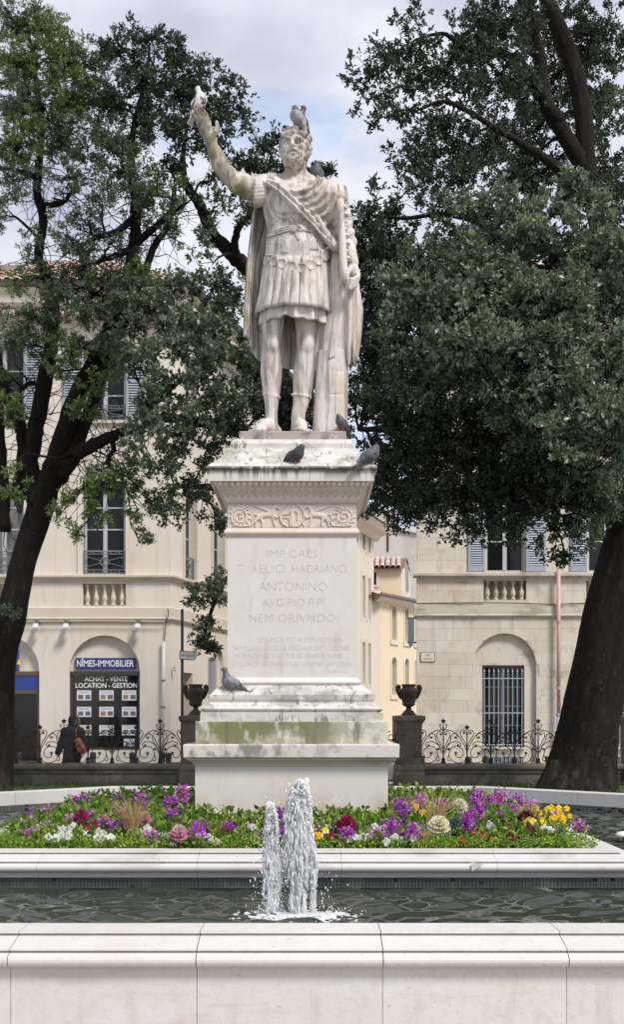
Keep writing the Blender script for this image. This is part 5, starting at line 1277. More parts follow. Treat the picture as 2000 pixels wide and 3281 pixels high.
# legs
B.loft(stn([(985, 836, 915, 0.14, -0.03), (1030, 838, 911, 0.125, -0.035), (1070, 841, 905, 0.105, -0.045), (1110, 844, 899, 0.09, -0.06), (1150, 838, 901, 0.095, -0.04), (1197, 834, 905, 0.115, -0.015), (1250, 842, 899, 0.095, -0.015), (1290, 848, 893, 0.073, -0.02), (1325, 851, 889, 0.064, -0.02), (1362, 850, 890, 0.066, -0.02), (1398, 852, 888, 0.05, -0.02)]), 0.05, 2.0)
B.loft(stn([(985, 940, 1024, 0.14, 0.02), (1030, 945, 1019, 0.125, 0.015), (1070, 948, 1015, 0.105, 0.005), (1110, 951, 1011, 0.09, -0.01), (1150, 947, 1011, 0.095, 0.01), (1197, 938, 1012, 0.115, 0.03), (1250, 938, 1003, 0.095, 0.025), (1290, 939, 991, 0.073, 0.01), (1325, 934, 979, 0.064, 0.0), (1362, 933, 977, 0.066, 0.0), (1398, 936, 974, 0.05, 0.0)]), 0.05, 2.0)
for x, c in ((870, -0.15), (980, -0.10)): B.ell(S(x, 1105, c+0.02), (0.050, 0.028, 0.055), 0.04); B.ell(S(x-14, 1150, c+0.03), (0.02, 0.02, 0.07), 0.04)
zf = SZ0
def foot(ax, ay, tx, ty, r=0.05):
    d = np.array([tx-ax, ty-ay]); ln = np.linalg.norm(d); d = d/ln; n_ = np.array([-d[1], d[0]])
    B.chain([(ax-d[0]*0.05, ay-d[1]*0.05, zf+0.05), (ax+d[0]*0.08, ay+d[1]*0.08, zf+0.085), (tx-d[0]*0.06, ty-d[1]*0.06, zf+0.035)], [0.055, 0.058, 0.046], 0.03)
    for k, o_ in enumerate((-0.045, -0.022, 0.0, 0.022, 0.045)):
        l_ = [0.0, -0.004, -0.012, -0.022, -0.036][k]
        B.chain([(tx-d[0]*0.09+n_[0]*o_, ty-d[1]*0.09+n_[1]*o_, zf+0.028), (tx+d[0]*l_+n_[0]*o_*1.1, ty+d[1]*l_+n_[1]*o_*1.1, zf+0.016)], [0.026, 0.016 if k else 0.020], 0.008)
foot(PX(872, 10.72), 10.72, PX(812, 10.56), 10.565); foot(PX(955, 10.74), 10.74, PX(977, 10.55), 10.555)
for (x, c, w) in ((871, -0.02, 27), (966, 0.005, 31)):
    for k in range(18):
        a = 2*PI*k/18; B.ell(S(x+w*math.cos(a), 1270+6*math.cos(a*1.0-0.5), c+0.064*math.sin(a)), (0.012, 0.012, 0.006), 0.018)
# left forearm and fist
B.chain([S(1094, 755, -0.02), S(1116, 805, -0.09), S(1131, 842, -0.13)], [0.082, 0.072, 0.053], 0.02)
B.ell(S(1134, 872, -0.15), (0.052, 0.045, 0.075), 0.02)
for k in range(4):
    y0 = 876+k*9; B.chain([S(1146-k*2, y0-6, -0.15), S(1147-k*3, y0+14, -0.20), S(1128-k*2, y0+22, -0.235), S(1112, y0+16, -0.215)], [0.021, 0.022, 0.020, 0.016], 0.006)
B.chain([S(1124, 858, -0.19), S(1113, 880, -0.235), S(1110, 904, -0.24)], [0.026, 0.022, 0.016], 0.008)
v, f = B.mesh(); obj('body', v, f, MT['marble'], statue, True); REL.obj('breastplate_relief', MT['marble'], statue, True)

# cloak over chest, shoulder and arm
K = Field((PX(790, YS), YS-0.42, PZ(1200, YS)), (PX(1190, YS), YS+0.36, PZ(545, YS)), 0.0085)
Aq, Bq = S(846, 583, -0.2), S(1078, 792, -0.2); dq = (Bq-Aq)[[0, 2]]; dq /= np.linalg.norm(dq); nq = np.array([-dq[1], dq[0]])
nc = S(950, 572, -0.1)
tst = sorted(TOR); tz, tcx, tcy, ta, tb_ = [np.array(q) for q in zip(*tst)]
def drape(x, y, z):
    s = (x-Aq[0])*nq[0]+(z-Aq[2])*nq[1]; al = (x-Aq[0])*dq[0]+(z-Aq[2])*dq[1]
    X0 = np.interp(z, tz, tcx); Y0 = np.interp(z, tz, tcy); A_ = np.interp(z, tz, ta); B_ = np.interp(z, tz, tb_)
    q = (np.abs((x-X0)/A_)**2.5+np.abs((y-Y0)/B_)**2.5)**(1/2.5); d = (q-1)*np.minimum(A_, B_)
    rr = np.sqrt((x-nc[0])**2+(z-nc[2])**2)
    band = np.exp(-(s/0.075)**2)
    fold = 0.032+0.030*band*(0.6+0.5*np.sin(s*2*PI/0.045+al*3))+0.012*(1-band)*np.clip((PX(1058, YS)-x)/0.06, 0.15, 1)*np.sin(rr*2*PI/0.062+0.6*np.sin(al*6))
    fold = fold+0.022*np.exp(-((rr-0.20)/0.035)**2)
    d = d-fold-0.05*np.clip((x-PX(1000, YS))/0.2, 0, 1)*np.exp(-((z-S(0, 640)[2])/0.2)**2)
    neck = 0.185-rr+0.25*np.clip(y-(YS-0.02), 0, 1)
    d = np.maximum(d, z-(S(0, 592)[2]+0.14*np.clip(x-PX(985, YS), 0, 0.2)))
    return np.maximum(np.maximum(d, -s-0.01+0.012*np.sin(al*14)), np.maximum(neck*0.8, 0.02-(d+fold)-0.045))
K.add(drape, (PX(838, YS), YS-0.40, PZ(830, YS)), (PX(1110, YS), YS+0.30, PZ(572, YS)))
# mantle over the left shoulder and upper arm
def ridge_cone(a, b, r1, r2, amp, lam, tw_, k=0.03):
    a = np.array(a); b = np.array(b); ba = b-a; l2 = ba@ba
    def fn(x, y, z):
        t = np.clip(((x-a[0])*ba[0]+(y-a[1])*ba[1]+(z-a[2])*ba[2])/l2, 0, 1)
        dx, dy, dz = x-a[0]-t*ba[0], y-a[1]-t*ba[1], z-a[2]-t*ba[2]
        return np.sqrt(dx*dx+dy*dy+dz*dz)-(r1+(r2-r1)*t)-amp*np.sin((t*math.sqrt(l2)+tw_*dx+0.4*dy)*2*PI/lam)
    R = max(r1, r2)+amp; K.add(fn, np.minimum(a, b)-R, np.maximum(a, b)+R, k)
ridge_cone(S(1040, 622, 0.0), S(1088, 700, 0.01), 0.118, 0.112, 0.006, 0.10, 0.5); ridge_cone(S(1088, 700, 0.01), S(1102, 775, 0.0), 0.105, 0.115, 0.008, 0.09, 0.5)
ridge_cone(S(1050, 770, 0.02), S(1100, 800, 0.02), 0.10, 0.10, 0.008, 0.08, 0.5)
K.chain([S(1040, 740, -0.16), S(1070, 790, -0.17), S(1095, 800, -0.14), S(1106, 770, -0.12)], [0.03, 0.035, 0.032, 0.025], 0.03)
K.chain([S(1020, 700, -0.19), S(1055, 760, -0.19), S(1088, 788, -0.15)], [0.018, 0.020, 0.018], 0.015)
# knot of cloth on the right shoulder
K.chain([S(853, 584, -0.06), S(885, 582, -0.12), S(912, 592, -0.15)], [0.035, 0.035, 0.03], 0.02); K.ell(S(878, 577, -0.08), (0.05, 0.05, 0.032), 0.02)
for k in range(5): K.chain([S(868+k*7, 578+k, -0.12), front(905+k*12, 600+k*13), front(950+k*12, 650+k*12)], [0.010, 0.012, 0.012], 0.012)
for k in range(4): K.chain([S(900+k*6, 590+k*6, -0.17), front(955, 622+k*13), front(1000, 636+k*12), S(1028-k*2, 600+k*8, -0.13), S(1038, 590, -0.06)], [0.012, 0.014, 0.016, 0.014, 0.012], 0.012)
v, f = K.mesh(); obj('cloak', v, f, MT['marble'], statue, True); del K

# hanging back of the cloak: one folded sheet
def sheet_grid(rows, nu, nv, amp, nf, name, thick=0.022, phase=0.0, wob=0.5):
    """rows: list of control polylines [(x, y, dy)...] from top to bottom"""
    R = []
    for row in rows:
        c = np.array(catmull(row, 8)); tt = np.linspace(0, len(c)-1, nu); R.append(np.stack([np.interp(tt, np.arange(len(c)), c[:, i]) for i in range(3)], 1))
    R = np.array(R); vs = np.linspace(0, len(rows)-1, nv); G = np.empty((nv, nu, 3))
    for j, v_ in enumerate(vs):
        i = min(int(v_), len(rows)-2); t = v_-i; t = t*t*(3-2*t) if False else t; G[j] = R[i]*(1-t)+R[i+1]*t
    u = np.linspace(0, 1, nu)
    for j in range(nv):
        vv = j/(nv-1); fo = amp*(0.3+0.7*vv)*(np.sin(2*PI*nf*u+phase+wob*math.sin(vv*4))+0.45*np.sin(2*PI*nf*1.9*u+1.3+vv*1.5))
        G[j, :, 2] += fo
    W = np.array([[S(*p) for p in row] for row in G])
    idx = np.arange(nv*nu).reshape(nv, nu); fc = np.stack([idx[:-1, :-1], idx[1:, :-1], idx[1:, 1:], idx[:-1, 1:]], -1).reshape(-1, 4)
    o = obj(name, W.reshape(-1, 3), fc, MT['marble'], statue, True)
    md = o.modifiers.new('thickness', 'SOLIDIFY'); md.thickness = thick; md.offset = 0
    return o
sheet_grid([[(838, 605, 0.03), (850, 600, 0.15), (900, 595, 0.20), (960, 592, 0.21), (1020, 598, 0.2), (1070, 620, 0.13)],
            [(812, 690, 0.03), (826, 690, 0.13), (880, 690, 0.23), (960, 690, 0.24), (1040, 690, 0.22), (1090, 700, 0.12)],
            [(792, 860, 0.0), (806, 860, 0.07), (830, 870, 0.16), (940, 880, 0.25), (1050, 880, 0.24), (1120, 870, 0.12)],
            [(785, 980, -0.01), (799, 985, 0.05), (822, 1000, 0.14), (930, 1030, 0.24), (1050, 1040, 0.22), (1135, 1020, 0.10)],
            [(783, 1080, -0.02), (799, 1088, 0.04), (826, 1150, 0.12), (922, 1182, 0.22), (1030, 1180, 0.20), (1135, 1160, 0.08)]], 130, 60, 0.017, 10, 'cloak_back')
# drape falling from the left forearm: fluted solid
def fluted(rows, nth, nf, amp, name, hem):
    """rows: (y, xl, xr, depth half, dy)"""
    vs = []; nv = 46; R = np.array(rows, float); t = np.linspace(0, len(R)-1, nv)
    I = np.stack([np.interp(t, np.arange(len(R)), R[:, i]) for i in range(5)], 1)
    for j in range(nv):
        y, xl, xr, b, c = I[j]; vv = j/(nv-1)
        for k in range(nth):
            th = 2*PI*k/nth; g = 1+amp*(0.25+0.75*vv)*(math.sin(nf*th+0.8*math.sin(vv*3))+0.5*math.sin((nf*2-1)*th+1.7+vv*2))
            yy = y+hem(th)*max(0, vv-0.35)/0.65
            p = S((xl+xr)/2+(xr-xl)/2*math.cos(th)*g, yy, 0); d = c-b*math.sin(th)*g
            q = S((xl+xr)/2+(xr-xl)/2*math.cos(th)*g, yy, d); vs.append((q[0], q[1], p[2]))
    fc = []
    for j in range(nv-1):
        for k in range(nth): k2 = (k+1) % nth; fc.append((j*nth+k, j*nth+k2, (j+1)*nth+k2, (j+1)*nth+k))
    fc.append(tuple(range(nth))); fc.append(tuple(range(nv*nth-1, (nv-1)*nth-1, -1)))
    return fixn(obj(name, vs, fc, MT['marble'], statue, True))
fluted([(790, 1062, 1118, 0.09, 0.0), (850, 1046, 1134, 0.12, 0.0), (915, 1034, 1150, 0.13, 0.01), (1000, 1022, 1152, 0.13, 0.02), (1080, 1012, 1138, 0.13, 0.02), (1160, 1003, 1120, 0.13, 0.03)], 120, 9, 0.075, 'cloak_fall', lambda th: -22*math.cos(th+0.5)+10*math.sin(3*th))
fluted([(888, 1112, 1140, 0.05, -0.10), (940, 1104, 1152, 0.075, -0.08), (1000, 1096, 1162, 0.085, -0.06), (1060, 1096, 1158, 0.085, -0.05), (1120, 1100, 1152, 0.08, -0.04), (1168, 1106, 1143, 0.07, -0.03)], 110, 7, 0.16, 'cloak_end', lambda th: 14*math.sin(th*7+1)-10*math.cos(th))
# baton with wound ribbon held in the left hand
m = MB(); a, b = S(1090, 642, -0.20), S(1104, 905, -0.235)
m.tube([a+(b-a)*t for t in np.linspace(0, 1, 8)], [0.036]*8, 12); bt = m.obj('baton', MT['marble'], statue, True)
RB = Field((PX(1070, YS), YS-0.36, PZ(900, YS)), (PX(1145, YS), YS-0.05, PZ(640, YS)), 0.008)
for i, (x, y) in enumerate(((1100, 668), (1104, 690), (1098, 712), (1102, 738), (1108, 758), (1110, 782), (1106, 808), (1110, 830))):
    q = S(x, y, -0.20); RB.ell(q, (0.040, 0.030, 0.026), 0.006); RB.ell(q+np.array([0.012, -0.022, -0.020]), (0.030, 0.014, 0.016), 0.004, 's')
v, f = RB.mesh(); obj('ribbon', v, f, MT['marble'], bt, True)
# kilt of leather strips
def ring(y, xl, xr, b, cy, th):
    """point on an ellipse; th = 0 faces the camera"""
    q = S((xl+xr)/2, y, 0); a = (xr-xl)/2/SC
    return np.array([q[0]+a*math.sin(th), YS+cy-b*math.cos(th), q[2]])
NS = 24
for i in range(NS):
    th0 = 2*PI*(i-0.5)/NS; th1 = 2*PI*(i+0.5)/NS; jit = random.uniform(-0.012, 0.012); lift = random.uniform(0, 0.012)+0.010*(i % 2)
    nu, nv = 9, 14; vs = []; fc = []
    for lay_ in (0, 1):
        for j in range(nv):
            t = j/(nv-1); y = 852+(1014-852)*t
            for k in range(nu):
                u = k/(nu-1); th = th0+(th1-th0)*(u*0.98+0.01)+jit*t
                xl = 852+(827-852)*t; xr = 1053+(1060-1053)*t; b = 0.222+(0.275-0.222)*t
                e = 0.010+lift*t+0.010*math.sin(PI*u)**0.5
                if t > 0.80: e += 0.004*math.cos(u*PI*2*4)
                if abs(u-0.5) > 0.3 and abs(u-0.5) < 0.42: e -= 0.003
                e -= lay_*0.016
                p = ring(y, xl-e*SC, xr+e*SC, b+e, 0.0, th); vs.append(p)
    n1 = nv*nu
    for j in range(nv-1):
        for k in range(nu-1):
            a_ = j*nu+k; fc.append((a_, a_+nu, a_+nu+1, a_+1)); fc.append((n1+a_, n1+a_+1, n1+a_+nu+1, n1+a_+nu))
    for j in range(nv-1):
        for k in (0, nu-1): a_ = j*nu+k; fc.append((a_, a_+nu, n1+a_+nu, n1+a_))
    for k in range(nu-1):
        for j in (0, nv-1): a_ = j*nu+k; fc.append((a_, a_+1, n1+a_+1, n1+a_))
    fixn(obj('kilt_strip', vs, fc, MT['marble'], statue, True))
# rounded lappets under the cuirass
for (x, y) in ((857, 838), (881, 840), (907, 847), (935, 856), (965, 862), (993, 851), (1017, 836), (1036, 822), (1050, 812)):
    th = math.asin(max(-0.97, min(0.97, (x-951)/105))); r = 16.5/SC; q = ring(y, 846, 1058, 0.245, 0.0, th); q[2] = PZ(y, q[1])
    tx = np.array([math.cos(th), math.sin(th)*0.8, 0]); tx /= np.linalg.norm(tx); nn = np.array([math.sin(th), -math.cos(th), 0.0]); up_ = np.array([0, -0.05, 1.0])
    out = [(-0.80, 1.0)]+[(-math.cos(a), -math.sin(a)) for a in np.linspace(-0.35, PI+0.35, 13)]+[(0.80, 1.0)]
    vs = [q+tx*u*r*sc+up_*v_*r*sc+nn*e for e, sc in ((-0.01, 1.0), (0.012, 1.0), (0.018, 0.82), (0.013, 0.76)) for u, v_ in out]; n_ = len(out); fc = []
    for l_ in range(3):
        for k in range(n_): k2 = (k+1) % n_; fc.append((l_*n_+k, l_*n_+k2, (l_+1)*n_+k2, (l_+1)*n_+k))
    fc.append(tuple(range(3*n_, 4*n_)))
    lp = fixn(obj('lappet', vs, fc, MT['marble'], statue, True))
# tunic hem
nth = 200; vs = []; fc = []
for j, (t, e) in enumerate(((0.0, 0.0), (0.25, 0.0), (0.6, 0.0), (0.9, 0.0), (1.0, 0.002), (1.0, -0.02), (0.6, -0.02), (0.0, -0.02))):
    for k in range(nth):
        th = 2*PI*k/nth; w_ = 0.016*(0.3+0.7*t)*(math.sin(13*th+0.5*math.sin(3*th))+0.5*math.sin(23*th+1)); y = 1000+(1050-1000)*t+(4*math.sin(13*th+0.8)+3*math.sin(5*th)-6*math.cos(th*1.0+0.6))*t
        vs.append(ring(y, 834-(w_+e)*SC, 1050+(w_+e)*SC, 0.255+w_+e, 0.0, th))
for j in range(7):
    for k in range(nth): k2 = (k+1) % nth; fc.append((j*nth+k, j*nth+k2, (j+1)*nth+k2, (j+1)*nth+k))
fixn(obj('tunic_hem', vs, fc, MT['marble'], statue, True))
# tree-stump support behind the left leg
Q = Field((PX(985, YS), YS-0.2, SZ0-0.01), (PX(1130, YS), YS+0.34, PZ(1120, YS)), 0.009)
Q.loft([(SZ0-0.005, PX(1058, YS), YS+0.08, 0.172, 0.20), (PZ(1350, YS), PX(1059, YS), YS+0.08, 0.160, 0.19), (PZ(1250, YS), PX(1062, YS), YS+0.08, 0.155, 0.18), (PZ(1130, YS), PX(1066, YS), YS+0.08, 0.150, 0.18)], 0, 4.5)
for x in (1028, 1060, 1092): Q.cone(S(x, 1180, -0.10), S(x-2, 1330, -0.115), 0.007, 0.006, 0.01, 's')
Q.cone(S(1075, 1190, -0.10), S(1105, 1190, -0.10), 0.006, 0.006, 0.01, 's'); Q.cone(S(1062, 1265, -0.10), S(1105, 1262, -0.10), 0.006, 0.006, 0.01, 's')
v, f = Q.mesh(); obj('stump_support', v, f, MT['marble'], statue, True)
# ================================================================== garden wall, pillars, urns, iron fence
FYY = 22.5; fx = lambda x: PX(x, FYY); fz = lambda y: PZ(y, FYY); WT = fz(2445)
def garden_wall(x0, x1, label):
    gw = thing('garden_wall', label, 'wall', (fx((x0+x1)/2), FYY, LAWN_Z), 'low garden walls under the fence')
    a, b = fx(x0), fx(x1); n = max(2, round((b-a)/1.25))
    for i in range(n):
        u0, u1 = a+(b-a)*i/n+0.0015, a+(b-a)*(i+1)/n-0.0015; j = random.uniform(-0.003, 0.003)
        cbox(u0, u1, FYY-0.16+j, FYY+0.16+j, LAWN_Z-0.2, fz(2478), 0.006).obj('wall_block', MT['dark_stone'], gw)
        m = MB(); pr = [(-0.17, fz(2478)), (-0.185, fz(2474)), (-0.19, fz(2468)), (-0.21, fz(2464)), (-0.225, fz(2460)), (-0.225, fz(2452)), (-0.20, fz(2447)), (-0.17, WT), (0.17, WT), (0.22, fz(2452)), (0.17, fz(2478))]
        k = len(pr)
        for u in (u0, u1):
            for y, z_ in pr: m.v.append((u, FYY+y+j, z_))
        for q in range(k): m.f.append((q, (q+1) % k, k+(q+1) % k, k+q))
        m.f.append(tuple(range(k))); m.f.append(tuple(range(2*k-1, k-1, -1))); fixn(m.obj('coping_stone', MT['dark_stone'], gw))
garden_wall(-90, 582, 'low dark stone wall below the iron fence left of the pedestal')
garden_wall(1356, 1990, 'low dark stone wall below the iron fence right of the pedestal')
def pillar(cx, label):
    c = fx(cx); t = thing('stone_pillar', label, 'pillar', (c, FYY, LAWN_Z), 'stone gate pillars')
    for nm, pr in (('pillar_base', [(0.29, LAWN_Z-0.2), (0.29, fz(2478)), (0.275, fz(2470)), (0.285, fz(2462)), (0.27, fz(2452)), (0.25, fz(2446))]),
                   ('pillar_shaft', [(0.237, fz(2446)), (0.237, fz(2320))]),
                   ('pillar_cap', [(0.245, fz(2320)), (0.255, fz(2314)), (0.29, fz(2308)), (0.30, fz(2304)), (0.30, fz(2297)), (0.285, fz(2293)), (0.20, fz(2291))])):
        m = MB(); m.sqlathe(pr, c, FYY); m.obj(nm, MT['dark_stone'], t)
    return c
def urn(cx, label):
    c = fx(cx); k = FYY/F; z0 = fz(2291)
    t = thing('cast_iron_urn', label, 'urn', (c, FYY, z0), 'urns on the gate pillars')
    pr = [(24, 2291), (24, 2287), (21, 2286), (17, 2279), (10, 2274), (8, 2268), (9, 2264), (15, 2262), (20, 2258), (21, 2255), (20, 2252), (24, 2238), (28, 2224), (31, 2214), (30, 2210), (23, 2205), (20.5, 2201), (21, 2198), (24, 2195), (24, 2192), (21, 2192), (19, 2196)]
    m = MB(); m.lathe([(r*k, fz(y)) for r, y in pr], c, FYY, 0, 28); m.obj('bowl', MT['urn_iron'], t, True)
    for sg in (-1, 1):
        m = MB(); pts = [(25, 2240), (30, 2230), (34, 2219), (37, 2209), (37, 2201), (33, 2197), (29, 2200), (29, 2206), (32, 2208)]
        m.tube(catmull([(c+sg*r*k, FYY, fz(y)) for r, y in pts], 4), [0.014+0.020*math.sin(PI*min(1, i/30)) for i in range(33)], 8); m.obj('handle', MT['urn_iron'], t, True)
for cx, side in ((627, 'left of the pedestal beside the signpost'), (1310, 'right of the pedestal before the side street'), (2038, 'at the right edge behind the oak trunk')):
    pillar(cx, 'dark square stone gate pillar '+side)
    if cx < 2000: urn(cx, 'rusty cast-iron urn with scroll handles '+side)
# iron fence
def spir(cx, cy, r0, r1, a0, a1, n=18): return [(cx+(r0+(r1-r0)*i/n)*math.cos(a0+(a1-a0)*i/n), cy+(r0+(r1-r0)*i/n)*math.sin(a0+(a1-a0)*i/n)) for i in range(n+1)]
HALF = [  # curves of one half bay, tall post at u = 0, low post at u = 1
    catmull([(0, 1.45), (0.29, 1.41), (0.56, 1.27), (0.76, 1.0), (0.93, 0.66), (1.0, 0.42)], 5),
    catmull([(1.0, 0.60), (0.90, 0.92), (0.76, 1.16), (0.72, 1.32), (0.80, 1.43), (0.90, 1.41), (0.93, 1.32), (0.87, 1.27), (0.83, 1.31)], 5),
    catmull([(0.02, 0.62), (0.16, 0.92), (0.27, 1.15), (0.24, 1.33), (0.13, 1.38), (0.05, 1.31), (0.08, 1.23), (0.14, 1.24)], 5),
    catmull([(0.03, 0.50), (0.22, 0.80), (0.45, 0.93), (0.68, 0.90), (0.74, 0.80), (0.68, 0.72), (0.60, 0.76)], 5),
    catmull([(0.12, 0.70), (0.30, 0.98), (0.33, 1.18), (0.46, 1.29), (0.58, 1.22), (0.57, 1.10), (0.48, 1.08)], 5),
    catmull([(0.04, 0.42), (0.14, 0.60), (0.22, 0.66), (0.26, 0.60), (0.20, 0.56)], 4),
    catmull([(0.95, 0.28), (0.86, 0.08), (0.62, 0.02), (0.36, 0.12), (0.24, 0.38), (0.34, 0.66), (0.58, 0.74), (0.80, 0.60), (0.84, 0.40), (0.72, 0.25), (0.56, 0.28), (0.52, 0.42)], 5),
    catmull([(0.24, 0.36), (0.18, 0.22), (0.22, 0.10), (0.30, 0.14)], 4),
]
LEAVES = [(0.52, 0.44, 0.085), (0.62, 0.78, 0.065), (0.50, 1.12, 0.065), (0.12, 1.27, 0.06), (0.85, 1.33, 0.06), (0.21, 0.60, 0.05)]
def star_mesh(name, r, n=5):
    m = MB(); pts = []
    for i in range(2*n): a = PI/2+PI*i/n; q = r if i % 2 == 0 else r*0.52; pts.append((q*math.cos(a), q*math.sin(a)))
    m.prism(pts, lambda u, v, w: (u, -w, v), -0.008, 0.008); return m.mesh(name, MT['iron'])
leaf_me = {k: star_mesh('ivy_leaf', k*0.46) for k in (0.085, 0.065, 0.06, 0.05)}; fin_me = star_mesh('finial', 0.06)
UU, VV = 0.465, 0.452
def fence(x0, x1, posts, label):
    t = thing('iron_fence', label, 'fence', (fx((x0+x1)/2), FYY, WT), 'wrought iron fences on the low walls')
    for px_, tall in posts:
        c = fx(px_)
        top = (2318 if tall else 2338); m = MB()
        m.tube([(c, FYY, WT), (c, FYY, fz(top))], [0.016, 0.011], 6); m.lathe([(0.05, 0), (0.05, 0.03), (0.035, 0.04), (0.034, 0.075), (0.045, 0.085), (0.018, 0.11)], c, FYY, WT, 8)
        m.lathe([(0.02, -0.01), (0.03, 0.0), (0.02, 0.012)], c, FYY, fz(top+14), 8)
        po = m.obj('post', MT['iron'], t); inst('finial', fin_me, (c, FYY, fz(top-8)), po)
        if tall:
            m = MB()
            for sg in (-1, 1): m.tube(catmull([(c, FYY, fz(2342)), (c+sg*0.05, FYY, fz(2332)), (c+sg*0.075, FYY, fz(2324)), (c+sg*0.06, FYY, fz(2320)), (c+sg*0.04, FYY, fz(2325))], 4), 0.008, 5)
            m.obj('scroll', MT['iron'], po); inst('ivy_leaf', leaf_me[0.05], (c, FYY, WT+1.02*VV), po)
            for sg in (-1, 1):
                lim = c+sg*UU
                if not (fx(x0)-0.02 < lim < fx(x1)+0.02): continue
                for cu in HALF:
                    m = MB(); m.tube([(c+sg*u*UU, FYY, WT+v*VV) for u, v in [(q[0], q[1]) for q in cu]], 0.0085, 5); m.obj('scroll', MT['iron'], t)
                for u, v, k in LEAVES: inst('ivy_leaf', leaf_me[k], (c+sg*u*UU, FYY-0.012, WT+v*VV), t, (0, random.uniform(-0.5, 0.5), 0))
    return t
fence(-60, 590, [(51-154, True), (51-77, False), (51, True), (128, False), (205, True), (282, False), (359, True), (436, False), (513, True), (589, False)], 'wrought iron fence with ivy scrolls left of the pedestal')
fence(1344, 1985, [(1345, False), (1421, True), (1497, False), (1573, True), (1649, False), (1725, True), (1801, False), (1877, True), (1953, False)], 'wrought iron fence with ivy scrolls right of the pedestal')
gt = thing('iron_gate', 'low iron scroll gate between the urn pillars, mostly behind the pedestal', 'gate', (fx(968), FYY+0.1, LAWN_Z))
for k in range(9):
    x = 668+(1270-668)*k/8; m = MB(); m.tube([(fx(x), FYY+0.1, LAWN_Z+0.02), (fx(x), FYY+0.1, fz(2345+20*math.sin(PI*k/8)))], 0.012, 6); m.obj('bar', MT['iron'], gt)
for y in (2370, 2440, 2500):
    m = MB(); m.tube([(fx(664), FYY+0.1, fz(y)), (fx(1272), FYY+0.1, fz(y))], 0.014, 6); m.obj('rail', MT['iron'], gt)
for k in range(8):
    for sg in (-1, 1):
        cx_ = fx(668+(1270-668)*(k+0.5)/8)+sg*0.12; m = MB(); m.tube([(p[0], FYY+0.1, p[1]) for p in spir(cx_, fz(2362), 0.12, 0.03, PI/2, PI/2+sg*2*PI*1.3)], 0.009, 5); m.obj('scroll', MT['iron'], gt)

# ================================================================== signpost and bollards
SPY = 23.6; sp = thing('direction_signpost', 'dark pole with white arrow sign reading quartier ilot littre', 'signpost', (PX(584, SPY), SPY, 0.0))
m = MB(); m.tube([(PX(584, SPY), SPY, 0.0), (PX(584, SPY), SPY, PZ(1953, SPY))], 0.029, 12); m.lathe([(0.029, 0), (0.02, 0.012), (0.002, 0.016)], PX(584, SPY), SPY, PZ(1953, SPY), 12); m.obj('pole', MT['post_paint'], sp, True)
TS = lambda u, v, w: (u, SPY-0.035-w, v); sq = lambda x, y: (PX(x, SPY), PZ(y, SPY))
m = MB(); m.prism([sq(576, 2113), sq(624, 2116), sq(632, 2102), sq(625, 2088), sq(576, 2085)], TS, 0, 0.02); pan = fixn(m.obj('sign_panel', MT['sign_dark_text'], sp))
m = MB(); m.prism([sq(578, 2110.5), sq(623, 2113.5), sq(629.5, 2102), sq(624, 2090.5), sq(578, 2087.5)], TS, 0.02, 0.023); fixn(m.obj('sign_face', MT['sign_white'], pan))
text('lettering', 'QUARTIER', MT['sign_dark_text'], PX(580, SPY), PX(598, SPY), PZ(2103, SPY), PZ(2096, SPY), SPY-0.061, pan); text('lettering', 'ÎLOT LITTRE', MT['sign_dark_text'], PX(600, SPY), PX(625, SPY), PZ(2106, SPY), PZ(2094, SPY), SPY-0.061, pan, 0.01)
BY = 24.6
for x, yt, lab in ((60, 2410, 'leftmost dark bollard beside the left oak trunk'), (298, 2409, 'dark bollard beside the walking person'), (424, 2410, 'dark bollard in front of the estate agent window\'s right end'), (519, 2408, 'left bollard of the pair near the signpost'), (540, 2411, 'right bollard of the pair near the signpost'), (1352, 2420, 'dark bollard against the right urn pillar'),
                   (1502, 2423, 'dark bollard left of the grilled window'), (1556, 2422, 'dark bollard below the left side of the grilled window'), (1757, 2422, 'dark bollard next to the right oak trunk')):
    c = (PX(x, BY), BY, 0.004); h = PZ(yt, BY); t = thing('bollard', lab, 'bollard', c, 'dark bollards along the street')
    m = MB(); m.lathe([(0.075, 0.0), (0.075, 0.05), (0.06, 0.06), (0.06, h-0.13)], c[0], c[1], c[2], 16); m.obj('shaft', MT['bollard_paint'], t, True)
    m = MB(); m.lathe([(0.066, h-0.13), (0.068, h-0.12), (0.068, h-0.02), (0.062, h-0.006), (0.02, h-0.003)], c[0], c[1], c[2], 16); m.obj('cap', MT['bollard_paint'], t, True)

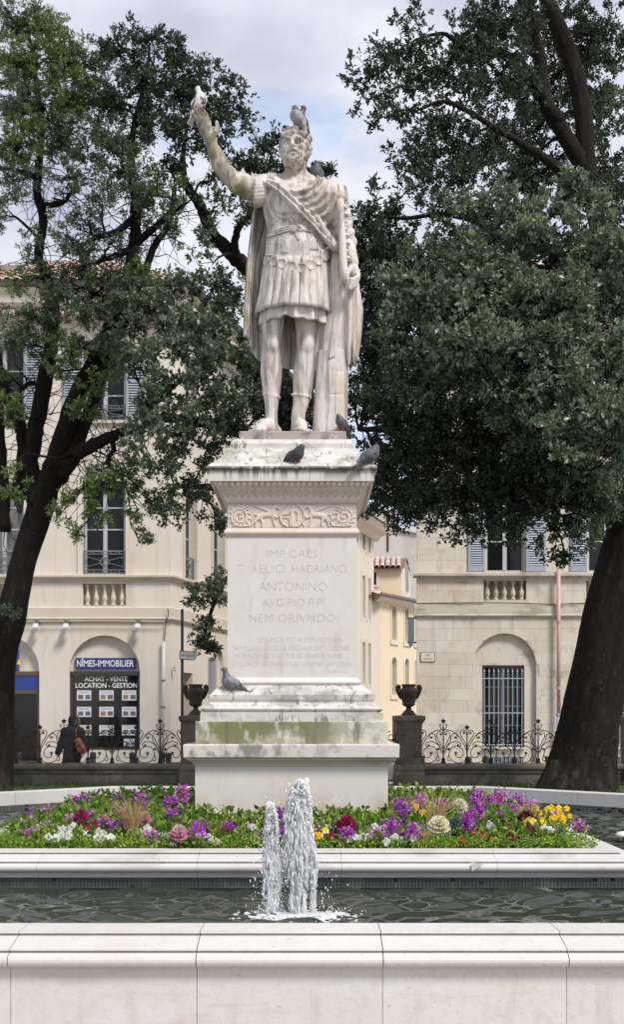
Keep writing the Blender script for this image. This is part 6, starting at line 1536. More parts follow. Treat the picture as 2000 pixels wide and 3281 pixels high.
# ================================================================== passer-by
HY = 25.6
def H(x, y, d=0.0): return np.array(P(x, y, HY+d))
per_ = thing('person', 'person in black hooded jacket and jeans walking past the shop window', 'person', (PX(232, HY), HY, 0.004))
zg = 0.004
bf = Field((PX(165, HY), HY-0.45, 0.0), (PX(300, HY), HY+0.45, PZ(2275, HY)), 0.014)
def figure(fd, e, parts):
    hd = H(234, 2309); sl_, sr_ = H(209, 2345), H(257, 2344); hp = H(232, 2418)
    if 'head' in parts: fd.ell(hd, (0.082+e, 0.10+e, 0.115+e), 0.02); fd.cone(H(233, 2335), H(233, 2325), 0.06+e, 0.06+e, 0.03)
    if 'torso' in parts:
        fd.chain([sl_, sr_], [0.075+e]*2, 0.04); fd.chain([H(233, 2348), H(232, 2385)], [0.15+e, 0.15+e], 0.06); fd.chain([H(232, 2385), H(231, 2425)], [0.15+e, 0.175+e], 0.05)
        fd.chain([sl_, H(196, 2382, 0.02)], [0.066+e, 0.055+e], 0.03); fd.chain([H(196, 2382, 0.02), H(186, 2410, -0.02)], [0.054+e, 0.042+e], 0.02)
        fd.chain([sr_, H(270, 2382, -0.02)], [0.066+e, 0.055+e], 0.03); fd.chain([H(270, 2382, -0.02), H(262, 2406, -0.12)], [0.054+e, 0.042+e], 0.02)
    if 'hand' in parts:
        for q, d in ((H(186, 2412, -0.02), -1), (H(261, 2408, -0.12), 1)):
            fd.ell(q+np.array([0, 0, -0.04]), (0.030, 0.04, 0.045), 0.015)
            for k in range(4): fd.chain([q+np.array([0, -0.03+0.02*k, -0.07]), q+np.array([0.012*d, -0.03+0.02*k, -0.105]), q+np.array([0.03*d, -0.028+0.018*k, -0.125])], [0.0095, 0.009, 0.008])
            fd.chain([q+np.array([0, -0.04, -0.03]), q+np.array([0.03*d, -0.05, -0.07])], [0.012, 0.009])
    if 'leg' in parts:
        for a, k_, f_ in ((H(222, 2425), H(219, 2482, -0.05), (PX(214, HY), HY-0.02)), (H(243, 2425), H(246, 2482, 0.06), (PX(251, HY), HY+0.22))):
            ft = np.array([f_[0], f_[1], 0.09]); fd.chain([a, k_, ft], [0.095+e, 0.065+e, 0.048+e], 0.03)
            if 'foot' in parts: fd.chain([ft+np.array([0, 0, -0.04]), ft+np.array([-0.14, 0.02, -0.055])], [0.045+e*0.5, 0.036+e*0.5], 0.02)
figure(bf, 0.0, ('head', 'torso', 'hand', 'leg', 'foot')); v, f = bf.mesh(); obj('body', v, f, MT['skin'], per_, True)
jf = Field((PX(165, HY), HY-0.5, PZ(2445, HY)), (PX(300, HY), HY+0.5, PZ(2270, HY)), 0.014); figure(jf, 0.028, ('head', 'torso'))
jf.cone(H(229, 2478), H(229, 2500), 0.3, 0.3, 0, 's'); jf.ell(H(246, 2313, -0.02), (0.07, 0.07, 0.085), 0.02, 's')
v, f = jf.mesh(); obj('jacket', v, f, MT['jacket'], per_, True)
pf = Field((PX(190, HY), HY-0.3, 0.08), (PX(280, HY), HY+0.5, PZ(2405, HY)), 0.014); figure(pf, 0.016, ('leg',)); v, f = pf.mesh(); obj('jeans', v, f, MT['jeans'], per_, True)
shf = Field((PX(180, HY), HY-0.3, 0.0), (PX(290, HY), HY+0.5, 0.16), 0.012)
for f_ in ((PX(214, HY), HY-0.02), (PX(251, HY), HY+0.22)):
    ft = np.array([f_[0], f_[1], 0.07]); shf.chain([ft, ft+np.array([-0.15, 0.02, -0.02])], [0.062, 0.045], 0.02)
v, f = shf.mesh(); obj('shoes', v, f, MT['shoe'], per_, True)
m = MB(); m.tube(catmull([H(243, 2291, -0.03), H(251, 2301, -0.06), H(253, 2315, -0.06), H(249, 2328, -0.05)], 4), [0.022]+[0.034]*11+[0.022], 7); m.obj('fur_trim', MT['fur'], per_, True)
bag = thing('shoulder_bag', 'reddish brown leather shoulder bag hanging on the passer-by\'s back', 'bag', tuple(H(262, 2412, -0.24)))
bgf = Field((PX(225, HY), HY-0.42, PZ(2425, HY)), (PX(300, HY), HY-0.02, PZ(2345, HY)), 0.010)
bgf.chain([H(250, 2372, -0.22), H(262, 2398, -0.23)], [0.075, 0.105], 0.03); bgf.chain([H(272, 2404, -0.22), H(258, 2404, -0.24)], [0.06, 0.07], 0.03); bgf.ell(H(252, 2392, -0.26), (0.05, 0.04, 0.06), 0.02)
v, f = bgf.mesh(); obj('pouch', v, f, MT['bag_leather'], bag, True)
m = MB(); m.tube(catmull([H(246, 2368, -0.25), H(243, 2345, -0.20), H(247, 2330, -0.10), H(252, 2332, 0.02)], 5), 0.014, 6, flat=0.5); m.obj('strap', MT['bag_leather'], bag, True)
m = MB(); m.tube(catmull([H(262, 2408, -0.25), H(270, 2409, -0.27), H(277, 2405, -0.25)], 4), [0.01, 0.022, 0.03, 0.034, 0.034, 0.03, 0.024, 0.016, 0.01], 7); m.obj('pink_scarf', MT['pink_cloth'], bag, True)
# ================================================================== trees
def polyY(pts):
    """limb from photo points (x, y, Y, radius in photo px)"""
    return [(P(x, y, Y), r*Y/F) for x, y, Y, r in pts]
def limb_pts(pts, n=6, wob=0.02, seed=0):
    r = np.random.default_rng(seed); A = [(*p, rad) for p, rad in polyY(pts)]; c = catmull(A, n); out = []
    for i, q in enumerate(c):
        w = r.normal(0, wob, 3) if 0 < i < len(c)-1 else np.zeros(3); out.append((Vector(q[:3])+Vector(w)*min(1, q[3]*8), max(q[3], 0.004)))
    return out
def add_limb(mb, path, n=10, rough=0.0, rr=None):
    b = len(mb.v); mb.tube([p for p, _ in path], [r for _, r in path], n)
    if rough and rr is not None:
        m = len(path)
        ga = max(6, n//2); gl = max(3, m//12); g = rr.normal(0, 1, (gl+2, ga))
        for i in range(m):
            fi = i/m*gl; i0 = int(fi); ti = fi-i0; ti = ti*ti*(3-2*ti)
            for k in range(n):
                fk = k/n*ga; k0 = int(fk) % ga; k1 = (k0+1) % ga; tk = fk-int(fk)
                gn = (g[i0, k0]*(1-tk)+g[i0, k1]*tk)*(1-ti)+(g[i0+1, k0]*(1-tk)+g[i0+1, k1]*tk)*ti
                j = b+i*n+k; c = path[i][0]; v = Vector(mb.v[j]); d = v-c
                f = 1+rough*(0.7*math.sin(k*2*PI/n*3+i*0.12)+0.7*gn)+rr.normal(0, rough*0.08); mb.v[j] = tuple(c+d*f)
LEAFV = np.array([[0, 0, 0], [0.42, 0.30, 0.05], [1, 0, -0.06], [0.42, -0.30, 0.05]])
class Crown:
    def __init__(s, seed): s.r = np.random.default_rng(seed); s.pos = []; s.dir = []; s.len = []; s.col = []
    def sprays(s, centers, outdir, n_leaf, lmin, lmax, pal, up=0.35):
        r = s.r; C_ = np.repeat(centers, n_leaf, 0); O_ = np.repeat(outdir, n_leaf, 0); n = len(C_)
        d = r.normal(size=(n, 3)); d += O_*0.9; d[:, 2] += up; d /= np.linalg.norm(d, axis=1)[:, None]
        off = O_*(r.random((n, 1))*0.10-0.05)+r.normal(0, 0.012, (n, 3))
        s.pos.append(C_+off); s.dir.append(d); s.len.append(r.uniform(lmin, lmax, n))
        base = np.array(pal)[r.integers(0, len(pal), n)]; vary = r.uniform(0.7, 1.3, (n, 1))
        s.col.append(base*vary)
    def build(s, name, parent, mat='leaf', width=1.0):
        r = s.r; p = np.concatenate(s.pos); d = np.concatenate(s.dir); l = np.concatenate(s.len); c = np.concatenate(s.col); n = len(p)
        a = r.normal(size=(n, 3)); a[:, 2] += 1.2; nrm = a-(a*d).sum(1)[:, None]*d; nrm /= np.linalg.norm(nrm, axis=1)[:, None]+1e-9; side = np.cross(nrm, d)
        L_ = LEAFV*np.array([1, width, 1])
        V = p[:, None, :]+l[:, None, None]*(L_[None, :, 0, None]*d[:, None, :]+L_[None, :, 1, None]*side[:, None, :]+L_[None, :, 2, None]*nrm[:, None, :])
        idx = np.arange(n*4).reshape(n, 4); f = np.concatenate([idx[:, [0, 1, 2]], idx[:, [0, 2, 3]]], 1).reshape(-1, 3)
        o = obj(name, V.reshape(-1, 3), f, MT[mat], parent, False)
        at = o.data.color_attributes.new('Col', 'FLOAT_COLOR', 'POINT')
        at.data.foreach_set('color', np.concatenate([np.repeat(c, 4, 0), np.ones((n*4, 1))], 1).astype(np.float32).ravel())
        return o
DARK = [(0.046, 0.068, 0.046), (0.062, 0.084, 0.054), (0.034, 0.048, 0.036), (0.085, 0.108, 0.062)]  # darker leaves for backlit and inner foliage: the shade is put into the colour
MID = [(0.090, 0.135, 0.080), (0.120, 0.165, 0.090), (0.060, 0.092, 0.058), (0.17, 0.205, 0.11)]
PALE = [(0.155, 0.220, 0.140), (0.210, 0.265, 0.170), (0.115, 0.170, 0.104), (0.32, 0.35, 0.24), (0.065, 0.100, 0.064)]  # paler leaves for front-lit clumps: the light on them is put into the colour
DEEP = [(0.022, 0.032, 0.022), (0.030, 0.040, 0.028), (0.018, 0.024, 0.018)]  # filler leaves inside the right crown, its inner shade painted into their colour
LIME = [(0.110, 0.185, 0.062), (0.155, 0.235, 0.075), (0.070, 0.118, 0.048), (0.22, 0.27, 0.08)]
RUST = [(0.16, 0.07, 0.03), (0.12, 0.06, 0.03), (0.20, 0.11, 0.05)]
def fill(cr, wood, limbs, blobs, rn, fine=False):
    """blobs: (x, y, rx, ry, Y, density, palette); clumps of leaf sprays in each, tied to the limbs by twigs"""
    LP = np.array([list(p) for path in limbs for p, _ in path]); LR = np.array([r for path in limbs for _, r in path])
    for (x, y, rx, ry, Y, dens, pal) in blobs:
        c = np.array(P(x, y, Y)); k = Y/F; R = np.array([rx*k, (rx+ry)*0.5*k*0.9, ry*k])
        area = PI*R[0]*R[2]; nc = max(5, int((95 if fine else 26 if pal is PALE else 44)*area*dens))
        q = rn.normal(size=(nc, 3)); q /= np.linalg.norm(q, axis=1)[:, None]; q *= (rn.random((nc, 1))**0.45)*rn.uniform(0.75, 1.3, (nc, 1)); cc = c+q*R
        # branch from the nearest limb to the blob
        j = np.argmin(((LP-c)**2).sum(1)+np.where(LR < 0.02, 0.3, 0)); st = Vector(LP[j]); en = Vector(c); L0 = (en-st).length
        br = [st, st.lerp(en, 0.35)+Vector(rn.normal(0, 0.09, 3))*min(1, L0)+Vector((0, 0, 0.08*L0)), st.lerp(en, 0.7)+Vector(rn.normal(0, 0.09, 3))*min(1, L0), en]
        bp = catmull([tuple(b) for b in br], 4); r0 = min(LR[j]*0.55, 0.018+0.014*L0)
        if L0 > 0.12: wood.tube([tuple(b) for b in bp], list(np.linspace(max(r0, 0.012), 0.007, len(bp))), 5)
        bpn = np.array(bp)
        for i in range(nc):
            s0 = bpn[rn.integers(len(bpn)//3, len(bpn))]; e0 = cc[i]; md = (s0+e0)/2+rn.normal(0, 0.06, 3); m2 = s0*0.25+e0*0.75+rn.normal(0, 0.05, 3)
            wood.tube([tuple(s0), tuple(md), tuple(m2), tuple(e0)], [0.009, 0.0065, 0.005, 0.003], 3, cap=False)
        cl = rn.uniform(0.05, 0.11, nc) if fine else rn.uniform(0.09, 0.19, nc) if pal is PALE else rn.uniform(0.06, 0.17, nc)
        ns = 15 if pal is PALE else 10; ctr = np.repeat(cc, ns, 0); off = rn.normal(size=(nc*ns, 3)); off /= np.linalg.norm(off, axis=1)[:, None]; off *= np.repeat(cl, ns)[:, None]*(rn.random((nc*ns, 1))**0.4)*1.25; off[:, 2] *= 0.75
        out = off/(np.linalg.norm(off, axis=1)[:, None]+1e-6)*0.7+np.repeat(q, ns, 0)*0.5; out[:, 2] += 0.1; out /= np.linalg.norm(out, axis=1)[:, None]
        cr.sprays(ctr+off, out, 9, *((0.028, 0.056) if fine else (0.050, 0.105) if pal is PALE else (0.036, 0.080)), pal, up=0.55 if pal is PALE else 0.35)
        if rn.random() < 0.35: cr.sprays(cc[:1]+rn.normal(0, 0.05, (1, 3)), np.array([[0, -0.5, -0.5]]), 7, 0.04, 0.06, RUST)

# ---------------- right tree
rt = thing('holm_oak', 'massive holm oak with broad dark trunk leaning at the right edge', 'tree', P(1850, 2600, 20.3), 'holm oaks around the fountain')
w = MB(); RN = np.random.default_rng(3)
TYR = 20.3
trunk = limb_pts([(1850, 2600, TYR, 150), (1853, 2540, TYR, 132), (1865, 2480, TYR, 112), (1880, 2380, TYR, 98), (1899, 2250, TYR, 90), (1925, 2100, TYR, 86), (1960, 1950, TYR, 84), (2000, 1800, TYR, 80), (2035, 1650, TYR, 76), (2050, 1450, TYR, 78), (2040, 1200, TYR, 68), (2000, 950, 20.1, 56), (1945, 760, 20, 44), (1885, 560, 20, 30), (1866, 345, 20, 28), (1823, 172, 20, 27), (1765, 30, 20, 25), (1700, -150, 20, 18)], 12, 0.0, 1)
add_limb(w, trunk, 60, 0.045, RN)
for k, (dx, dy, ln) in enumerate(((-0.75, -0.35, 0.5), (0.55, -0.4, 0.35), (-0.2, -0.7, 0.4), (0.8, 0.3, 0.5))):
    b0 = P(1850, 2470, TYR); w.tube([b0+Vector((dx*0.45, dy*0.45, 0.15)), b0+Vector((dx*0.75, dy*0.75, -0.35)), b0+Vector((dx*1.0, dy*1.0, -0.62))], [0.16, 0.20, 0.12], 10)
limbs = [trunk]
def L_(pts, n=9, seed=0, tree=w, ls=limbs, rough=0.05):
    pth = limb_pts(pts, 7, 0.010, seed); add_limb(tree, pth, n, rough, RN); ls.append(pth); return pth
L_([(1885, 560, 20, 28), (1800, 420, 19.8, 26), (1752, 331, 19.8, 24), (1725, 172, 19.8, 21), (1676, 0, 19.8, 18), (1640, -120, 19.8, 10)], seed=2)
L_([(1790, 400, 19.8, 24), (1690, 241, 19.5, 20), (1621, 179, 19.3, 15), (1500, 160, 19, 10), (1420, 110, 19, 6), (1330, 130, 18.9, 4)], seed=3)
L_([(1870, 640, 20, 30), (1760, 520, 19, 16), (1600, 420, 18.5, 10), (1440, 330, 18.5, 7), (1350, 350, 18.4, 5)], seed=4)
L_([(2010, 980, 20, 40), (1850, 850, 18.5, 22), (1650, 760, 17.5, 14), (1450, 690, 17, 9), (1300, 700, 17, 6), (1180, 690, 17.5, 4)], seed=5)
L_([(2040, 1250, 20, 45), (1880, 1120, 18, 26), (1700, 1080, 16.5, 16), (1500, 1020, 16, 10), (1330, 960, 16, 6)], seed=6)
L_([(2045, 1400, 20, 50), (1850, 1400, 18, 30), (1650, 1420, 17, 22), (1450, 1400, 17, 17), (1280, 1380, 17.5, 12), (1150, 1375, 18, 8)], seed=7)
L_([(2040, 1550, 20, 45), (1900, 1580, 18, 24), (1740, 1600, 17, 15), (1600, 1640, 16.8, 10), (1400, 1600, 17, 6)], seed=8)
L_([(1985, 1680, 20.2, 40), (1960, 1580, 19.5, 28), (1900, 1500, 19, 20), (1850, 1420, 19, 14)], seed=9)
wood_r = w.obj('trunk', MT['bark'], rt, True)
tw_r = MB(); cr = Crown(21)
BR = [(1300, 190, 120, 110, 19, 0.75, DARK), (1175, 255, 90, 70, 18.9, 0.6, DARK), (1330, 60, 45, 60, 19, 0.18, DARK), (1250, 380, 80, 70, 18.9, 0.6, DARK), (1420, 260, 130, 110, 19, 0.8, DARK), (1540, 120, 130, 110, 19.3, 0.9, DARK), (1640, 60, 120, 90, 19.5, 0.9, DARK), (1600, 260, 150, 120, 19.3, 0.9, DARK),
      (1780, 120, 150, 130, 19.6, 0.7, DARK), (1930, 120, 120, 140, 19.6, 0.9, DARK), (1900, 330, 140, 130, 19.5, 0.9, MID), (1720, 330, 120, 110, 19.4, 0.8, DARK), (1420, 440, 140, 90, 18.8, 0.75, DARK), (1310, 520, 90, 90, 18.7, 0.6, DARK), (1560, 470, 140, 110, 18.9, 0.8, DARK), (1700, 490, 130, 90, 19, 0.8, DARK),
      (1970, 560, 110, 130, 19.4, 0.8, DARK), (1400, 620, 110, 70, 18.5, 0.5, DARK), (1480, 570, 100, 80, 18.5, 0.6, DARK), (1200, 640, 70, 60, 17.6, 0.5, DARK), (1170, 740, 75, 80, 17.6, 0.9, DARK), (1280, 690, 90, 70, 17.4, 0.65, DARK), (1150, 850, 60, 90, 17.8, 1.0, DARK), (1240, 830, 100, 90, 17.2, 0.9, DARK),
      (1160, 980, 65, 110, 17.8, 1.0, DARK), (1180, 1130, 60, 100, 17.8, 1.0, DARK), (1170, 1250, 55, 60, 17.8, 0.9, DARK),
      (1700, 590, 130, 80, 17.5, 0.9, MID), (1680, 560, 70, 60, 16.0, 0.7, PALE), (1850, 640, 130, 90, 16.6, 0.9, PALE), (1980, 700, 90, 120, 17.4, 0.8, DARK), (1560, 680, 130, 80, 16.5, 0.9, PALE), (1420, 720, 110, 70, 16.8, 0.8, MID), (1700, 740, 150, 90, 16.3, 1.0, PALE), (1900, 800, 140, 110, 16.3, 1.0, PALE),
      (1400, 850, 130, 80, 16.2, 0.9, MID), (1540, 830, 120, 80, 16.2, 0.9, PALE), (1330, 950, 110, 90, 15.9, 1.0, PALE), (1500, 960, 140, 90, 15.8, 1.0, PALE), (1680, 930, 150, 110, 16.0, 1.0, PALE), (1850, 960, 140, 110, 16.0, 1.0, PALE), (1980, 980, 80, 130, 16.4, 1.0, PALE),
      (1290, 1070, 110, 90, 16.0, 1.0, PALE), (1430, 1080, 130, 90, 15.6, 1.0, PALE), (1590, 1100, 140, 100, 15.6, 1.0, PALE), (1760, 1110, 150, 100, 15.8, 1.0, PALE), (1920, 1140, 120, 110, 15.8, 1.0, PALE), (1280, 1200, 110, 90, 16.4, 1.0, MID), (1440, 1210, 140, 90, 16.0, 1.0, MID), (1620, 1240, 140, 100, 15.9, 1.0, MID),
      (1800, 1260, 150, 110, 15.6, 1.0, PALE), (1950, 1290, 110, 110, 15.6, 1.0, PALE), (1240, 1300, 90, 70, 17.0, 1.0, DARK), (1380, 1330, 140, 90, 16.8, 1.1, DARK), (1560, 1350, 150, 90, 16.8, 1.1, DARK), (1720, 1370, 130, 80, 16.0, 1.0, MID), (1860, 1400, 140, 90, 15.4, 1.0, PALE), (1980, 1430, 80, 90, 15.4, 1.0, PALE),
      (1260, 1430, 100, 60, 17.2, 1.0, DARK), (1400, 1450, 140, 80, 17.2, 1.2, DARK), (1570, 1470, 150, 90, 17.2, 1.2, DARK), (1740, 1490, 140, 90, 16.8, 1.1, DARK), (1880, 1510, 130, 90, 16.4, 1.0, MID), (1230, 1540, 80, 70, 17.6, 0.9, DARK), (1340, 1560, 110, 80, 17.4, 1.0, DARK), (1480, 1580, 140, 90, 17.2, 1.2, DARK),
      (1640, 1600, 140, 80, 17.2, 1.2, DARK), (1800, 1610, 120, 80, 17.0, 1.0, DARK), (1930, 1600, 90, 80, 17.0, 0.9, MID), (1190, 1640, 55, 50, 17.8, 0.6, DARK), (1270, 1650, 70, 45, 17.4, 0.6, DARK), (1430, 1670, 90, 50, 17, 0.7, DARK), (1560, 1690, 110, 50, 16.8, 0.7, DARK), (1690, 1700, 100, 55, 16.8, 0.7, DARK), (1800, 1720, 80, 60, 16.8, 0.7, DARK), (1810, 1785, 45, 35, 16.8, 0.6, DARK), (1900, 1690, 60, 60, 16.8, 0.5, MID)]
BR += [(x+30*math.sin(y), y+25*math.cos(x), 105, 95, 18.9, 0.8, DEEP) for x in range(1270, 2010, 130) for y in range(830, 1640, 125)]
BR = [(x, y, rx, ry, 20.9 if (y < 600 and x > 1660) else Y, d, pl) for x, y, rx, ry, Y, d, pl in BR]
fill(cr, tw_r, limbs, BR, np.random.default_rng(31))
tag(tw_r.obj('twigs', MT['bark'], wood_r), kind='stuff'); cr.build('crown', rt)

# ---------------- left tree
lt = thing('holm_oak', 'forked holm oak with dark trunk at the left edge', 'tree', P(5, 2600, 20.5), 'holm oaks around the fountain')
w2 = MB(); lim2 = []; LY = 20.5
def L2(pts, n=12, seed=0): return L_([(x, y, Y, r*0.80) for x, y, Y, r in pts], n, seed, w2, lim2)
t2 = limb_pts([(0, 2610, LY, 58), (2, 2540, LY, 42), (4, 2400, LY, 41), (6, 2250, LY, 40), (12, 2100, LY, 39), (32, 1990, LY, 48), (52, 1900, LY, 43), (78, 1790, LY, 41), (112, 1680, LY, 42), (138, 1600, LY, 44), (152, 1540, LY, 38)], 12, 0.0, 5)
add_limb(w2, t2, 48, 0.05, RN); lim2.append(t2)
L2([(120, 1620, LY, 44), (98, 1500, LY, 34), (110, 1400, 20.4, 33), (135, 1270, 20.3, 32), (160, 1130, 20.2, 29), (172, 1000, 20.2, 26), (145, 880, 20.1, 21), (124, 820, 20, 19), (138, 700, 20, 18), (118, 610, 20, 17), (132, 430, 20, 14), (110, 220, 20, 9), (90, 90, 20, 4)], seed=11)
L2([(150, 1560, LY, 50), (185, 1460, 20.3, 42), (245, 1270, 20, 36), (310, 1150, 19.8, 34), (362, 1040, 19.7, 32), (398, 950, 19.6, 28), (425, 800, 19.6, 24), (436, 670, 19.6, 20), (420, 550, 19.6, 16), (430, 400, 19.6, 11), (470, 250, 19.6, 7), (480, 140, 19.6, 4)], seed=12)
L2([(205, 1500, 20.3, 36), (290, 1310, 20.3, 26), (345, 1150, 20.3, 22), (385, 1060, 20.3, 20), (440, 960, 20.3, 17), (490, 800, 20.2, 15), (540, 720, 20, 12), (560, 600, 20, 8)], seed=13)
L2([(190, 1530, LY, 36), (243, 1461, 20, 28), (330, 1412, 19.6, 23), (400, 1385, 19.4, 20), (490, 1348, 19.2, 14), (580, 1350, 19.0, 8)], seed=14)
L2([(60, 1600, LY, 30), (75, 1420, 20.6, 27), (50, 1330, 20.6, 25), (10, 1240, 20.6, 24), (-20, 1100, 20.6, 20)], seed=15); L2([(15, 1700, LY, 26), (5, 1500, 20.6, 24), (-5, 1300, 20.6, 20)], seed=25)
L2([(380, 970, 19.6, 16), (330, 960, 19.4, 13), (290, 930, 19.2, 11), (270, 850, 19.2, 8), (240, 780, 19.2, 5)], seed=16)
L2([(425, 800, 19.6, 16), (370, 820, 19.4, 12), (310, 840, 19.2, 9), (250, 860, 19.2, 6)], seed=17)
L2([(430, 700, 19.6, 15), (370, 745, 19.4, 13), (300, 765, 19.3, 10), (250, 800, 19.2, 6)], seed=18)
L2([(425, 790, 19.6, 16), (490, 735, 19.3, 13), (540, 690, 19.2, 9), (600, 650, 19.2, 5)], seed=19)
L2([(140, 660, 20, 12), (200, 650, 19.8, 10), (240, 600, 19.7, 6)], seed=20); L2([(130, 410, 20, 12), (180, 380, 19.8, 8), (240, 330, 19.7, 5)], seed=26)
L2([(130, 570, 20, 12), (60, 550, 19.6, 9), (0, 540, 19.4, 5)], seed=21)
L2([(62, 1350, 20.6, 12), (65, 1260, 20.5, 10), (100, 1228, 20.4, 9), (128, 1245, 20.3, 6)], seed=22)
L2([(355, 1400, 19.5, 12), (365, 1440, 19.4, 10), (345, 1480, 19.3, 9), (380, 1520, 19.2, 5)], seed=23)
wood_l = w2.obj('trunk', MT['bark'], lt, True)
tw_l = MB(); cl_ = Crown(22)
BLF = [(50, 70, 90, 70, 19.8, 0.7, MID), (130, 90, 80, 70, 19.8, 0.8, LIME), (60, 200, 110, 90, 19.6, 0.9, LIME), (200, 190, 110, 90, 19.5, 0.9, LIME), (300, 190, 70, 60, 19.5, 0.7, MID), (80, 330, 110, 90, 19.4, 0.9, MID), (230, 320, 120, 90, 19.4, 0.9, LIME), (60, 460, 110, 80, 19.2, 0.8, LIME), (200, 450, 120, 80, 19.4, 0.7, MID), (340, 330, 90, 90, 19.4, 0.8, DARK),
       (380, 180, 90, 70, 19.5, 0.6, DARK), (450, 130, 80, 60, 19.6, 0.5, DARK), (440, 260, 100, 80, 19.5, 0.8, DARK), (360, 470, 110, 80, 19.4, 0.8, MID), (470, 400, 100, 80, 19.5, 0.7, DARK), (40, 590, 70, 70, 19.2, 0.5, MID), (220, 570, 110, 60, 19.2, 0.35, MID), (400, 560, 100, 60, 19.4, 0.6, MID), (300, 620, 100, 60, 19.2, 0.4, MID),
       (20, 690, 50, 60, 19.2, 0.4, MID), (260, 700, 90, 50, 19.1, 0.45, MID), (440, 640, 90, 60, 19.3, 0.6, MID), (520, 620, 80, 60, 19.3, 0.6, LIME), (230, 780, 90, 50, 19.0, 0.45, MID), (350, 790, 90, 50, 19.0, 0.35, DARK), (530, 720, 90, 50, 19.2, 0.45, MID), (150, 900, 50, 60, 19.6, 0.5, LIME), (450, 860, 80, 50, 19.2, 0.45, LIME),
       (260, 880, 70, 50, 19.0, 0.4, MID), (60, 1000, 80, 50, 19.4, 0.6, MID), (150, 1020, 80, 60, 19.4, 0.7, MID), (290, 1000, 100, 60, 19.0, 0.7, MID), (60, 1090, 80, 50, 19.4, 0.7, MID), (250, 1100, 80, 60, 19.2, 0.7, LIME), (190, 1180, 70, 50, 19.2, 0.5, LIME), (330, 1210, 60, 60, 19.2, 0.5, LIME), (420, 1130, 70, 60, 18.9, 0.6, MID), (40, 1300, 60, 60, 19.6, 0.4, LIME), (200, 940, 80, 50, 19.2, 0.6, MID), (350, 900, 80, 50, 19.0, 0.6, MID), (40, 900, 60, 50, 19.4, 0.5, LIME), (90, 780, 60, 50, 19.4, 0.35, MID), (120, 1130, 60, 50, 19.6, 0.4, LIME), (420, 940, 90, 60, 19.0, 0.6, MID), (350, 1110, 60, 50, 19.2, 0.5, MID), (260, 1290, 50, 60, 19.4, 0.6, LIME), (10, 1220, 30, 50, 20, 0.5, LIME),
       (250, 1580, 70, 60, 18.6, 0.5, LIME), (330, 1560, 80, 60, 18.6, 0.6, LIME), (420, 1520, 70, 60, 18.6, 0.7, LIME), (480, 1600, 60, 50, 18.6, 0.5, MID), (200, 1640, 50, 50, 18.6, 0.4, LIME), (300, 1650, 70, 40, 18.6, 0.36, LIME), (440, 1640, 60, 50, 18.6, 0.36, LIME), (470, 1720, 40, 40, 18.6, 0.3, MID), (40, 1590, 50, 40, 19, 0.2, LIME), (60, 1510, 40, 50, 19.2, 0.2, LIME), (300, 1500, 70, 40, 18.8, 0.2, MID), (245, 1705, 30, 25, 18.6, 0.15, LIME), (20, 1960, 40, 20, 19.8, 0.2, MID)]
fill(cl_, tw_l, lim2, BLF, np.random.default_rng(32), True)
# many bare hanging twigs
rn = np.random.default_rng(5); LPall = [p for path in lim2[1:] for p, r in path if r < 0.16]
for i in range(900):
    s0 = LPall[rn.integers(len(LPall))]; ln = rn.uniform(0.35, 1.1); d = Vector(rn.normal(0, 1, 3)); d.z = rn.normal(0.1, 0.7); d.normalize(); pts = [s0]
    for k in range(5):
        d = (d+Vector(rn.normal(0, 0.42, 3))+Vector((0, 0, -0.10))).normalized(); pts.append(pts[-1]+d*ln/5)
    tw_l.tube([tuple(p) for p in pts], list(np.linspace(rn.uniform(0.006, 0.013), 0.0025, 6)), 4, cap=False)
tag(tw_l.obj('twigs', MT['bark'], wood_l), kind='stuff'); cl_.build('crown', lt)

# ---------------- middle tree, trunk hidden behind the pedestal
mt_ = thing('holm_oak', 'dense holm oak rising behind the pedestal and statue', 'tree', P(930, 2560, 20.8), 'holm oaks around the fountain')
w3 = MB(); lim3 = []
def L3(pts, n=9, seed=0): return L_(pts, n, seed, w3, lim3)
L3([(930, 2600, 20.8, 75), (925, 2400, 20.8, 58), (915, 2000, 20.8, 52), (910, 1700, 20.8, 50), (905, 1450, 20.8, 48), (890, 1200, 20.8, 42), (860, 1000, 20.6, 36), (820, 900, 20.6, 30), (792, 860, 20.5, 26), (731, 806, 20.4, 22), (676, 743, 20.3, 19), (640, 655, 20.2, 16), (597, 597, 20.2, 13), (585, 515, 20.2, 9), (600, 400, 20.2, 5)], 16, 41)
L3([(770, 840, 20.4, 14), (752, 790, 20.3, 13), (765, 730, 20.2, 11), (800, 690, 20.2, 8), (840, 600, 20.2, 5), (870, 500, 20.2, 4)], seed=42)
L3([(890, 1250, 20.8, 30), (760, 1150, 19.8, 22), (640, 1080, 19, 16), (520, 1020, 18.6, 10), (440, 980, 18.5, 5)], seed=43)
L3([(905, 1450, 20.8, 34), (760, 1380, 19.6, 24), (620, 1350, 18.8, 17), (500, 1330, 18.4, 10)], seed=44)
L3([(910, 1650, 20.8, 30), (780, 1590, 19.6, 18), (660, 1560, 18.8, 11), (560, 1560, 18.5, 6)], seed=45)
L3([(905, 1350, 20.8, 30), (1000, 1200, 20.4, 22), (1100, 1050, 20, 14), (1160, 900, 19.8, 8)], seed=46)
L3([(912, 1850, 20.8, 26), (800, 1830, 20, 14), (720, 1860, 19.6, 9), (690, 1920, 19.4, 7), (665, 2000, 19.3, 5), (650, 2070, 19.3, 3)], seed=47)
L3([(880, 1150, 20.7, 22), (930, 900, 20.6, 15), (980, 650, 20.5, 9), (1010, 560, 20.5, 4)], seed=48)
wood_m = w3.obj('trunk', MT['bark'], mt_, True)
tw_m = MB(); cm = Crown(23)
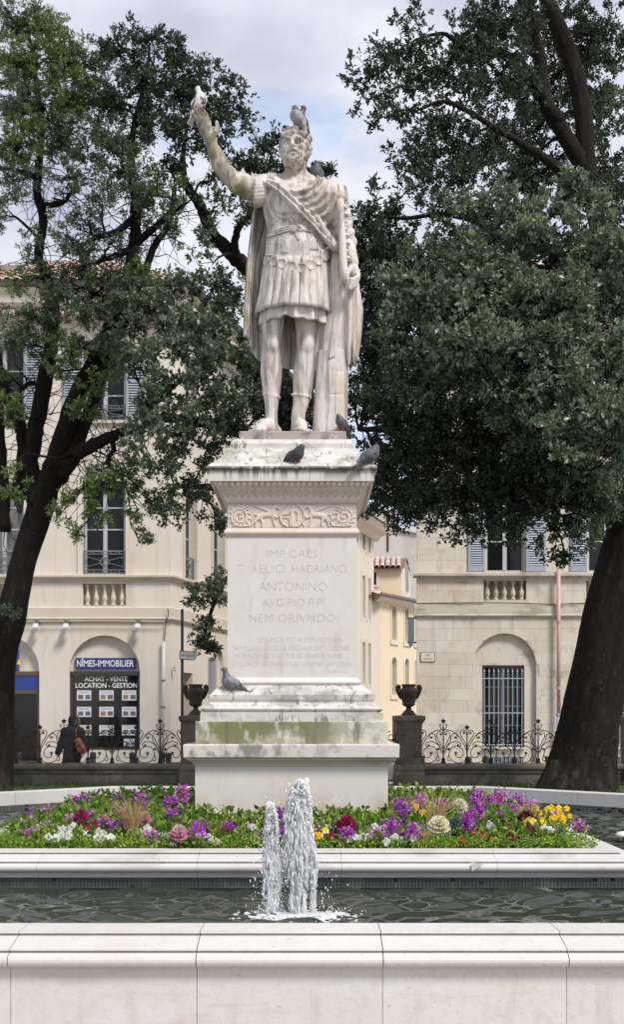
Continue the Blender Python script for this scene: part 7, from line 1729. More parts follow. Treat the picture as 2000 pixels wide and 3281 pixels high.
BM = [(540, 180, 80, 60, 20, 0.7, DARK), (640, 230, 90, 60, 20, 0.9, DARK), (740, 300, 60, 50, 20, 0.8, DARK), (560, 290, 100, 80, 19.9, 0.9, DARK), (670, 350, 100, 70, 19.9, 0.9, DARK), (780, 370, 40, 40, 20, 0.6, DARK), (560, 420, 100, 80, 19.8, 0.8, DARK), (680, 450, 80, 60, 19.9, 0.7, DARK), (560, 540, 90, 60, 19.8, 0.6, DARK), (690, 540, 70, 50, 19.9, 0.6, DARK), (770, 490, 50, 50, 20, 0.8, DARK), (850, 470, 45, 35, 20, 0.8, DARK), (830, 540, 60, 40, 20, 1.0, DARK), (890, 520, 40, 40, 20, 0.9, DARK), (880, 450, 25, 25, 20, 0.5, DARK),
      (1010, 560, 40, 40, 20.4, 0.7, DARK), (1045, 545, 25, 25, 20.4, 0.5, DARK), (760, 600, 60, 50, 20, 0.7, DARK), (780, 700, 50, 60, 20, 0.6, DARK), (700, 660, 50, 50, 19.8, 0.5, MID), (650, 740, 70, 40, 19.6, 0.35, MID), (680, 850, 90, 50, 19.4, 0.3, MID),
      (560, 920, 100, 60, 18.8, 0.8, MID), (680, 940, 90, 60, 18.8, 0.9, DARK), (480, 990, 100, 60, 18.6, 0.8, MID), (600, 1020, 110, 70, 18.4, 1.0, PALE), (720, 1040, 80, 80, 18.7, 1.0, MID), (760, 940, 50, 60, 19, 0.7, MID), (430, 1080, 80, 50, 18.6, 0.7, MID), (540, 1110, 110, 70, 18.2, 0.9, PALE), (670, 1140, 100, 70, 18.3, 1.0, PALE), (770, 1150, 70, 80, 18.8, 1.0, MID), (440, 1180, 80, 50, 18.5, 0.6, MID),
      (560, 1220, 110, 60, 18.2, 0.8, PALE), (680, 1250, 110, 70, 18.2, 0.9, MID), (790, 1270, 70, 70, 18.9, 1.0, DARK), (450, 1270, 80, 40, 18.4, 0.5, PALE), (520, 1320, 110, 50, 18.2, 0.8, PALE), (640, 1340, 100, 60, 18.2, 0.8, MID), (730, 1340, 70, 60, 18.6, 0.8, DARK), (860, 1150, 60, 60, 19.6, 1.0, DARK), (860, 1290, 70, 70, 19.4, 1.2, DARK), (920, 1250, 60, 80, 19.6, 1.2, DARK), (930, 1340, 70, 50, 19.6, 1.1, DARK), (1000, 1300, 50, 70, 19.6, 1.0, DARK), (1060, 1200, 60, 80, 19.6, 0.8, DARK), (1130, 1330, 40, 50, 19.6, 0.5, DARK),
      (480, 1410, 100, 50, 18.3, 0.8, PALE), (600, 1430, 90, 50, 18.4, 0.8, MID), (690, 1430, 60, 50, 18.6, 0.7, DARK), (540, 1490, 90, 50, 18.4, 0.7, MID), (640, 1510, 60, 50, 18.5, 0.6, DARK), (600, 1580, 80, 50, 18.5, 0.55, DARK), (560, 1650, 60, 40, 18.6, 0.3, MID), (660, 1600, 45, 60, 18.6, 0.5, DARK), (690, 1680, 30, 40, 18.6, 0.4, DARK), (540, 1580, 60, 60, 18.5, 0.35, MID),
      (700, 1870, 40, 35, 19.3, 0.7, MID), (660, 1880, 45, 30, 19.2, 0.7, MID), (630, 1920, 35, 25, 19.2, 0.5, MID), (700, 1930, 35, 30, 19.2, 0.7, MID), (670, 1990, 25, 25, 19.2, 0.6, DARK), (640, 2060, 30, 22, 19.2, 0.8, DARK), (680, 2075, 28, 22, 19.2, 0.8, DARK), (1140, 1000, 60, 90, 19.5, 0.8, DARK), (1100, 1400, 60, 30, 19.6, 0.5, DARK), (1190, 1580, 40, 60, 19, 0.6, DARK)]
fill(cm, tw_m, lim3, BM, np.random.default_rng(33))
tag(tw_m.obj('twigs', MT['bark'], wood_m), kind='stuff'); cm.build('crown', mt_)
# ================================================================== lawn grass and bedding plants
gr_ = Crown(61); rn = np.random.default_rng(61); n = 9000
gp = np.stack([rn.uniform(-7, 7, n), rn.uniform(17.0, 22.3, n), np.full(n, LAWN_Z)], 1)
gr_.sprays(gp, np.tile([[0, 0, 1.0]], (n, 1)), 2, 0.04, 0.09, [(0.05, 0.12, 0.015), (0.07, 0.15, 0.02), (0.04, 0.09, 0.012)], up=1.5)
o = gr_.build('grass', None, 'soft_leaf', 0.35); tag(o, 'short green grass between the fountain rim and the garden wall', 'grass', kind='stuff')
BX0, BX1 = PX0-PW, PX0+PW; BY0, BY1 = CY-PW, CY+PW
def in_bed(x, y, mar=0.0): return BX0+mar < x < BX1-mar and BY0+mar < y < BY1-mar and not (abs(x-XP) < 0.90 and abs(y-YP) < 0.90)
def place(x, y, h):
    """spot in the bed whose plant of height h shows its top at photo pixel (x, y)"""
    Y = 9.0
    for _ in range(12):
        X = PX(x, Y); Y = min(max((EYE-soil_z(X, Y)-h)*F/max(y-HOR, 60), BY0+0.05), BY1-0.1)
    return PX(x, Y), Y
CABL = [(576, 2628, 30, ((0.62, 0.18, 0.36), (0.72, 0.52, 0.50)), ((0.16, 0.20, 0.14), (0.22, 0.27, 0.20)), 'pink ornamental cabbage with pale frilled edge left of the jets'),
        (1406, 2616, 38, ((0.74, 0.66, 0.46), (0.74, 0.72, 0.56)), ((0.05, 0.11, 0.06), (0.09, 0.17, 0.10)), 'large cream ornamental cabbage in front of the right pedestal corner'),
        (1473, 2578, 28, ((0.70, 0.68, 0.46), (0.72, 0.72, 0.60)), ((0.08, 0.15, 0.07), (0.12, 0.20, 0.10)), 'smaller pale cabbage behind the large cream one'),
        (1110, 2652, 34, ((0.20, 0.01, 0.05), (0.30, 0.02, 0.09)), ((0.025, 0.015, 0.03), (0.06, 0.04, 0.07)), 'dark maroon ornamental cabbage just right of the fountain jets'),
        (1686, 2612, 26, ((0.14, 0.01, 0.04), (0.20, 0.02, 0.07)), ((0.04, 0.02, 0.05), (0.08, 0.05, 0.09)), 'maroon ornamental cabbage beside the yellow pansies'),
        (263, 2606, 22, ((0.30, 0.02, 0.10), (0.38, 0.05, 0.16)), ((0.05, 0.10, 0.05), (0.09, 0.14, 0.08)), 'small maroon cabbage at the left end of the bed'),
        (466, 2598, 22, ((0.55, 0.20, 0.30), (0.55, 0.35, 0.34)), ((0.10, 0.14, 0.10), (0.14, 0.2, 0.14)), 'faded pink cabbage behind the big dry grass tuft'),
        (1455, 2630, 22, ((0.10, 0.16, 0.14), (0.16, 0.24, 0.20)), ((0.06, 0.12, 0.09), (0.10, 0.18, 0.13)), 'blue-green cabbage rosette beside the large cream one')]
CABH = 0.17
CABS = [place(c[0], c[1]-c[2]*0.5, CABH) for c in CABL]
gc = Crown(62); n = 19000; pts = np.stack([rn.uniform(BX0-0.17, BX1+0.17, n), BY0+(BY1-BY0)*rn.random(n)**1.5-0.02], 1)
pts = np.array([(x, y, max(soil_z(x, y), 0.672)) for x, y in pts if in_bed(x, y, -0.012) or ((x < BX0 or x > BX1) and rn.random() < 1.1-abs(abs(x-PX0)-PW)/0.15)])
pts[:, 2] += rn.random(len(pts))*0.035
gc.sprays(pts, np.tile([[0, 0, 1.0]], (len(pts), 1)), 5, 0.014, 0.030, [(0.22, 0.38, 0.035), (0.28, 0.43, 0.045), (0.15, 0.28, 0.028), (0.36, 0.44, 0.06), (0.10, 0.20, 0.024)], up=0.6)
n = 3600; pts = np.stack([rn.uniform(BX0, BX1, n), BY0+(BY1-BY0)*rn.random(n)], 1); pts = np.array([(x, y, soil_z(x, y)+rn.random()*(0.07 if abs(x-XP) < 0.95 and y < CY else 0.12)*min(1, 2.0*(y-BY0))) for x, y in pts if in_bed(x, y, 0.06) and all((x-a)**2*1.6+max(0, y-b)**2+(0.22*max(0, b-y))**2 > 0.15**2 for a, b in CABS)])
gc.sprays(pts, np.tile([[0, 0, 1.0]], (len(pts), 1)), 7, 0.035, 0.070, [(0.11, 0.22, 0.028), (0.16, 0.29, 0.038), (0.07, 0.14, 0.02), (0.26, 0.35, 0.05)], up=0.5)
o = gc.build('ground_cover', None, 'soft_leaf', 1.1); tag(o, 'low bright green ground cover filling the planter bed', 'ground cover', kind='stuff')

PURP = [(0.42, 0.055, 0.48), (0.52, 0.10, 0.58), (0.33, 0.035, 0.40), (0.60, 0.20, 0.64)]
PINKP = [(0.62, 0.20, 0.56), (0.68, 0.32, 0.62), (0.52, 0.10, 0.46)]
WHITE = [(0.72, 0.72, 0.68), (0.78, 0.77, 0.76), (0.66, 0.66, 0.60)]; YEL = [(0.80, 0.55, 0.01), (0.85, 0.62, 0.02), (0.75, 0.45, 0.01)]
MARO = [(0.14, 0.008, 0.02), (0.20, 0.012, 0.035), (0.09, 0.006, 0.015)]; RED = [(0.60, 0.03, 0.015), (0.50, 0.02, 0.02)]
GREENS = [(0.14, 0.27, 0.035), (0.21, 0.35, 0.05), (0.10, 0.19, 0.028)]
seedc = [100]
def plant(kind, x, y, h, pal, label, group, cat='flower', sz=1.0):
    X, Y = place(x, y, h); Z = soil_z(X, Y); seedc[0] += 1; r = np.random.default_rng(seedc[0])
    t = thing({'stock': 'stock_flower', 'pansy': 'pansy_plant', 'prim': 'primula_plant', 'grass': 'dry_grass_tuft'}[kind], label, cat, (X, Y, Z), group)
    fo = Crown(seedc[0]); bl = Crown(seedc[0]+1000)
    if kind == 'stock':
        hb = 0.085*sz+0.45*max(0, h-0.15)
        nl = 13; zz = r.random(nl)*max(0.05, h-hb)*0.95; a = r.random(nl)*6.28
        ctr = np.stack([X+0.012*np.cos(a), Y+0.012*np.sin(a), Z+zz+0.01], 1); od = np.stack([np.cos(a), np.sin(a), np.full(nl, 0.5)], 1)
        fo.sprays(ctr, od, 3, 0.05, 0.085, GREENS, up=0.3)
        nb = int(34*sz); tt = r.random(nb); a = r.random(nb)*6.28; rad = 0.028*sz*(1-0.65*tt**2)*np.sqrt(r.uniform(0.3, 1, nb))
        ctr = np.stack([X+rad*np.cos(a), Y+rad*np.sin(a), Z+h-hb+hb*tt-0.01], 1); od = np.stack([np.cos(a), np.sin(a), np.full(nb, 0.4)], 1)
        bl.sprays(ctr, od, 6, 0.015, 0.025, pal, up=0.1)
        m = MB(); m.tube([(X, Y, Z-0.01), (X+r.normal(0, 0.006), Y, Z+h*0.5), (X, Y, Z+h-0.02)], [0.005, 0.004, 0.003], 5); m.obj('stem', MT['stem'], t)
    elif kind in ('pansy', 'prim'):
        k = 12; a = r.random(k)*6.28; ctr = np.stack([X+0.03*np.cos(a), Y+0.03*np.sin(a), Z+r.random(k)*h*0.6+0.01], 1)
        fo.sprays(ctr, np.stack([np.cos(a), np.sin(a), np.full(k, 0.6)], 1), 4, 0.028, 0.05, GREENS)
        nb = int(4*sz) if kind == 'pansy' else 7
        for q in range(nb):
            c = np.array([X+r.normal(0, 0.032*sz), Y+r.normal(0, 0.02), Z+h-0.005+r.normal(0, 0.016)]); rad = r.uniform(0.021, 0.030) if kind == 'pansy' else 0.014
            m = MB(); nrm = Vector((r.normal(0, 0.3), -1.0, r.uniform(0.2, 0.7))).normalized(); ux = nrm.cross(Vector((0, 0, 1))).normalized(); uy = ux.cross(nrm)
            for p in range(5):
                an = PI/2+p*2*PI/5+r.normal(0, 0.1); d = ux*math.cos(an)+uy*math.sin(an); e = ux*-math.sin(an)+uy*math.cos(an); C0 = Vector(c)
                m.add([C0, C0+d*rad*0.55+e*rad*0.55+nrm*0.004, C0+d*rad*1.15+e*rad*0.35-nrm*0.002, C0+d*rad*1.15-e*rad*0.35+nrm*0.002, C0+d*rad*0.55-e*rad*0.55-nrm*0.002], [(0, 1, 2, 3, 4)])
            bo = m.obj('blossom', MT['petal'], t); col = np.array(pal[r.integers(len(pal))]); nv = len(bo.data.vertices); cc = np.tile(np.append(col, 1), (nv, 1)); 
            if cat == 'bicolour':
                cc[0::5, :3] = MARO[1]
            else: cc[0::5, :3] = col*0.7 if kind == 'pansy' else (0.7, 0.5, 0.02)
            at = bo.data.color_attributes.new('Col', 'FLOAT_COLOR', 'POINT'); at.data.foreach_set('color', cc.astype(np.float32).ravel())
        if cat == 'bicolour': t['category'] = 'flower'
    elif kind == 'grass':
        m = MB()
        for q in range(int(46*sz)):
            a = r.random()*6.28; L0 = h*r.uniform(0.7, 1.15); sp_ = r.uniform(0.1, 0.6); d = Vector((math.cos(a), math.sin(a)*0.7, 0))
            p0 = Vector((X, Y, Z))+d*0.015; p1 = p0+d*L0*sp_*0.35+Vector((0, 0, L0*0.6)); p2 = p0+d*L0*sp_+Vector((0, 0, L0*(1-0.5*sp_**2)))
            p3 = p2+d*L0*0.22*sp_+Vector((0, 0, -0.05*sp_)); m.tube([p0, p1, p2, p3], [0.0022, 0.002, 0.0016, 0.0008], 3, cap=False)
        m.obj('blades', MT['straw'], t); return t
    if fo.pos: tag(fo.build('foliage', t, 'soft_leaf', 0.9), kind='stuff')
    if bl.pos: tag(bl.build('blossom_spike', t, 'petal', 1.9), kind='stuff')
    return t
M('stem', (0.07, 0.14, 0.03), 0.6); M('straw', (0.42, 0.28, 0.13), 0.8, rnd=0.1)
SL = [(238, 2547, .20), (266, 2543, .22), (110, 2590, .17), (150, 2585, .18), (97, 2622, .15), (145, 2634, .12), (382, 2550, .20), (452, 2537, .24), (546, 2547, .24), (587, 2515, .30), (553, 2580, .18), (333, 2603, .16), (366, 2613, .14), (383, 2583, .16), (403, 2613, .13), (233, 2613, .13), (285, 2598, .14), (487, 2620, .13), (436, 2652, .10), (91, 2655, .10), (633, 2595, .20), (645, 2640, .12), (739, 2604, .15), (889, 2575, .20), (905, 2612, .15), (846, 2636, .11)]
SR = [(1286, 2546, .26), (1256, 2588, .20), (1210, 2612, .15), (1113, 2608, .16), (1040, 2648, .10), (1350, 2541, .24), (1416, 2558, .20), (1320, 2600, .18), (1333, 2640, .12), (1526, 2532, .30), (1496, 2584, .22), (1508, 2625, .16), (1573, 2548, .20), (1603, 2532, .26), (1585, 2566, .18), (1656, 2545, .24), (1646, 2578, .18), (1696, 2560, .18), (1603, 2598, .14), (1653, 2590, .15), (1779, 2600, .16), (1779, 2653, .10), (1859, 2627, .13), (1540, 2575, .22)]
ORD = 'first second third fourth fifth sixth seventh eighth ninth tenth eleventh twelfth thirteenth fourteenth fifteenth sixteenth seventeenth eighteenth nineteenth twentieth twenty-first twenty-second twenty-third twenty-fourth twenty-fifth twenty-sixth'.split()
BYG = {}
for x, y, h in SL: plant('stock', x, y, h, PURP if random.random() < 0.6 else PINKP, 'purple stock flower spike in the bed left of the fountain jets', 'purple stocks in the left half of the bed', sz=1.25 if h > .18 else 1.0)
for x, y, h in SR: plant('stock', x, y, h, PURP if random.random() < 0.7 else PINKP, 'purple stock flower spike in the bed right of the fountain jets', 'purple stocks in the right half of the bed', sz=1.5 if h > .18 else 1.05)
Z3 = lambda zx, zy: (zx*0.666, 2450+zy*0.666); Z4 = lambda zx, zy: (1000+zx*0.666, 2450+zy*0.666)
for p in [Z3(300, 300), Z3(350, 305), Z3(320, 370), Z3(270, 355), Z3(380, 335), Z3(460, 290), Z3(790, 245), Z3(520, 360), Z3(200, 320)]: plant('pansy', *p, 0.09, WHITE, 'white pansy in the bed left of the fountain jets', 'white pansies in the left half of the bed', sz=1.2)
for p in [Z4(260, 345), Z4(300, 330), Z4(215, 360), Z4(600, 325), Z4(850, 305), Z4(1110, 315), Z4(1090, 300), Z4(405, 345), Z4(430, 350)]: plant('pansy', *p, 0.09, WHITE, 'white pansy in the bed right of the fountain jets', 'white pansies in the right half of the bed', sz=1.2)
for p in [Z3(75, 295), Z3(485, 365), Z3(960, 365), Z3(1000, 365), Z3(1215, 330), Z3(785, 285), Z3(700, 300)]: plant('pansy', *p, 0.08, WHITE, 'white pansy with maroon centre in the front of the bed', 'maroon-centred white pansies', 'bicolour')
for p in [Z3(860, 345), Z3(1145, 310), Z3(1165, 325), Z3(395, 250), Z3(430, 285), Z3(880, 375), Z3(490, 185), Z3(525, 180)]: plant('pansy', *p, 0.08, MARO, 'dark maroon pansy in the bed left of the fountain jets', 'maroon pansies in the left half of the bed')
for p in [Z4(930, 330), Z4(970, 325), Z4(975, 358), Z4(1050, 335), Z4(110, 350), Z4(920, 320)]: plant('pansy', *p, 0.08, MARO, 'dark maroon pansy in the bed right of the fountain jets', 'maroon pansies in the right half of the bed')
for p in [Z4(1130, 220), Z4(1190, 205), Z4(1060, 250), Z4(1095, 240), Z4(1070, 272), Z4(1130, 255), Z4(1205, 255), Z4(1160, 215)]: plant('pansy', *p, 0.12, YEL, 'bright yellow pansy in the cluster near the right end of the bed', 'yellow pansies near the right end', sz=1.3)
for p in [Z4(500, 185), Z4(520, 178), Z4(515, 220), Z4(45, 350)]: plant('pansy', *p, 0.12, YEL, 'bright yellow pansy between the pedestal and the cream cabbage', 'yellow pansies beside the pedestal')
for p, q in ((Z3(1050, 350), 'left of the fountain jets, left one of two'), (Z3(1090, 352), 'left of the fountain jets, right one of two'), (Z4(810, 355), 'right of the fountain jets, brightest'), (Z4(855, 362), 'right of the fountain jets, rightmost'), (Z4(722, 380), 'right of the fountain jets, lowest')): plant('prim', *p, 0.06, RED, 'small red primula '+q, 'red primulas')
for p, h, s_, q in ((Z3(640, 200), 0.30, 2.2, 'big straw-coloured dry grass tuft in the left half of the bed'), (Z4(590, 110), 0.34, 1.3, 'dry grass tuft standing behind the cream cabbage'), (Z4(525, 265), 0.14, 1.2, 'small dry grass tuft in front of the pedestal\'s right corner'), (Z4(1040, 185), 0.24, 1.6, 'dry grass tuft next to the maroon cabbage at the right'), (Z3(285, 180), 0.2, 0.5, 'thin dry grass wisp at the left end of the bed')): plant('grass', *p, h, None, q, 'dry grass tufts in the bed', 'grass tuft', s_)
# ornamental cabbages
def cabbage(x, y, rpx, heart, outer, label):
    X, Y = place(x, y-rpx*0.5, CABH); Z = soil_z(X, Y)+CABH-0.105; R = rpx*Y/F; seedc[0] += 1; r = np.random.default_rng(seedc[0])
    t = thing('ornamental_cabbage', label, 'cabbage', (X, Y, Z), 'ornamental cabbages')
    def leaf(name, a, r0, r1, z0, z1, wd, cols, rf):
        nu, nv = 7, 5; vs = []; cs = []
        for j in range(nv):
            q = j/(nv-1)
            for i in range(nu):
                u = i/(nu-1)*2-1; an = a+u*wd*(0.35+0.65*q**0.7)*(1-0.2*q*q); rad = r0+(r1-r0)*q*(1-0.12*u*u); ruf = rf*q*q*math.sin(u*9+a*5)
                vs.append((X+rad*math.cos(an), Y+rad*math.sin(an), Z+z0+(z1-z0)*q**0.8+ruf+0.2*abs(u)*(z1-z0)*0.3)); cs.append(np.append(np.array(cols[0])*(1-q)+np.array(cols[1])*q, 1)*np.array([*(3*[1.0]), 1]))
        vs = [(vx, Y+(vy-Y)*0.88-(vz-Z)*0.45, vz+0.47*(vy-Y)) for vx, vy, vz in vs]
        fc = [(j*nu+i, j*nu+i+1, (j+1)*nu+i+1, (j+1)*nu+i) for j in range(nv-1) for i in range(nu-1)]
        o = obj(name, vs, fc, MT['petal'], t, True); at = o.data.color_attributes.new('Col', 'FLOAT_COLOR', 'POINT'); at.data.foreach_set('color', np.array(cs, np.float32).ravel())
    for i in range(9): leaf('outer_leaf', i*2*PI/9+r.normal(0, 0.1), R*0.3, R*r.uniform(1.25, 1.55), 0.012, 0.035+r.normal(0, 0.01), 0.42, outer, 0.014)
    for ring_, (n_, ra, rb, za, zb) in enumerate(((11, 0.35, 1.05, 0.035, 0.045), (10, 0.25, 0.88, 0.055, 0.072), (8, 0.15, 0.68, 0.07, 0.094), (6, 0.05, 0.48, 0.08, 0.108), (4, 0.0, 0.27, 0.085, 0.114))):
        for i in range(n_): leaf('heart_leaf', i*2*PI/n_+ring_*0.4+r.normal(0, 0.1), R*ra, R*rb, za, zb, 0.5, (heart[1], heart[0]) if ring_ < 2 else (heart[0], heart[1]), 0.012)

for c in CABL: cabbage(*c)
# look-alike flowers: tell each by its place in its row, counted from the left
for o in list(C.objects):
    if o.parent is None and o.get('group') and o.name.split('.')[0] in ('stock_flower', 'pansy_plant'): BYG.setdefault((o['group'], o['label']), []).append(o)
for (g, lab), os_ in BYG.items():
    os_.sort(key=lambda q: WL[q.name][0]/WL[q.name][1])
    if len(os_) > 1:
        for i, o in enumerate(os_): o['label'] = ('leftmost ' if i == 0 else 'rightmost ' if i == len(os_)-1 else ORD[i]+' from left, ')+lab
# ================================================================== fountain jets
froth = M('froth', (0.95, 0.96, 0.98), 0.14, spec=0.7); MSET('froth', **{'Transmission Weight': 0.10, 'IOR': 1.33})
def veil(src, name, alpha):
    """thin moving water: part of the light passes straight through"""
    m = src.copy(); m.name = name; t = m.node_tree; b = t.nodes['Principled BSDF']; o = t.nodes['Material Output']
    tr = t.nodes.new('ShaderNodeBsdfTransparent'); mx = t.nodes.new('ShaderNodeMixShader'); mx.inputs[0].default_value = alpha
    t.links.new(tr.outputs[0], mx.inputs[1]); t.links.new(b.outputs[0], mx.inputs[2]); t.links.new(mx.outputs[0], o.inputs['Surface']); return m
strand_mat = veil(froth, 'water_strand', 0.68); core_mat = veil(froth, 'water_veil', 0.5)
def J(x, y, d=0.0): return np.array(P(x, y, JY+d))
def noise3(x, y, z, sd):
    s = 0
    for k in range(6):
        a = sd*1.7+k*2.3; fr_ = 38*(1.35**k)
        s = s+np.sin(fr_*(np.cos(a)*x+np.sin(a)*y)+a*3+np.sin(z*fr_*0.33+a))*np.cos(z*fr_*0.22+a*2)/(1.25**k)
    return s
def jet(label, core, strands, x0, x1, ytop, seed, spread):
    rn = np.random.default_rng(seed); base = J((x0+x1)/2, 2932)
    t = thing('fountain_jet', label, 'fountain jet', (base[0], base[1], WATER_Z), 'fountain jets')
    fd = Field((PX(x0-30, JY), JY-0.20, WATER_Z-0.02), (PX(x1+30, JY), JY+0.20, PZ(ytop-16, JY)), 0.0055)
    env = []
    for pts in core:
        fd.chain([J(*p[:3]) for p in pts], [p[3]*0.62*JY/F for p in pts], 0.02); env.append(np.array(pts, float))
    nz = noise3(*np.meshgrid(*[a.astype(np.float32) for a in fd.ax], indexing='ij', sparse=True), seed)
    fd.D += (0.013*nz).astype(np.float32)
    v, f = fd.mesh(); obj('water_column', v, f, core_mat, t, True)
    st = MB()
    for k in range(strands):
        e = env[rn.choice(len(env), p=np.array([0.6]+[0.4/(len(env)-1)]*(len(env)-1)) if len(env) > 1 else None)]
        q0 = rn.random()**0.9*(len(e)-1.001); i = int(q0); c = e[i]*(1-(q0-i))+e[i+1]*(q0-i); th = rn.random()*6.28; rr = math.sqrt(rn.random())*1.12
        x, y, d, r = c; r = r*(0.55+0.45*min(1, (y-ytop)/70)); ox = rr*r*math.cos(th); od = rr*r*JY/F*math.sin(th); L0 = rn.uniform(5, 42)*(0.5+1.2*(y-ytop)/430); y1 = min(2938, y+L0)
        dx = ox*0.16*L0/60+rn.normal(0, 1.6); rad = rn.uniform(0.0010, 0.0058)*(1.25 if y < ytop+90 else 1.0)
        if math.sin(x*0.23+y*0.021+seed)+math.sin(ox*0.31+y*0.034+1.3*seed)+0.5*math.sin(ox*0.8+y*0.013) < -0.55 and y > ytop+120: continue
        pts = [J(x+ox+dx*q**1.4+rn.normal(0, 0.9), y+(y1-y)*q, d+od*(1+0.1*q)) for q in np.linspace(0, 1, 5)]
        st.tube(pts, [rad*w_ for w_ in (0.3, 1.0, rn.uniform(0.6, 1.3), rn.uniform(0.5, 1.2), 0.2)], 5)
    for k in range(strands//2):
        e = env[rn.integers(len(env))]; c = e[-1]*0.5+e[-2]*0.5; u_ = rn.uniform(-1, 1); x, y = env[0][-2][0]*0.6+(x0+x1)*0.2+u_*(x1-x0)*0.34, ytop+abs(rn.normal(0, 26))+60*abs(u_)**2.2; rad = rn.uniform(0.002, 0.0085)
        p = J(x, y, rn.normal(0, 0.035)); st.tube([p+np.array([0, 0, rad]), p+np.array([rn.normal(0, rad*0.5), 0, 0]), p-np.array([rn.normal(0, rad), 0, rad*rn.uniform(1, 2.4)])], [rad*0.3, rad, rad*0.3], 6)
    o = st.obj('water_strands', strand_mat, t, True); o['kind'] = 'stuff'
    dr = MB()
    ico = [(0, 0, 1), (0.89, 0, 0.45), (0.28, 0.85, 0.45), (-0.72, 0.53, 0.45), (-0.72, -0.53, 0.45), (0.28, -0.85, 0.45), (0.72, 0.53, -0.45), (-0.28, 0.85, -0.45), (-0.89, 0, -0.45), (-0.28, -0.85, -0.45), (0.72, -0.53, -0.45), (0, 0, -1)]
    icf = [(0,1,2),(0,2,3),(0,3,4),(0,4,5),(0,5,1),(1,6,2),(2,7,3),(3,8,4),(4,9,5),(5,10,1),(6,7,2),(7,8,3),(8,9,4),(9,10,5),(10,6,1),(11,7,6),(11,8,7),(11,9,8),(11,10,9),(11,6,10)]
    for k in range(420):
        c = J(rn.normal((x0+x1)/2, (x1-x0)*0.62), min(2940, ytop+rn.random()**0.7*440), rn.normal(0, 0.09)); q = rn.uniform(0.0015, 0.0045); e = rn.uniform(1, 3.2)
        dr.add([(c[0]+a*q, c[1]+b*q, c[2]+g*q*e) for a, b, g in ico], icf)
    o = dr.obj('droplets', froth, t, True); o['kind'] = 'stuff'
    return t
jet('taller right jet of frothing white water rising from the pool', [[(958, 2935, 0, 20), (955, 2850, 0, 24), (950, 2760, 0, 34), (952, 2680, 0, 42), (955, 2600, 0, 42), (962, 2545, 0, 36), (975, 2508, 0, 22)],
     [(980, 2800, 0.02, 8), (988, 2720, 0.02, 20), (984, 2640, 0.0, 20), (976, 2570, 0, 18)], [(935, 2700, -0.02, 14), (932, 2600, 0, 20), (940, 2540, 0, 18)], [(1000, 2900, 0.02, 4), (1005, 2780, 0.02, 12), (1003, 2690, 0, 12)]], 3600, 912, 1010, 2496, 71, 16)
jt = jet('shorter left jet of frothing white water rising from the pool', [[(866, 2935, 0, 15), (864, 2850, 0, 19), (866, 2760, 0, 23), (868, 2680, 0, 23), (870, 2610, 0, 22), (868, 2580, 0, 16)], [(888, 2880, 0.02, 7), (892, 2780, 0.02, 13), (888, 2700, 0, 11)]], 1700, 848, 898, 2572, 72, 9)
# foam where the water falls back
fd = Field((PX(740, JY), JY-0.40, WATER_Z-0.03), (PX(1190, JY), JY+0.42, WATER_Z+0.10), 0.006); rn = np.random.default_rng(73)
for k in range(1500):
    a = rn.random()*6.28; rr = abs(rn.normal(0, 0.17)); cx_ = PX(rn.choice([866, 960, 985]), JY); x = cx_+rr*1.25*math.cos(a)+0.03; y = JY+rr*0.9*math.sin(a)
    q = rn.uniform(0.004, 0.0125)*max(0.30, 1-rr*1.7); fd.ell((x, y, WATER_Z+rn.uniform(-0.006, 0.014)), (q*rn.uniform(1, 2.4), q*1.4, q*rn.uniform(0.4, 1.3)), 0.008)
v, f = fd.mesh(); o = obj('foam', v, f, strand_mat, jt, True); o['kind'] = 'stuff'
# white float at the right edge of the pool
ny = 11.4; nx = PX(2004, ny); t = thing('pool_nozzle', 'white mushroom-shaped nozzle standing in the pool at the right edge', 'nozzle', (nx, ny, WATER_Z))
m = MB(); m.lathe([(0.03, -0.2), (0.03, 0.03), (0.02, 0.05)], nx, ny, WATER_Z, 12); m.obj('stem', MT['zinc'], t, True)
m = MB(); m.lathe([(0.02, 0.045), (0.09, 0.05), (0.10, 0.062), (0.085, 0.085), (0.05, 0.10), (0.005, 0.106)], nx, ny, WATER_Z, 20); m.obj('cap', MT['sign_white'], t, True)
# ================================================================== pigeons
M('bird_eye', (0.35, 0.10, 0.02), 0.2); M('beak', (0.10, 0.09, 0.09), 0.5); M('bird_leg', (0.50, 0.10, 0.10), 0.6)
def coat(name, body, neck, patch=None, lo=0.5, hi=0.56, sc=28):
    M(name, body, 0.7, [lay(patch, lo, hi, sc, 0.95, d=3)] if patch else (), 0.15, 180); M(name+'_neck', neck, 0.4, spec=0.6); return name
coat('grey_coat', (0.20, 0.21, 0.24), (0.07, 0.08, 0.085)); coat('dark_coat', (0.040, 0.042, 0.048), (0.03, 0.035, 0.035), (0.12, 0.12, 0.13), 0.54, 0.66, 60); coat('slate_coat', (0.075, 0.080, 0.095), (0.055, 0.055, 0.065), (0.13, 0.135, 0.15), 0.5, 0.7, 40)
coat('pied_coat', (0.62, 0.61, 0.61), (0.60, 0.59, 0.60), (0.05, 0.05, 0.06), 0.52, 0.56, 22); coat('pale_coat', (0.26, 0.27, 0.30), (0.10, 0.07, 0.08)); coat('brown_coat', (0.13, 0.075, 0.065), (0.06, 0.035, 0.035), (0.30, 0.26, 0.24), 0.54, 0.64, 50)
M('bar_dark', (0.03, 0.03, 0.035), 0.7); M('bar_red', (0.22, 0.07, 0.06), 0.7); M('tail_grey', (0.12, 0.125, 0.14), 0.7); M('tail_white', (0.60, 0.60, 0.60), 0.7)
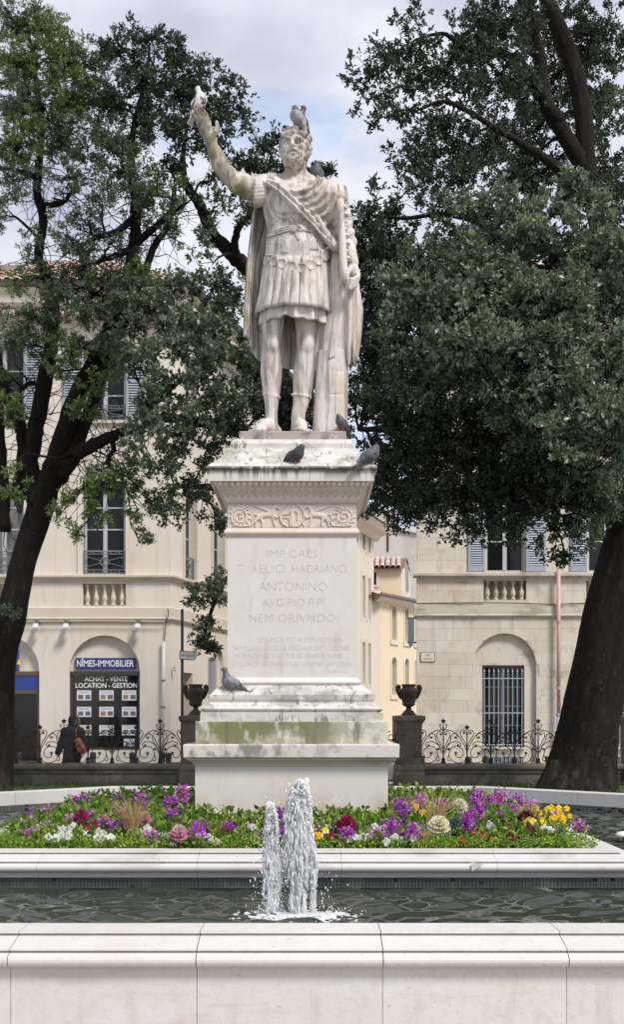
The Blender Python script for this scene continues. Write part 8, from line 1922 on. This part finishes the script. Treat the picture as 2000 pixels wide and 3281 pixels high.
def bird_mesh(hunch):
    """body along +x (beak forward), feet at the origin"""
    fd = Field((-0.24, -0.09, 0.0), (0.20, 0.09, 0.30), 0.005)
    hz = 0.245 if not hunch else 0.185; hx = 0.075 if not hunch else 0.085
    fd.chain([(-0.085, 0, 0.085), (-0.02, 0, 0.105), (0.04, 0, 0.135)], [0.032, 0.058, 0.054], 0.03)
    fd.ell((0.035, 0, 0.12), (0.055, 0.052, 0.060), 0.02)
    fd.chain([(0.045, 0, 0.15), (hx-0.008, 0, hz-0.02)], [0.042, 0.026 if not hunch else 0.034], 0.02); fd.ell((hx, 0, hz), (0.029, 0.024, 0.025), 0.012)
    fd.chain([(-0.06, 0, 0.085), (-0.10, 0, 0.068), (-0.19, 0, 0.040)], [0.030, 0.022, 0.012], 0.02)
    v, f = fd.mesh()
    dn = [Vector(p) for p in ((-0.19, 0, 0.04),)]
    m = MB(); m.v = [tuple(p) for p in v]; m.f = [tuple(q) for q in f]
    return m, hx, hz
BM_ = {h: bird_mesh(h) for h in (False, True)}
def pigeon(label, loc, yaw, pitch, coat_, bars, tail, hunch=False, sc=1.0, roll=0.0):
    bm, hx, hz = BM_[hunch]; t = bpy.data.objects.new('pigeon', None); t.empty_display_size = 0.1; link(t, None, tuple(loc)); tag(t, label, 'pigeon', 'pigeons on the monument')
    t.rotation_euler = (roll, 0, yaw); t.scale = (sc,)*3
    Rp = Matrix.Rotation(-pitch, 4, 'Y'); piv = Vector((0.0, 0, 0.06))
    def loc_obj(name, mb, mat, parent, smooth=True, rot=True):
        vs = [tuple(Rp @ (Vector(p)-piv)+piv) if rot else p for p in mb.v]; me = mk_mesh(name, vs, mb.f, MT[mat], smooth); o = bpy.data.objects.new(name, me); C.objects.link(o); o.parent = parent; return o
    b = loc_obj('body', bm, coat_, t)
    b.data.materials.append(MT[coat_+'_neck'])
    pv = np.array(bm.v); 
    for p in b.data.polygons:
        c = pv[list(p.vertices)].mean(0)
        if c[0]*0.55+c[2] > 0.185 if not hunch else c[0]*0.6+c[2] > 0.185: p.material_index = 1
    for sg in (-1, 1):
        w = Field((-0.22, -0.09, 0.02), (0.10, 0.09, 0.19), 0.005)
        w.ell((-0.02, sg*0.045, 0.118), (0.075, 0.018, 0.045), 0.0); w.chain([(-0.05, sg*0.043, 0.110), (-0.12, sg*0.034, 0.078), (-0.165, sg*0.020, 0.058)], [0.030, 0.018, 0.007], 0.02); w.chain([(0.03, sg*0.046, 0.14), (0.0, sg*0.048, 0.12)], [0.02, 0.02], 0.02)
        v, f = w.mesh(); m = MB(); m.v = [tuple(p) for p in v]; m.f = [tuple(q) for q in f]; wo = loc_obj('wing', m, coat_, t)
        for k in range(2):
            m = MB(); x0 = -0.035-0.045*k; m.tube([(x0, sg*0.062, 0.145-0.02*k), (x0-0.02, sg*0.064, 0.115-0.02*k), (x0-0.04, sg*0.054, 0.088-0.015*k)], [0.004, 0.009, 0.005], 6, flat=0.6); loc_obj('wing_bar', m, bars, wo)
    for k in range(5):
        m = MB(); y = (k-2)*0.011; m.add([(-0.11, y-0.009, 0.066), (-0.11, y+0.009, 0.066), (-0.225, y*1.7+0.010, 0.030+0.001*k), (-0.225, y*1.7-0.010, 0.030+0.001*k), (-0.11, y-0.009, 0.061), (-0.11, y+0.009, 0.061), (-0.225, y*1.7+0.010, 0.027), (-0.225, y*1.7-0.010, 0.027)],
            [(0,1,2,3),(7,6,5,4),(0,4,5,1),(1,5,6,2),(2,6,7,3),(3,7,4,0)]); loc_obj('tail_feather', m, tail, t, False)
    m = MB(); m.tube([(hx+0.020, 0, hz-0.002), (hx+0.036, 0, hz-0.006), (hx+0.050, 0, hz-0.014)], [0.009, 0.006, 0.001], 6); loc_obj('beak', m, 'beak', t)
    for sg in (-1, 1):
        m = MB(); m.lathe([(0.0005, -0.0055), (0.0045, -0.003), (0.0055, 0), (0.0045, 0.003), (0.0005, 0.0055)], hx+0.008, sg*0.0215, hz+0.005, 8); loc_obj('eye', m, 'bird_eye', t)
        m = MB(); m.tube([(-0.005, sg*0.022, 0.075), (-0.002, sg*0.024, 0.035), (0.0, sg*0.024, 0.006)], [0.010, 0.006, 0.005], 6)
        for an in (-0.5, 0, 0.5, PI): m.tube([(0, sg*0.024, 0.006), (0.032*math.cos(an), sg*0.024+0.032*math.sin(an), 0.004)], [0.005, 0.0025], 5)
        loc_obj('leg', m, 'bird_leg', t, True, False)
    return t
hh, zz = pp(275, 1494)
pigeon('white pigeon with dark patches perched on the statue\'s raised hand', tuple(S(638, 362, -0.25)+np.array([0.03, 0, 0.006])), math.radians(-25), math.radians(38), 'pied_coat', 'bar_dark', 'tail_white', sc=0.88)
ht = 7.11
pigeon('pale grey pigeon with reddish wing bars, front one on the statue\'s head', (PX(944, YS-0.10), YS-0.10, 7.085), math.radians(160), math.radians(38), 'pale_coat', 'bar_red', 'tail_white', hunch=True, sc=0.88)
pigeon('brown pigeon, rear one on the statue\'s head', (PX(956, YS+0.03), YS+0.03, 7.125), math.radians(175), math.radians(40), 'brown_coat', 'bar_dark', 'tail_grey', sc=0.85)
pigeon('grey pigeon on the statue\'s draped left shoulder', tuple(S(1012, 596, -0.02)), math.radians(-105), math.radians(45), 'slate_coat', 'bar_dark', 'tail_grey', hunch=True)
pigeon('round grey pigeon at the foot of the statue\'s stump', (PX(1093, 10.55), 10.56, PLZ+0.002), math.radians(232), math.radians(14), 'slate_coat', 'bar_dark', 'tail_grey', hunch=True, sc=0.70)
pigeon('dark pigeon on the middle of the pedestal cornice', (PX(950, YP-hh+0.04), YP-hh+0.045, zz+0.008), math.radians(-38), math.radians(8), 'dark_coat', 'bar_dark', 'bar_dark', hunch=True, sc=0.86)
pigeon('slate grey pigeon on the right end of the pedestal cornice', (PX(1192, YP-hh+0.04), YP-hh+0.045, zz+0.008), math.radians(32), math.radians(14), 'slate_coat', 'bar_dark', 'tail_grey', hunch=True, sc=0.90)
hb_, zb_ = pp(258, 2223)
pigeon('grey pigeon with two dark wing bars on the pedestal\'s left foot moulding', (PX(738, YP-hb_), YP-hb_+0.03, zb_+0.004), math.radians(186), math.radians(4), 'grey_coat', 'bar_dark', 'tail_grey', sc=0.86)
